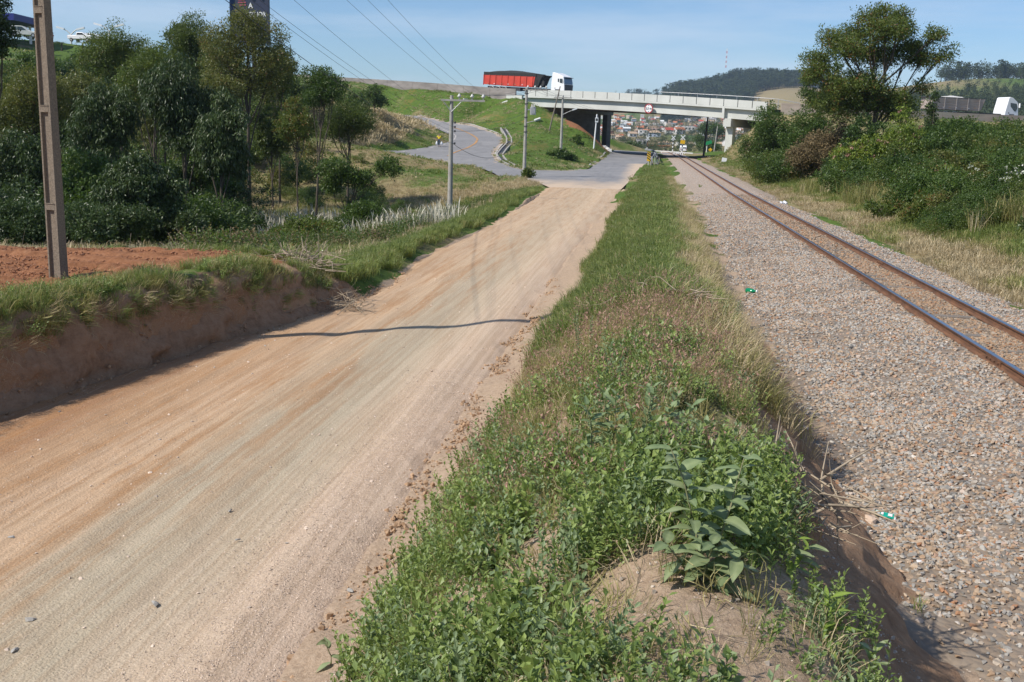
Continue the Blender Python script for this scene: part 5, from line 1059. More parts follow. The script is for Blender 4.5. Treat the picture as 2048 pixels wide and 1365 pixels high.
# ------------------------------------------------------------------ vehicles
def wheel(parent, x, y, r, w_=.3, rimm=None):
    mb = MB(); mb.tube([(x, y-w_/2, r), (x, y+w_/2, r)], r, MT['black'], 20, smooth=False); o = mb.build('wheel', parent)
    mb = MB(); mb.tube([(x, y-w_/2-.012, r), (x, y+w_/2+.012, r)], r*.56, rimm or MT['steel'], 14, smooth=False); mb.build('rim', o)
def truck(label, pf, pr, s, red):
    Q = off(HB, s, -.95); q = seen(Q)[0]; F_ = np.array([np.interp(pf, q, Q[:, k]) for k in range(3)]); R_ = np.array([np.interp(pr, q, Q[:, k]) for k in range(3)])
    d = F_-R_; Lt = np.linalg.norm(d); t_ = thing('dump_truck', label, 'truck', R_, 0); t_.rotation_euler = (0, -math.asin(d[2]/Lt), math.atan2(d[1], d[0]))
    body = MT['red'] if red else MT['brownp']; tl = Lt*.735 if red else Lt*.60; b0, b1 = (1.35, 3.05) if red else (1.45, 3.15)
    mb = MB(); prof = [(0, b0), (0, b1), (tl-.1, b1-.0), (tl*.93, b0+.15), (tl*.90, b0), (tl*.5, b0)]
    if red: prof = [(0, b0+.1), (0, b1), (tl*.88, b1), (tl*.86, b0+.2), (tl*.84, b0), (tl*.3, b0), (tl*.28, b0+.1)]
    mb.prism(prof, -1.25, 1.25, body); tr = mb.build('trailer_body', t_)
    nr = 9 if red else 5
    for i in range(nr):
        xx_ = .06+(tl*(.84 if red else .88))*i/(nr-1); mb = MB(); mb.box((xx_, -1.30, (b0+b1)/2), (.10 if red else .16, .10, b1-b0+.06), MT['red'] if red else mat('rib_grey', (.30, .27, .26), (.2, .18, .17), 3, .8) if i == 0 else (MT['red'] if red else bpy.data.materials['rib_grey'])); mb.build('side_rib', tr)
    if not red:
        for zz in (.35, .7, 1.05, 1.35): mb = MB(); mb.box((tl*.44, -1.265, b0+zz), (tl*.86, .03, .05), MT['brownp']); mb.build('side_plank', tr)
    mb = MB(); mb.box((tl*.45, 0, b1+(.24 if red else .03)), (tl*(.9 if red else .97), 2.56, .5 if red else .1), MT['coal'] if red else MT['dark']); mb.build('tarpaulin_edge' if red else 'top_rail', tr)
    # load heap
    gxn, gyn = 26, 9; V = []; F = []
    for i in range(gxn):
        for j in range(gyn):
            u, v = i/(gxn-1.), j/(gyn-1.)*2-1; hgt = math.sin(math.pi*u)**.5*(1-v*v)*(.42 if red else .34)*(.75+.5*(vn(np.array([u*9.]), np.array([v*2.]), 1, 71)[0]+.5))
            V.append(((.03+.86*u)*tl if red else (.22+.5*u)*tl, v*1.15, b1+(.42 if red else -.02)+hgt))
    for i in range(gxn-1):
        for j in range(gyn-1): a = i*gyn+j; F.append((a, a+gyn, a+gyn+1, a+1))
    link('load', mesh_np('load', V, F, [MT['coal'] if red else MT['limes']], smooth=True), t_)
    if red:
        mb = MB(); mb.prism([(tl*.87, b1+.42), (tl*1.02, b1+.28), (tl*.98, b1-.1), (tl*.93, b0+.1), (tl*.86, b0+.1)], -1.2, 1.2, MT['coal']); mb.build('trailer_front', tr)
        mb = MB(); mb.tube([(tl*.975, -.9, 2.05), (tl*.975, -.6, 2.05)], .52, MT['black'], 18, smooth=False); mb.build('spare_wheel', t_)
        mb = MB(); mb.tube([(tl*.895, -1.2, 2.1), (tl*.895, -.9, 2.1)], .45, MT['black'], 18, smooth=False); mb.build('spare_wheel', t_)
    mb = MB(); mb.box((Lt*.46, 0, 1.05), (Lt*.88, .9, .3), MT['dark']); mb.box((tl*.55, 0, .85), (2.2, 2.2, .45), MT['dark']); mb.build('chassis', t_)
    axles = [tl*.14, tl*.25, tl*.36] if red else [tl*.10, tl*.27, tl*.44]
    for a in axles+[Lt-4.4, Lt-5.7, Lt-1.35]:
        for s_ in (-1.05, 1.05): wheel(t_, a, s_, .52)
    for a in axles:
        mb = MB(); pts = [(a+.66*math.cos(q), -1.08, .52+.66*math.sin(q)) for q in np.linspace(.25, 2.9, 9)]; mb.tube(pts, .05, MT['steel'], 5); mb.build('mudguard', t_)
    for q in range(7): mb = MB(); mb.box((tl*(.08+.12*q), -1.365, b0+.28), (.3, .012, .06), MT['white'] if q % 2 else MT['orange']); mb.build('reflector', tr)
    # cab
    x0 = Lt-(2.75 if red else 2.6); xe = Lt
    if red: pr_ = [(x0, .75), (x0, 2.2), (x0+.12, 3.85), (x0+.5, 3.86), (x0+1.7, 3.5), (xe-.35, 3.25), (xe-.12, 2.3), (xe, 1.2), (xe, .55), (xe-.7, .55), (xe-.95, 1.15), (xe-1.75, 1.15), (xe-2.0, .75)]
    else: pr_ = [(x0, .75), (x0+.05, 1.6), (x0+.35, 2.9), (x0+.5, 3.6), (x0+.75, 3.72), (x0+1.3, 3.6), (xe-.45, 3.05), (xe-.2, 2.7), (xe-.08, 1.7), (xe, 1.2), (xe, .5), (xe-.7, .5), (xe-.95, 1.12), (xe-1.75, 1.12), (xe-2.0, .7)]
    mb = MB(); mb.prism(pr_, -1.22, 1.22, MT['white']); cb = mb.build('cab', t_, bevel=.06)
    mb = MB()
    if red: mb.box((xe-.0, 0, 1.35), (.10, 2.2, 1.3), MT['dark']); mb.prism([(xe-.36, 3.1), (xe-.29, 3.15), (xe-.02, 2.15), (xe-.10, 2.1)], -1.12, 1.12, MT['sky_glass']); 
    else: mb.prism([(xe-.42, 3.0), (xe-.36, 3.06), (xe-.03, 1.85), (xe-.10, 1.8)], -1.12, 1.12, MT['sky_glass'])
    mb.build('windscreen', cb)
    mb = MB()
    if red: mb.prism([(xe-1.05, 2.9), (xe-.5, 2.9), (xe-.32, 2.15), (xe-1.0, 2.25)], -1.245, -1.21, MT['glass']); mb.prism([(xe-1.45, 2.9), (xe-1.2, 2.9), (xe-1.15, 2.35), (xe-1.4, 2.35)], -1.245, -1.21, MT['glass'])
    else: mb.prism([(xe-1.75, 2.85), (xe-.55, 2.75), (xe-.32, 2.15), (xe-.55, 1.6), (xe-.85, 1.62), (xe-1.65, 2.3)], -1.245, -1.21, MT['glass'])
    mb.build('side_window', cb)
    mb = MB(); mb.box((xe-.12, -1.42, 2.5), (.12, .22, .65), MT['white']); mb.build('mirror', cb)
    mb = MB(); mb.box((xe-.1, 0, 3.12), (.35, 2.1, .08), MT['dark']); mb.build('sun_visor', cb)
    mb = MB(); mb.box((xe-1.9, -1.235, 1.35), (.16, .02, .14), MT['dark']); mb.build('door_handle', cb)
    mb = MB(); mb.prism([(xe-2.05, .6), (xe-1.85, 1.22), (xe-.88, 1.22), (xe-.65, .6), (xe-.72, .6), (xe-.95, 1.14), (xe-1.78, 1.14), (xe-1.98, .6)], -1.26, -1.0, MT['steel']); mb.build('mudguard', cb)
    return t_
truck('truck with white cab and red dump trailer heaped with dark load', 1136, 975, 3.4, True)
truck('truck with white cab and weathered brown dump trailer holding pale load', 2022, 1850, 3.4, False)
def car(label, pos, rz, L_=4.1, Hh=1.48, m=None, kind='hatch', group=None, name='parked_car', cat='car'):
    t_ = thing(name, label, cat, pos, rz, group); m = m or MT['white']; w_ = .86
    P = {'hatch': [(0, .35), (0, .95), (.12, 1.35), (.45, Hh), (1.9, Hh), (2.75, 1.0), (3.75, .82), (L_, .6), (L_, .3)],
         'sedan': [(0, .35), (0, .9), (.75, .98), (1.3, 1.4), (2.3, 1.4), (3.05, .95), (4.0, .8), (L_, .6), (L_, .3)],
         'pickup': [(0, .45), (0, 1.05), (1.6, 1.05), (1.75, Hh), (2.9, Hh), (3.6, 1.1), (4.5, 1.0), (L_, .8), (L_, .4)]}[kind]
    mb = MB(); mb.prism(P, -w_, w_, m); b = mb.build('body', t_, bevel=.07)
    for s_ in (-1, 1):
        mb = MB(); y0 = s_*w_; yy_ = (y0-.0, y0+s_*.012)
        if kind == 'hatch': mb.prism([(.35, 1.02), (.5, Hh-.1), (1.15, Hh-.1), (1.15, 1.0)], *yy_, MT['glass']); mb.prism([(1.22, 1.0), (1.22, Hh-.1), (1.85, Hh-.1), (2.5, 1.02)], *yy_, MT['glass'])
        elif kind == 'sedan': mb.prism([(.95, .98), (1.38, 1.32), (2.25, 1.32), (2.85, .98)], *yy_, MT['glass'])
        else: mb.prism([(1.85, 1.1), (1.9, Hh-.1), (2.85, Hh-.1), (3.35, 1.1)], *yy_, MT['glass'])
        mb.build('side_window', b)
    mb = MB(); mb.box((.03 if kind != 'pickup' else 1.68, 0, 1.16), (.12, 1.4, .3), MT['glass']); mb.build('rear_window', b)
    for s_ in (-.72, .72): mb = MB(); mb.box((-.01, s_, .82), (.06, .2, .22), mat('tail_lamp', (.5, .02, .02), None, 3, .3) if 'tail_lamp' not in bpy.data.materials else bpy.data.materials['tail_lamp']); mb.build('tail_lamp', b)
    for a in (.75, L_-.8):
        for s_ in (-.82, .82): wheel(t_, a, s_, .31, .2)
    return t_
def onp(px, d, dz=0):
    c = CAM+(_fh+_rt*(px-CX)/FPX)*d; z_ = H(c[0], c[1]); dd = math.hypot(c[0], c[1]); z_ += .5*float(vn(np.array([c[0]]), np.array([c[1]]), 5, 4)[0])*min(1, max(0, (dd-25)/35)); return (c[0], c[1], z_+dz)
def level(px, py, d): q = at(px, py, d); return (q[0], q[1], q[2])
car('silver white hatchback parked on the hill edge under the blue canopy', level(22, 74.5, 150), YAW+.15, 4.2, 1.62, MT['whited'], 'hatch', 'cars parked on the hill')
car('white sedan parked just right of the near concrete pole, behind a palm', level(104, 81, 166), YAW+2.9+.3, 4.3, 1.4, MT['white'], 'sedan', 'cars parked on the hill')
car('white pickup with red tail lamps, third in the row on the hill', level(142, 84.5, 168), YAW-.25, 4.6, 1.5, MT['white'], 'pickup', 'cars parked on the hill')
car('white hatchback at the right end of the row on the hill', level(172, 86.5, 168), YAW-.1, 4.0, 1.5, MT['white'], 'hatch', 'cars parked on the hill')
p = hwy(1338, 8.5, -.9); car('white car whose roof just shows above the bridge parapet', (p[0], p[1], p[2]-.55), rz2, 4.2, 1.5, MT['white'], 'hatch', name='moving_car')
p = at(1366, 306.5, 262); car('small white car driving away in dust on the dirt road beyond the bridge', (p[0], p[1], H(p[0], p[1])+.1), math.pi/2, 4.1, 1.75, MT['white'], 'hatch', name='distant_car')
# hill edge: palms, lamps, canopy, billboard
mb = MB(); mb.box((0, 0, 0), (9, 12, 1.0), MT['blue']); cn = thing('blue_canopy', 'flat blue canopy roof at the upper left above the parked hatchback', 'canopy', level(8, 41, 158), YAW); mb.build('roof', cn)
for a in (-3, 2.6): mb = MB(); mb.box((a, 3, -3.2), (.3, .3, 6), MT['white']); mb.build('column', cn)
for px, py, d, s, l in ((141, 56, 172, 1, 'white twin headed lamp post just right of the near concrete pole top'), (218, 49, 168, 1.05, 'white twin headed lamp post above the round topped tree'), (66, 60, 175, .9, 'white lamp post partly behind the near concrete pole'), (352, 76, 185, .8, 'white lamp head showing between tree tops')):
    q = at(px, py, d); g0 = H(q[0], q[1])-1; t_ = thing('lamp_post', l, 'lamp post', (q[0], q[1], g0), YAW, 'lamp posts on the hill'); hh = q[2]-g0-.25*s
    mb = MB(); mb.tube([(0, 0, 0), (0, 0, hh-.9)], [.18*s, .16*s], MT['whited'], 8); mb.build('post', t_)
    for s_ in (-1, 1):
        mb = MB(); mb.tube([(0, 0, hh-.9), (s_*.55*s, 0, hh-.35), (s_*1.1*s, 0, hh)], .09, MT['whited'], 6); a = mb.build('arm', t_)
        mb = MB(); mb.box((s_*1.75*s, 0, hh+.16), (1.35*s, .4, .3), MT['white'], R3=Matrix.Rotation(-s_*.25, 3, 'Y')); mb.build('lamp_head', a)
for px, d, l in ((123, 158, 'small palm on the slope in front of the white sedan'), (165, 160, 'small palm on the slope left of the last parked car')):
    b = at(px, 92, d); b[2] -= .6; t_ = thing('young_palm', l, 'palm', b); r = np.random.default_rng(px); V = []; F = []; T = []
    mb = MB(); mb.tube([(0, 0, -.5), (.05, 0, 1.0)], [.14, .09], MT['bark'], 7); mb.build('trunk', t_)
    for i in range(13):
        a = r.uniform(0, 6.28); dd = np.array([math.cos(a), math.sin(a), 0]); prev = np.array([0, 0, 1.]); 
        for k in range(9):
            u = (k+1)/9.; c = np.array([0, 0, 1.])+dd*1.5*u+np.array([0, 0, 1.1*u-1.5*u*u])
            for s_ in (-1, 1): sd_ = np.array([-dd[1], dd[0], -.35])*s_; leaf(V, F, T, c, sd_+dd*.6, np.array([0, 0, 1.]), .42*(1.1-u*.6), .10, r.random())
    link('fronds', mesh_np('fronds', V, F, [LF['mid']], {'tone': T}), t_)
# billboard
bb = thing('billboard', 'dark navy double sided billboard behind the tallest tree', 'billboard', level(505, 36, 120), YAW+.0); bw = .06*1
mb = MB(); q0 = at(473, 6, 120)-at(505, 36, 120); mb.box((0, 0, 0), (4.6, .25, 6.0), MT['navy'], R3=Matrix.Rotation(-.30, 3, 'Z')); pb = mb.build('panel', bb)
bb.scale = (1, 1, 1)
mb = MB(); mb.box((-2.15, .9, .25), (1.6, .25, 5.6), mat('dark_blue_panel', (.015, .05, .16), (.01, .03, .1), .8, .5), R3=Matrix.Rotation(.5, 3, 'Z')); mb.build('rear_panel', bb)
mb = MB(); mb.tube([(0, .3, -2), (0, .3, -14)], .25, MT['dark'], 8); mb.build('column', bb)
wm = mat('white_lettering', (.75, .75, .75), None, 2, .5); pm = mat('pink_lettering', (.35, .05, .10), None, 2, .5)
R30 = (math.pi/2+.0, 0, -.30)
def onb(a, z_): return (a*math.cos(-.30)-(-.15)*math.sin(-.30)-.045, a*math.sin(-.30)-.15*math.cos(-.30), z_)
text('A', .85, wm, bb, onb(-.1, 1.35), R30, 'letter_a', bold=.02); text('MELHOR', .72, wm, bb, onb(.55, .35), R30, 'lettering', bold=.015)
for k, (a, z_, w_) in enumerate(((-1.3, 2.05, .9), (-1.25, 1.75, 1.1), (-1.2, 1.45, 1.0))): mb = MB(); mb.box(onb(a, z_), (w_, .02, .14), pm, R3=Matrix.Rotation(-.30, 3, 'Z')); mb.build('pink_stripe', bb)
for a in (-.6, .6, 1.8):
    mb = MB(); b0 = np.array(onb(a, 3.0)); mb.tube([b0, b0+[-.1, -.8, .25]], .03, MT['steel'], 5); mb.box(b0+[-.1, -.8, .25], (.3, .2, .1), MT['steel']); mb.build('floodlight', bb)
# ------------------------------------------------------------------ near concrete pole
pb_ = gz(118, 562, .3); PZ = H(pb_[0], pb_[1])-.05
pl = thing('concrete_pole', 'near weathered concrete power pole with recessed channel and step ribs, left foreground', 'pole', (pb_[0], pb_[1], PZ), YAW-rad(20), 'power poles')
mb = MB(); zs_ = [0, 10.3]; V = []
def sec(s, zz): a, b, f, c = .108*s, .075*s, .028, .04*s; return [(-a, -b), (-a+f, -b), (-a+f+.012, -b+c), (a-f*1.7-.012, -b+c), (a-f*1.7, -b), (a, -b), (a, b), (a-f, b), (a-f-.01, b-c), (-a+f+.01, b-c), (-a+f, b), (-a, b)]
s0 = [(x_, y_, 0) for x_, y_ in sec(1.12, 0)]; s1 = [(x_, y_, 10.3) for x_, y_ in sec(.8, 0)]; k = len(s0)
rings = [[(p[0]+(q[0]-p[0])*u, p[1]+(q[1]-p[1])*u, 10.3*u) for p, q in zip(s0, s1)] for u in np.linspace(0, 1, 18)]
for rg in rings: V += rg
mb.add(V, [(i*k+j, i*k+(j+1) % k, (i+1)*k+(j+1) % k, (i+1)*k+j) for i in range(17) for j in range(k)], MT['pole']); mb.add(rings[-1], [tuple(range(k))], MT['pole']); sh = mb.build('shaft', pl)
for zz in (1.2, 2.72, 4.2, 5.7, 7.2, 8.7):
    s_ = 1.12-.32*zz/10.3; mb = MB()
    for sg_ in (-1, 1): mb.box((-.006*s_, sg_*.060*s_, zz), (.152*s_, .036*s_, .10), MT['pole'])
    mb.box((-.006*s_, -.066*s_, zz+.052), (.16*s_, .04*s_, .012), MT['pole']); mb.build('step_rib', sh)
u_arm = np.array([_rt[0], _rt[1], 0])
def arm(parent, z_, a0, a1, rz_local=0, m=None, h=.11):
    mb = MB(); mb.box(((a0+a1)/2, -.12, z_), (a1-a0, .09, h), m or MT['conc']); return mb.build('crossarm', parent)
# poles further on
def upole(label, px, base, top, d, r0=.17, r1=.10, lean=None, m=None, zb=None, name='concrete_pole', group='power poles', cat='pole'):
    b = at(px, base, d); tp = at(px if lean is None else lean, top, d); gzz = H(b[0], b[1])-.15; b[2] = gzz
    t_ = thing(name, label, cat, b, YAW, group); hgt = tp[2]-gzz; lx = 0
    if lean is not None: lx = (lean-px)*d/FPX
    mb = MB(); mb.tube([(lx*u, 0, hgt*u) for u in (0, .33, .66, 1)], [r0, r0+(r1-r0)*.33, r0+(r1-r0)*.66, r1], m or MT['conc'], 14); mb.build('shaft', t_); return t_, b, hgt
def insul(parent, x, y, z, s=1):
    mb = MB(); mb.tube([(x, y, z), (x, y, z+.12*s)], .025*s, MT['steel'], 6); 
    mb.tube([(x, y, z+.10*s), (x, y, z+.16*s), (x, y, z+.22*s), (x, y, z+.30*s)], [.05*s, .12*s, .06*s, .03*s], MT['whited'], 10); mb.build('insulator', parent)
p9, b9, h9 = upole('round grey concrete pole with long crossarm standing in the hollow', 899, 460, 193, 60, .17, .10)
arm(p9, h9-.28, -.62, 1.95)
for s_ in (-.5, .6):
    mb = MB(); mb.tube([(s_, -.13, h9-.33), (0.0, -.13, h9-.95)], .025, MT['steel'], 5); mb.build('brace', p9)
for a in (.45, 1.2, 1.85): insul(p9, a, -.12, h9-.22, 1.1)
for z_ in (h9-1.55, h9-1.8, h9-2.05, h9-2.75): mb = MB(); mb.tube([(-.12, 0, z_), (.24, -.05, z_)], .02, MT['steel'], 5); mb.tube([(.22, -.05, z_-.06), (.22, -.05, z_+.06)], .05, MT['dark'], 8); mb.build('bracket', p9)
p10, b10, h10 = upole('concrete pole carrying a grey transformer at the road junction', 1048, 356, 178, 92, .17, .11)
arm(p10, h10-.15, -.35, 1.9)
for a in (.1, .75, 1.25, 1.75): insul(p10, a, -.12, h10-.1, 1.1)
mb = MB(); mb.tube([(.62, 0, h10-2.35), (.62, 0, h10-1.65)], .27, MT['steel'], 14, smooth=False); mb.box((.62, -.27, h10-2.0), (.34, .05, .5), MT['steel']); mb.box((.62, .27, h10-2.0), (.34, .05, .5), MT['steel']); mb.box((.25, 0, h10-1.9), (.3, .1, .1), MT['steel']); tf = mb.build('transformer', p10)
for a in (.5, .62, .74): mb = MB(); mb.tube([(a, 0, h10-1.65), (a, 0, h10-1.4)], [.05, .03], MT['whited'], 7); mb.build('bushing', tf)
mb = MB(); mb.tube([(0, -.1, h10-3.1), (.9, -.2, h10-2.85)], .025, MT['steel'], 5); mb.build('bracket', p10)
for a in (-.2, .4): mb = MB(); mb.tube([(a, -.12, h10-.2), (0, -.12, h10-.7)], .022, MT['steel'], 5); mb.build('brace', p10)
for z_ in (h10-.5, h10-1.4, h10-2.6, h10-3.4, h10-3.9): mb = MB(); mb.tube([(0, 0, z_), (0, 0, z_+.05)], .2, MT['dark'], 12, smooth=False); mb.build('band', p10)
p11, b11, h11 = upole('concrete pole with street lamp standing on the grass slope', 1121, 319, 192, 127, .19, .11)
arm(p11, h11-.3, -1.1, 1.15, h=.1); mb = MB(); mb.tube([(.08, -.1, h11-2.35), (.9, -.5, h11-1.95), (1.25, -.7, h11-1.8)], .04, MT['steel'], 6); la = mb.build('lamp_arm', p11)
mb = MB(); mb.box((1.5, -.8, h11-1.68), (.62, .26, .16), MT['white'], R3=Matrix.Rotation(-.35, 3, 'Y')); mb.build('lamp_head', la)
for a in (-.9, 0, .95): insul(p11, a, -.12, h11-.25, .9)
upole('leaning dark wooden pole on the slope in front of the bridge end', 1098, 265, 174, 150, .12, .07, lean=1117, m=MT['wood'], name='wooden_pole')
upole('grey pole beside the railway just beyond the bridge', 1407, 309, 232, 175, .19, .15, lean=1411, m=MT['concd'])
upole('pale slim pole right of the green road sign beyond the bridge', 1428, 301, 252, 250, .16, .12, lean=1432)
upole('lone slim pole in front of the barrier on the left hillside', 609, 187, 145, 180, .13, .09)
upole('slim pole behind the town houses, left under the bridge', 1222, 303, 272, 235, .12, .09, group=None)
# white post with small sign
t_, b_, h_ = upole('white post with a small white traffic panel under the bridge end', 1187, 308, 229, 150, .12, .09, lean=1190.5, m=MT['white'], name='sign_post', group=None, cat='sign post')
mb = MB(); mb.box((.24, -.14, h_-.85), (.46, .06, .7), MT['white']); pn = mb.build('panel', t_); mb = MB(); mb.box((.24, -.18, h_-.8), (.3, .02, .35), MT['dark']); mb.build('print', pn)
# wires
def wire(label, A, B, sag, r_=.010, group=None):
    mb = MB(); A = np.array(A, float); B = np.array(B, float); pts = [A+(B-A)*u-np.array([0, 0, sag*4*u*(1-u)]) for u in np.linspace(0, 1, 25)]; mb.tube(pts, r_, MT['cable'], 5); o = mb.build('power_line'); tag(o, label, 'cable', group); return pts
def loc9(a, z_): return np.array([b9[0], b9[1], b9[2]])+u_arm*a+np.array([0, 0, z_])
def loc10(a, z_): return np.array([b10[0], b10[1], b10[2]])+u_arm*a+np.array([0, 0, z_])
def loc11(a, z_): return np.array([b11[0], b11[1], b11[2]])+u_arm*a+np.array([0, 0, z_])
specs = [(775, 1.85, h9+.08, 1.9, .35, .005, 'rightmost of the seven cables running from the near pole'), (735, 1.2, h9+.08, 1.2, .35, .005, 'second cable from the right of the seven running from the near pole'),
 (693, .45, h9+.08, .5, .35, .005, 'third cable from the right of the seven running from the near pole'), (588, .1, h9-1.55, .25, .4, .005, 'middle cable of the seven running from the near pole'),
 (521, .1, h9-1.8, .2, .45, .005, 'third cable from the left of the seven running from the near pole'), (501, .1, h9-2.05, .15, .5, .005, 'second cable from the left, crossing the billboard top'), (450, .1, h9-2.75, .1, .7, .009, 'thick lowest cable passing left of the billboard top')]
for (pxt, fa, fz, na_, sag, r_, l) in specs:
    B = loc9(fa, fz); best = None
    for z_ in np.linspace(3, 13, 201):
        A = np.array([pb_[0], pb_[1], z_+PZ])+u_arm*na_; U = np.linspace(0.02, 1, 90)[:, None]; pts = A+(B-A)*U; pts[:, 2] -= (sag*4*U*(1-U))[:, 0]
        sx_, sy_, sw_ = seen(pts); ok = sw_ > 1; 
        if not (sy_[ok] < 0).any(): continue
        j = np.where((sy_[:-1] < 0) & (sy_[1:] >= 0))[0]
        if len(j) == 0: continue
        j = j[-1]; xa = sx_[j]+(sx_[j+1]-sx_[j])*(-sy_[j])/(sy_[j+1]-sy_[j]+1e-9)
        if best is None or abs(xa-pxt) < best[0]: best = (abs(xa-pxt), A)
    wire(l, best[1] if best else np.array([pb_[0], pb_[1], PZ+8])+u_arm*na_, B, sag, r_)
for a, a2, l in ((1.85, 1.75, 'wire'), (1.2, 1.25, 'wire'), (.45, .75, 'wire')): wire('thin wire between the pole in the hollow and the transformer pole', loc9(a, h9+.08), loc10(a2, h10+.1), .3, .010, 'thin wires between the far poles')
for z_ in (1.55, 2.05): wire('thin wire between the pole in the hollow and the transformer pole', loc9(.1, h9-z_), loc10(.1, h10-z_-.6), .35, .010, 'thin wires between the far poles')
wire('sagging cable from the hollow pole across the junction to the transformer pole', loc9(.1, h9-2.75), loc10(.1, h10-3.9), 1.5, .014)
for a in (-.9, 0, .95): wire('thin wire between the transformer pole and the pole on the slope', loc10(a*.6+.8, h10+.1), loc11(a, h11), .3, .010, 'thin wires crossing in front of the bridge')
for a in (-.5, .5): wire('thin wire running from the pole on the slope under the bridge', loc11(a, h11-.5), np.array(at(1420, 262, 240)), 1.2, .012, 'thin wires passing under the bridge')
# ------------------------------------------------------------------ road furniture
def gput(px, py, z0=0.): # ground point seen at a picture point
    p = gz(px, py, z0)
    for _ in range(8): p = gz(px, py, H(p[0], p[1]))
    return np.array([p[0], p[1], H(p[0], p[1])])
# chevron marker
p = at(1296, 338, 118); gzz = H(p[0], p[1]); cm = thing('hazard_marker', 'yellow and black striped hazard marker at the start of the guardrail', 'sign', (p[0], p[1], gzz), YAW)
mb = MB(); mb.tube([(0, .03, -.1), (0, .03, .9)], .05, MT['whited'], 8); mb.build('post', cm)
mb = MB(); mb.box((.02, 0, 1.35), (.42, .04, 1.1), MT['yellow']); pn = mb.build('panel', cm)
for k in range(4):
    z_ = .98+.28*k; a = max(.82, z_-.02); mb = MB(); V = [(-.188, -.024, min(1.9, z_+.17)), (-.188, -.024, min(1.9, z_+.31)), (.228, -.024, min(1.89, z_+.02)), (.228, -.024, max(.81, z_-.12))]; mb.add(V, [(0, 3, 2, 1)], MT['dark']); mb.build('stripe', pn)
# battered guardrail
def wbeam(mb, P, m, s=.9, R_=None):
    prof = [(0, -.155), (.05, -.12), (.05, -.05), (0, 0), (.05, .05), (.05, .12), (0, .155)]; V = []; n = len(P)
    for i in range(n):
        T_ = np.array(P[min(i+1, n-1)])-np.array(P[max(0, i-1)]); T_ /= np.linalg.norm(T_); N_ = np.array([-T_[1], T_[0], 0]); N_ /= (np.linalg.norm(N_)+1e-9); U_ = np.cross(T_, N_)
        if U_[2] < 0: U_ = -U_
        for a, b in prof: V.append(np.array(P[i])+N_*a*s+U_*b*s)
    mb.add(V, [(i*7+j, i*7+j+1, i*7+j+8, i*7+j+7) for i in range(n-1) for j in range(6)], m)
gr = thing('guardrail', 'battered bent steel guardrail at the right edge of the asphalt before the bridge', 'guardrail', (0, 0, 0))
pts = [at(1297, 344, 118), at(1300, 334, 119), at(1304, 325, 122), at(1307, 314, 126), at(1311, 306.5, 132), at(1313, 309, 150), at(1312, 305, 170), at(1304, 301, 190), at(1290, 299, 200)]
mb = MB(); P = resamp(pts, .6); P[1:-1] += R.normal(0, .06, (len(P)-2, 3))*np.interp(np.arange(len(P)-2), [0, 20, 30], [1, 1, .1])[:, None]; wbeam(mb, P, MT['steel'], 1.1); mb.build('rail_beam', gr)
pts = [at(1312, 306, 131), at(1309, 316, 125), at(1310, 328, 121), at(1307, 340, 118.5)]; mb = MB(); wbeam(mb, resamp(pts, .5), MT['steel'], 1.0); mb.build('torn_beam', gr)
pts = [at(1313, 318, 122), at(1317, 315, 124), at(1319, 322, 121), at(1315, 330, 120), at(1311, 338, 118.5)]; mb = MB(); wbeam(mb, resamp(pts, .4), MT['concd'], 1.0); mb.build('torn_beam', gr)
for px, py, d in ((1301, 340, 118), (1305, 332, 121), (1314, 322, 126), (1315, 316, 140), (1314, 311, 158), (1306, 306, 178)):
    q = at(px, py, d); g0 = H(q[0], q[1]); mb = MB(); mb.box((q[0], q[1], g0+.35), (.15, .1, .8), MT['concd'] if px < 1310 else MT['steel'], rz=.4*R.normal()); mb.build('post', gr)
# level crossing furniture
def xpost(label, px, base, top, d, extra=None):
    b = at(px, base, d); tz = at(px, top, d)[2]; b[2] = H(b[0], b[1]); t_ = thing('crossing_post', label, 'sign post', b, YAW, 'level crossing posts'); h_ = tz-b[2]; n = 9
    for k in range(n): mb = MB(); mb.tube([(0, 0, h_*k/n), (0, 0, h_*(k+1)/n)], .13, MT['white'] if k % 2 else MT['dark'], 8, smooth=False); mb.build('post_band', t_)
    for s_ in (-1, 1): mb = MB(); mb.box((0, -.16-.02*s_, h_-.1), (1.3, .03, .2), MT['white'], R3=Matrix.Rotation(s_*.8, 3, 'Y')); mb.build('cross_blade', t_)
    if extra == 'yellow': mb = MB(); mb.box((0, -.2, h_-1.0), (.95, .04, .75), MT['yellow'], R3=Matrix.Rotation(.12, 3, 'Y')); mb.build('yellow_panel', t_)
    if extra == 'light': mb = MB(); mb.box((0, -.22, h_-1.5), (.32, .1, 1.0), MT['dark']); l_ = mb.build('signal_box', t_); mb = MB(); mb.tube([(0, -.28, h_-1.3), (0, -.31, h_-1.3)], .11, MT['orange'], 10); mb.tube([(0, -.28, h_-1.7), (0, -.31, h_-1.7)], .11, MT['orange'], 10); mb.build('signal_lens', l_)
    return t_
xpost('striped crossing post with signal lights, left of the rails beyond the bridge', 1294, 299, 276, 245, 'light'); xpost('slim striped crossing post right of the rails beyond the bridge', 1345, 304, 275, 235)
xpost('striped crossing post with yellow panel beside the white car', 1363.5, 310, 274.5, 208, 'yellow')
t_, b_, h_ = upole('green road sign on a pale post beyond the bridge', 1413, 305, 284, 230, .12, .1, m=MT['whited'], name='road_sign', group=None, cat='sign'); mb = MB(); mb.box((.3, -.15, h_-.2), (1.5, .05, .75), MT['green'], R3=Matrix.Rotation(-.3, 3, 'Y')); mb.build('panel', t_)
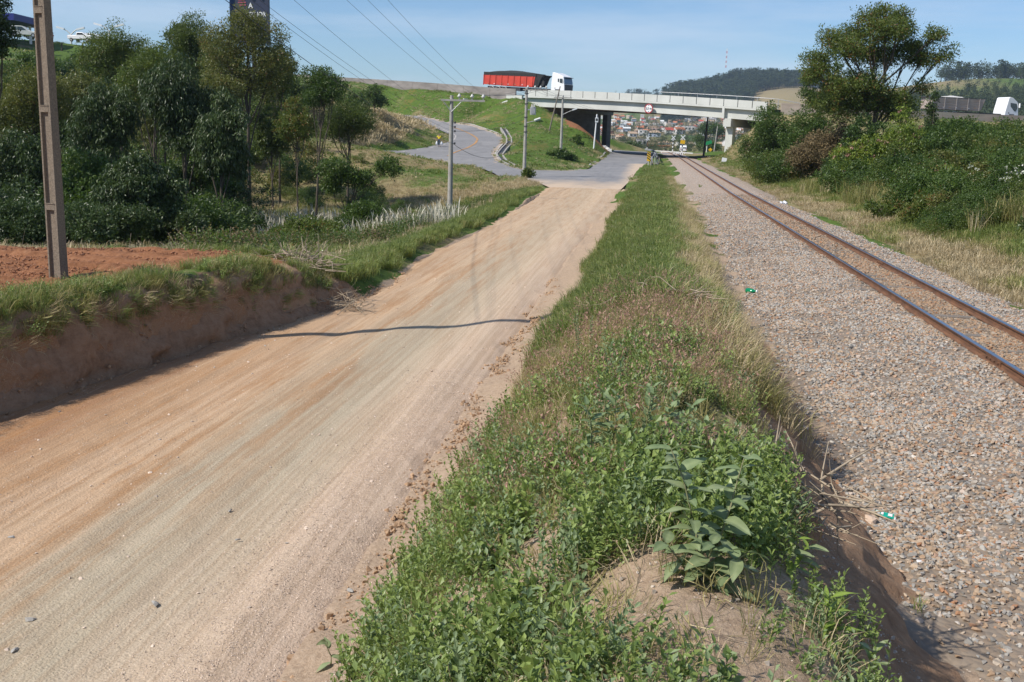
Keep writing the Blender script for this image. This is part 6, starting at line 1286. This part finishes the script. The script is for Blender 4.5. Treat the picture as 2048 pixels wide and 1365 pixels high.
t_, b_, h_ = upole('small yellow warning sign low beside the green road sign', 1420, 307, 298, 225, .07, .07, m=MT['whited'], name='warning_sign', group=None, cat='sign'); mb = MB(); mb.box((0, -.12, h_-.2), (.65, .04, .65), MT['yellow'], R3=Matrix.Rotation(.785, 3, 'Y')); mb.build('panel', t_)
cb_ = thing('crossing_barrier', 'long pale low barrier rail along the road at the level crossing', 'barrier', (0, 0, 0)); P = resamp([at(1306, 301, 236), at(1340, 303, 228), at(1385, 306, 215)], 2.2)
mb = MB(); segs(mb, P, .10, -.2, 0, MT['whited']); mb.build('rail_beam', cb_)
for a in P[::2]: mb = MB(); g0 = H(a[0], a[1]); mb.box((a[0], a[1], (g0+a[2])/2), (.14, .14, max(.2, a[2]-g0)), MT['white']); mb.build('post', cb_)
for k in range(6):
    a = at(1348+k*4.2, 308.3, 207); mb = MB(); g0 = H(a[0], a[1]); mb.box((0, 0, .25), (.22, .22, .6), MT['white']); o = mb.build('white_bollard', loc=(a[0], a[1], g0)); tag(o, 'short white bollard in the row by the crossing, right of the rails', 'bollard', 'white bollards at the crossing')
# white board and rubble on slope
p = at(1449, 311, 128); g0 = H(p[0], p[1]); mb = MB(); mb.box((0, 0, .28), (.62, .06, .68), MT['white'], R3=Matrix.Rotation(.15, 3, 'Y')); o = mb.build('white_board', loc=(p[0], p[1], g0+.1)); tag(o, 'tilted white board lying on the slope right of the railway', 'board')
# stepped drain
dr_ = thing('drain_chute', 'stepped concrete drain with pipe mouth running down the slope to the ramp road', 'drain', (0, 0, 0))
Lp = [at(944, 199, 172), at(925, 205, 171), at(908, 223, 168), at(897, 229, 167), at(884, 242, 165.5)]; Rp = [at(947, 203, 172), at(942, 210, 171), at(926, 226, 168.3), at(912, 236, 166.6), at(905, 240, 166)]
def lift(P): return [np.array([q[0], q[1], q[2]]) for q in P]
for P in (Lp, Rp):
    mb = MB(); P = lift(P); 
    for a, b in zip(P[:-1], P[1:]): mb.tube([a, b], .17, MT['concl'], 4, smooth=False)
    mb.build('side_wall', dr_)
A_, B_ = resamp(Lp, .1), resamp(Rp, .1)
def pick(Q, u): return Q[int(min(len(Q)-1, max(0, u*(len(Q)-1))))]
for k in range(11):
    a, b = pick(A_, .2+k*.073), pick(B_, .2+k*.073); a2, b2 = pick(A_, .2+(k+1)*.073), pick(B_, .2+(k+1)*.073); z1 = min(a[2], b[2])-.28; dz = .35; mb = MB()
    V = [(a[0], a[1], z1), (b[0], b[1], z1), (b2[0], b2[1], z1), (a2[0], a2[1], z1), (a2[0], a2[1], z1-dz-.3), (b2[0], b2[1], z1-dz-.3), (a[0], a[1], z1-.6), (b[0], b[1], z1-.6)]
    mb.add(V, [(0, 1, 2, 3), (3, 2, 5, 4), (0, 3, 4, 6), (1, 7, 5, 2)], MT['concd']); mb.build('step', dr_)
hp = at(938, 203, 171.5); mb = MB(); mb.box((hp[0], hp[1], hp[2]-.15), (2.0, .5, 1.2), MT['concl'], YAW+.4); hw = mb.build('headwall', dr_); q = at(943, 202.5, 170.9); mb = MB(); mb.tube([q, q+_fh*.2], .3, MT['dark'], 14, smooth=False); mb.build('pipe_mouth', hw)
# roadside gutter
ch = thing('roadside_gutter', 'narrow curved concrete gutter between the ramp road and the slope', 'gutter', (0, 0, 0))
G_ = np.array([at(*q) for q in [(1005, 270, 153), (1017, 281, 146), (1018, 290, 139), (1006, 302, 130), (998, 312, 122), (1008, 325, 114), (1024, 333, 109.5)]]); G_[:, 2] = H(G_[:, 0], G_[:, 1]); G_ = resamp(G_, 1.5); G_[:, 2] = H(G_[:, 0], G_[:, 1])+.06
mb = MB(); segs(mb, G_, .18, -.3, .16, MT['conc'], a=-.4); mb.build('gutter_wall', ch); mb = MB(); segs(mb, G_, .18, -.3, .12, MT['conc'], a=.3); mb.build('gutter_wall', ch); mb = MB(); segs(mb, G_, .55, -.3, .0, MT['dark'], a=-.23); mb.build('gutter_floor', ch)
for px, py, d, l in ((1075, 238, 155, 'pale concrete slab fragment on the slope near the bridge, right one'), (1010, 206, 166, 'small pale slab fragment high on the slope')):
    q = gput(px, py, at(px, py, d)[2]) if False else at(px, py, d); g0 = H(q[0], q[1])+.12; mb = MB(); mb.box((0, 0, 0), (1.0, .5, .25), MT['concl'], R3=Euler((.3, -.35, .3)).to_matrix()); o = mb.build('slab_fragment', loc=(q[0], q[1], g0)); tag(o, l, 'slab')
for k in range(14):
    q = at(1209+k*.9+R.normal(0, 1), 288+k*1.2, 156.5); me = rock_mesh(500+k, .8, MT['whited']); o = link('pale_boulder', me); o.location = (q[0], q[1], H(q[0], q[1])+.1); s = .8+.6*R.random(); o.scale = (s, s, s); tag(o, 'pale rubble stone in the pile at the foot of the cut beneath the bridge', 'stone', 'rubble stones beneath the bridge')
# ------------------------------------------------------------------ person
pp = hit(878, 294.5, 110, 170)[0]; pz = H(pp[0], pp[1])+.03
pe = thing('person', 'person in yellow shirt and jeans walking along the ramp road carrying white bags', 'person', (pp[0], pp[1], pz), YAW+.0)
def skin(name, verts, edges, rad_, mats_, parent, root=0, sub=1):
    me = bpy.data.meshes.new(name); me.from_pydata(verts, edges, []); o = link(name, me, parent)
    for m in mats_: me.materials.append(m)
    md = o.modifiers.new('s', 'SKIN'); sv = me.skin_vertices[0].data
    for i, r_ in enumerate(rad_): sv[i].radius = (r_, r_) if not hasattr(r_, '__len__') else r_
    sv[root].use_root = True; ss = o.modifiers.new('u', 'SUBSURF'); ss.levels = sub; ss.render_levels = sub; return o
vb = [(0, 0, .95), (0, 0, 1.18), (0, .02, 1.4), (0, .01, 1.5), (0, -.01, 1.6), (0, -.01, 1.70), (.09, 0, .9), (.1, .02, .5), (.11, -.02, .1), (.11, -.14, .04), (-.09, 0, .9), (-.1, .1, .52), (-.1, .26, .16), (-.1, .14, .06), (.2, .02, 1.4), (.27, .02, 1.12), (.28, -.06, .86), (.28, -.08, .76), (-.2, .02, 1.4), (-.27, .02, 1.12), (-.28, -.02, .86), (-.28, -.03, .76)]
eb = [(0, 1), (1, 2), (2, 3), (3, 4), (4, 5), (0, 6), (6, 7), (7, 8), (8, 9), (0, 10), (10, 11), (11, 12), (12, 13), (2, 14), (14, 15), (15, 16), (16, 17), (2, 18), (18, 19), (19, 20), (20, 21)]
rb = [(.15, .11), (.14, .1), (.17, .11), .055, .085, .075, .085, .06, .045, .04, .085, .06, .045, .04, .06, .045, .035, .035, .06, .045, .035, .035]
skin('body', vb, eb, rb, [MT['skin']], pe)
skin('yellow_shirt', [(0, 0, .93), (0, 0, 1.18), (0, .02, 1.4), (.2, .02, 1.4), (.26, .02, 1.2), (-.2, .02, 1.4), (-.26, .02, 1.2)], [(0, 1), (1, 2), (2, 3), (3, 4), (2, 5), (5, 6)], [(.18, .14), (.17, .13), (.2, .14), .085, .075, .085, .075], [MT['shirt']], pe)
skin('jeans', [(0, 0, .95), (.09, 0, .88), (.1, .02, .5), (.11, -.02, .12), (-.09, 0, .88), (-.1, .1, .52), (-.1, .25, .18)], [(0, 1), (1, 2), (2, 3), (0, 4), (4, 5), (5, 6)], [(.165, .12), .105, .08, .065, .105, .08, .065], [MT['jeans']], pe)
skin('hair', [(0, .01, 1.66), (0, 0, 1.74)], [(0, 1)], [.092, .07], [MT['hair']], pe)
for s_, l in ((-.32, 'left white plastic bag held by the walking person'), (.33, 'right white plastic bag held by the walking person')):
    c = np.array([pp[0], pp[1], pz])+u_arm*s_; mb = MB(); mb.tube([(0, 0, .74), (0, 0, .66), (.02, 0, .5), (0, 0, .3), (0, 0, .24)], [.03, .08, .15, .16, .08], MT['bag'], 10); mb.build('plastic_bag', loc=tuple(c)); tag(bpy.data.objects[-1] if False else [o for o in COL.objects if o.name.startswith('plastic_bag')][-1], l, 'bag')
# ------------------------------------------------------------------ litter
def bottle(label, px, py, s=1):
    q = gput(px, py, -.2); t_ = thing('crushed_bottle', label, 'bottle', (q[0], q[1], q[2]+.05), 1.2*R.random()*6)
    mb = MB(); mb.tube([(-.10, 0, 0), (-.085, 0, .0), (-.02, 0, .02), (.03, 0, .0), (.075, 0, .01), (.11, 0, .02), (.15, 0, .02)], [.035*s, .055*s, .05*s, .058*s, .05*s, .022*s, .016*s], MT['bottle'], 9); mb.build('bottle', t_); mb = MB(); mb.tube([(.15, 0, .02), (.175, 0, .02)], .02*s, MT['white'], 8); mb.build('cap', t_)
bottle('crushed green plastic bottle on the gravel, the nearer one', 1500, 588, 1.1); bottle('crushed green plastic bottle at the edge of the verge, the farther one', 1403, 547, 1.1)
q = gput(1768, 1040, -.2); tk = thing('flattened_carton', 'flattened teal and white carton lying behind a pale stone on the gravel', 'carton', (q[0], q[1], q[2]+.045), YAW-.35)
mb = MB(); mb.box((0, 0, .0), (.15, .05, .014), MT['teal'], R3=Euler((.55, .12, 0)).to_matrix()); c_ = mb.build('carton_body', tk)
for a, w_ in ((-.055, .03), (-.02, .022), (.045, .035)):
    mb = MB(); mb.box((a, -.004, .011-a*.12), (w_, .028, .004), MT['paper'], R3=Euler((.55, .12, 0)).to_matrix()); mb.build('white_print', c_)
mb = MB(); mb.box((.077, -.02, -.03), (.01, .035, .05), MT['paper'], R3=Euler((.3, .4, .2)).to_matrix()); mb.build('torn_flap', tk)
for (px, py, s, l, m_) in ((1742, 1048, .13, 'large pale tan stone in front of the flattened carton', mat('tan_rock', (.55, .42, .32), (.42, .31, .23), 12, .9, b=.5, bs=40, bd=.004)), (1612, 858, .075, 'rounded tan stone alone at the foot of the mound', bpy.data.materials['tan_rock']), (1773, 822, .04, 'small bright white stone on the gravel', MT['white']), (1500, 730, .04, 'small white stone beside the grass sprig', MT['white']), (1460, 623, .06, 'pale pinkish stone at the verge edge', bpy.data.materials['tan_rock']), (1838, 1125, .04, 'pale cream stone on the gravel, lower right', MT['paper'])):
    q = gput(px, py, -.2); o = link('loose_stone', rock_mesh(int(px), .65, m_)); o.location = (q[0], q[1], q[2]+s*.22); o.scale = (s*1.4, s*1.4, s*1.3); o.rotation_euler = (.2, -.2, px); tag(o, l, 'stone')
q = gput(1918, 541, -.2); mb = MB(); mb.box((0, 0, .01), (.22, .1, .02), MT['pink'], R3=Euler((.1, .2, .3)).to_matrix()); mb.box((.08, .02, .03), (.1, .1, .01), MT['pink'], R3=Euler((.5, -.3, .1)).to_matrix()); o = mb.build('crumpled_wrapper', loc=q); tag(o, 'crumpled pink and white wrapper on the gravel beyond the rails', 'wrapper')
q = gput(1567, 409, -.2); mb = MB(); mb.box((0, 0, .05), (.32, .22, .1), MT['bag'], R3=Euler((.2, .2, .3)).to_matrix()); mb.box((.1, 0, .1), (.15, .2, .08), MT['bag'], R3=Euler((.5, .2, .9)).to_matrix()); o = mb.build('plastic_scrap', loc=q); tag(o, 'pale plastic scrap on the gravel beyond the rails, further up', 'litter')
q = np.array([*(at(1757, 362, 53)[:3])]); mb = MB(); mb.box((0, 0, 0), (.5, .1, .22), MT['bag'], R3=Euler((.2, .5, .3)).to_matrix()); mb.box((.2, -.02, -.12), (.3, .1, .2), MT['bag'], R3=Euler((.5, -.2, .9)).to_matrix()); o = mb.build('plastic_bag', loc=q); tag(o, 'white plastic bag caught in the bushes behind the tall cane grass', 'bag')
for (px, py, s) in ((22+0, 1070, .06), (530, 690+0, .05), (118, 820, .06), (700, 1185, .06), (310, 1206, .09), (1000, 945, .06), (575, 1090, .04), (475, 1078, .045), (460, 1020, .05), (60, 1240, .07), (30, 1300, .06), (640, 1310, .07)):
    q = gz(px, py, -.8); zz = max(float(zroad(np.array([q[0]]), np.array([q[1]]), 0)[0]), H(q[0], q[1])); o = link('road_stone', rock_mesh(int(px+py), .3 if px == 310 else .5, MT['conc'])); o.location = (q[0], q[1], zz+s*.12); o.scale = (s*1.5, s, s); o.rotation_euler = (0, 0, px); tag(o, 'grey stone half sunk in the dirt road', 'stone', 'grey stones in the dirt road')
# ------------------------------------------------------------------ town beyond the bridge
WL = [mat('white_render', (.75, .73, .70), (.62, .60, .57), .4, .85), mat('cream_render', (.62, .52, .40), (.52, .43, .33), .4, .85), mat('grey_block', (.42, .41, .40), (.33, .32, .31), .5, .9), mat('pink_render', (.60, .42, .36), (.5, .35, .3), .4, .85), mat('bluish_render', (.50, .56, .66), (.42, .47, .56), .4, .85), mat('bare_brick', (.40, .19, .12), (.30, .14, .09), .6, .9)]
RF_ = [mat('orange_tiles', (.52, .19, .08), (.38, .13, .06), .8, .85, sc=(6, 1, 1)), mat('tan_tiles', (.50, .36, .24), (.38, .27, .18), .8, .85), mat('grey_sheet', (.36, .35, .34), (.27, .26, .26), .8, .7), mat('white_sheet', (.72, .72, .70), (.6, .6, .58), .6, .6), mat('red_tiles', (.50, .10, .06), (.38, .07, .05), .8, .85)]
def house(label, px, py, wpx, hpx_, wl, rf, roof='gable', rz=None, group=None, d=None, parts=True, name='house', dep=1.0, floors=1):
    if d is None: P, d = hit(px, py)
    else: P = at(px, py, d); P[2] = H(P[0], P[1])
    w_ = wpx*d/FPX; h_ = hpx_*d/FPX; t_ = thing(name, label, 'house' if name == 'house' else 'building', (P[0], P[1], P[2]-.6), YAW+(R.uniform(-.5, .5) if rz is None else rz), group); dp = w_*.7*dep; wh = h_*.62+.6 if roof != 'flat' else h_+.6
    mb = MB(); mb.box((0, 0, wh/2), (w_, dp, wh), WL[wl])
    if roof == 'gable': mb.add([(-w_/2, -dp/2, wh), (-w_/2, dp/2, wh), (-w_/2, 0, wh+h_*.36)], [(0, 2, 1)], WL[wl]); mb.add([(w_/2, -dp/2, wh), (w_/2, dp/2, wh), (w_/2, 0, wh+h_*.36)], [(0, 1, 2)], WL[wl])
    mb.build('wall', t_)
    mb = MB(); e = .06*w_; rh = h_*.38
    if roof == 'gable':
        for s_ in (-1, 1):
            V = [(-w_/2-e, s_*(dp/2+e), wh-.1), (w_/2+e, s_*(dp/2+e), wh-.1), (w_/2+e, 0, wh+rh), (-w_/2-e, 0, wh+rh)]; V += [(a, b, c+.15) for a, b, c in V]; mb.add(V, [(0, 1, 2, 3), (7, 6, 5, 4), (0, 4, 5, 1), (2, 6, 7, 3), (0, 3, 7, 4), (1, 5, 6, 2)], RF_[rf])
    elif roof == 'hip':
        V = [(-w_/2-e, -dp/2-e, wh), (w_/2+e, -dp/2-e, wh), (w_/2+e, dp/2+e, wh), (-w_/2-e, dp/2+e, wh), (-w_*.18, 0, wh+rh), (w_*.18, 0, wh+rh)]; mb.add(V, [(0, 1, 5, 4), (1, 2, 5), (2, 3, 4, 5), (3, 0, 4), (0, 3, 2, 1)], RF_[rf])
    elif roof == 'vault':
        pr_ = [(w_/2*math.cos(a), wh+h_*.5*math.sin(a)) for a in np.linspace(0, math.pi, 11)]; mb.prism(pr_, -dp/2, dp/2, RF_[rf])
    else: mb.box((0, 0, wh+.12), (w_+.3, dp+.3, .25), RF_[rf])
    mb.build('roof', t_)
    if parts:
        nw = max(2, int(w_/3.2))
        for f in range(floors):
            for k in range(nw):
                x_ = -w_/2+w_*(k+.5)/nw; zc = .6+(wh-.6)*(f+.5)/floors; o = MB(); o.box((x_, -dp/2-.02, zc), (w_*.32/nw+.5, .08, (wh-.6)/floors*.42), MT['glass']); o.build('window', t_)
    return t_
house('windowless grey concrete block building left of the rails, under the bridge', 1283, 288, 21, 13, 2, 2, 'flat', 0, name='building', d=520)
house('white two storey house with tan hip roof above the grey block building', 1308, 274, 24, 13, 4, 1, 'hip', .0, floors=2)
house('hall with a salmon pink vaulted roof behind the white house', 1307, 262, 26, 9, 3, 1, 'vault', 0, name='building'); house('white flat roofed building with tall parapet left of the tan roofed house', 1285, 274, 17, 13, 0, 3, 'flat', 0, name='building', floors=2)
house('white gabled house left of the flat roofed building', 1264, 274, 16, 10, 0, 1, 'gable', .3); house('white house with dark red roof in the middle of the town view', 1338, 269, 16, 13, 0, 4, 'gable', .1, floors=2)
house('white house with bright orange roof right of the red roofed one', 1357, 269, 21, 14, 0, 0, 'gable', .5, floors=2); house('long white warehouse behind the orange roofed house', 1370, 262, 36, 9, 0, 3, 'flat', 0, name='building')
house('low tan roofed bungalow with white walls right of the far signal', 1330, 288, 26, 10, 0, 1, 'hip', -.1, d=560); house('white gabled shed left of the yellow crossing panel', 1360, 288, 17, 8, 0, 3, 'gable', .6, d=540)
house('white double gabled shed right of the yellow crossing panel', 1377, 288, 17, 9, 0, 1, 'gable', .5, d=540); house('pale gabled house right of the double gabled shed', 1394, 288, 14, 9, 0, 2, 'gable', .6, d=560)
house('orange roofed house above the round trees, right of the town view', 1432, 260, 17, 9, 5, 0, 'gable', .2); house('white roofed hall left of the orange roofed house at the right', 1418, 259, 20, 8, 0, 3, 'gable', .3, name='building')
house('tan roofed house in front of the right bridge pier', 1440, 289, 20, 11, 1, 1, 'hip', .1, d=480); house('white house with steep bluish gable beside the right bridge pier', 1450, 293, 14, 13, 0, 2, 'gable', 1.2, d=430)
house('unfinished brick building at the far right of the town view', 1423, 291, 10, 7, 5, 0, 'flat', 0, d=430, name='building'); house('long low orange brick wall house beside the rails', 1318, 290.5, 40, 3, 5, 0, 'flat', 0, d=470, name='building')
names_w = ['white', 'cream', 'grey', 'pink', 'bluish', 'brick']; names_r = ['orange tiled', 'tan tiled', 'grey', 'white', 'red tiled']
for i in range(230):
    px = R.uniform(1190, 1500); py = 234+47*R.random()**1.15
    if py > 266 and 1255 < px < 1400: continue
    wl = int(R.choice([0, 0, 0, 0, 1, 2, 3, 4, 5])); rf = int(R.choice([0, 0, 1, 1, 2, 3, 3, 4])); s = np.interp(py, [234, 281], [.72, 1.25]); side = 'far left' if px < 1250 else 'left of middle' if px < 1310 else 'middle' if px < 1370 else 'right of middle' if px < 1430 else 'far right'; row = 'highest on' if py < 241 else 'high on' if py < 250 else 'halfway up' if py < 262 else 'at the foot of'
    house('small %s house, %s roof, %s hillside, %s' % (names_w[wl], names_r[rf], row, side), px, py, R.uniform(7, 15)*s, R.uniform(5, 8.5)*s, wl, rf, ['gable', 'hip', 'gable', 'flat'][int(R.integers(0, 4))], group='%s houses with %s roofs on the hillside' % (names_w[wl], names_r[rf]), parts=False)
plant('large round dark tree amid the town, just left of the pole beyond the bridge', 'tree', 1393, 560, 246, 272, 30, Bu, L_=1.3, W_=.6, n=1500, trunk=.5, clump=1.6); plant('large round dark tree right of its neighbour, behind the pole beyond the bridge', 'tree', 1413, 540, 250, 274, 30, Bu, L_=1.3, W_=.6, n=1500, trunk=.5, clump=1.6)
for px, d, top, bot, w_, l in ((1245, 330, 283, 300, 50, 'hedge like clump of green bushes left of the rails beyond the bridge'), (1400, 300, 284, 305, 60, 'row of green bushes behind the dusty car beyond the bridge'), (1465, 260, 280, 300, 40, 'dark bush beneath the right bridge pier'), (1380, 420, 270, 284, 26, 'bush in front of the town meadow, right of the orange roofed house')):
    plant(l, 'bush', px, d, top, bot, w_, Bu, kind='bush', L_=.6, W_=.3, n=1800, clump=.9, trunk=.1)
# far woods
def fartree(seed, tall):
    r = np.random.default_rng(seed); k = 16 if tall else 14; C = []
    for i in range(k):
        z_ = r.uniform(.42, .97) if tall else r.uniform(.3, .85); a = r.uniform(0, 6.28); q = (.15 if tall else .3)*math.sqrt(r.random())*(1.2-abs(z_-.65)); C.append((math.cos(a)*q, math.sin(a)*q, z_))
    V, F, T = leaves_np(np.array(C), 9, .085 if tall else .13, .085, .055, r); n0 = len(V); V = list(V); T = list(T); w_ = .010
    V += [(-w_, 0, 0), (w_, 0, 0), (0, 0, .85), (0, -w_, 0), (0, w_, 0), (0, 0, .85)]; T += [0]*6; F = np.concatenate([F, [[n0, n0+1, n0+2], [n0+3, n0+4, n0+5]]]); mi = np.r_[np.zeros(len(F)-2), 1, 1].astype(int)
    return mesh_np('fartree', V, F, [LF['far'], MT['bark']], {'tone': T}, mi=mi)
LF['far'] = leafmat('distant_foliage', (.02, .035, .012), (.06, .085, .028), .7, .15)
ft = [fartree(600+i, True) for i in range(3)]+[fartree(610+i, False) for i in range(3)]
def farwood(name, label, regs, idxs, cat='wood'):
    P = []; Sc = []; I = []
    for (n, px0, px1, d0, d1, s0, s1) in regs:
        px = R.uniform(px0, px1, n); d = R.uniform(d0, d1, n); Q = CAM+(_fh+np.outer((px-CX)/FPX, _rt))*d[:, None]; z_ = H(Q[:, 0], Q[:, 1])+fade(np.hypot(Q[:, 0], Q[:, 1]), 300, 900)*vn(Q[:, 0], Q[:, 1], 60, 5)*8-.5
        P.append(np.column_stack([Q[:, 0], Q[:, 1], z_])); Sc.append(R.uniform(s0, s1, n)); I.append(R.choice(idxs, n))
    P = np.concatenate(P); n = len(P); scatter(name, blanks(ft), P, np.stack([R.normal(0, .05, n), R.normal(0, .05, n), R.uniform(0, 6.28, n)], 1), np.concatenate(Sc), np.concatenate(I), label, cat)
farwood('eucalyptus_wood', 'dark eucalyptus wood covering the hill above the bridge', [(1500, 1303, 1620, 1560, 1800, 17, 25), (700, 1303, 1480, 1440, 1600, 14, 20), (110, 1560, 1830, 1740, 1860, 18, 25)], [0, 1, 2, 3])
farwood('ridge_wood', 'line of tall trees and dark scrub on the right hand ridge', [(230, 1835, 2150, 1055, 1110, 14, 22), (60, 1990, 2150, 980, 1050, 12, 20), (1500, 1780, 2200, 480, 830, 7, 13), (300, 1560, 1800, 600, 900, 6, 11), (35, 1850, 2050, 900, 1000, 4, 9)], [0, 1, 3, 4, 5])
farwood('skyline_trees', 'scattered low trees on the skyline behind the bridge', [(160, 1140, 1300, 2300, 2420, 12, 26), (40, 1230, 1300, 2250, 2400, 20, 34)], [0, 3, 4])
farwood('town_trees', 'green trees scattered between the houses of the town', [(520, 1185, 1500, 700, 1500, 5, 10), (140, 1185, 1500, 430, 640, 4, 6), (160, 1240, 1500, 1500, 1950, 6, 11), (220, 1195, 1470, 300, 430, 1.5, 3)], [3, 4, 5])
# lattice mast
q = at(1452, 131, 1640); ms = thing('radio_mast', 'thin red and white lattice mast above the wooded hill', 'mast', (q[0], q[1], q[2]-4)); r3 = [(0, 1.1, 0), (-.95, -.55, 0), (.95, -.55, 0)]
for k in range(8):
    mb = MB(); m_ = MT['red'] if k % 2 == 0 else MT['white']; z0, z1 = k*3.8, (k+1)*3.8
    for i in range(3): a, b = r3[i], r3[(i+1) % 3]; mb.tube([(a[0], a[1], z0), (a[0], a[1], z1)], .16, m_, 4, smooth=False); mb.tube([(a[0], a[1], z0), (b[0], b[1], z1)], .09, m_, 4, smooth=False)
    mb.build('lattice_section', ms)
# ------------------------------------------------------------------ haze
mb = MB(); m = bpy.data.materials.new('haze_air'); m.use_nodes = True; t = m.node_tree; t.nodes.remove(t.nodes['Principled BSDF']); pv = t.nodes.new('ShaderNodeVolumePrincipled')
pv.inputs['Color'].default_value = (.62, .78, 1, 1); pv.inputs['Density'].default_value = .00012; pv.inputs['Anisotropy'].default_value = .2; t.links.new(pv.outputs[0], t.nodes['Material Output'].inputs['Volume'])
mb.box((0, 1370, 68), (6200, 2900, 160), m); hz_ = mb.build('haze'); tag(hz_, kind='stuff')
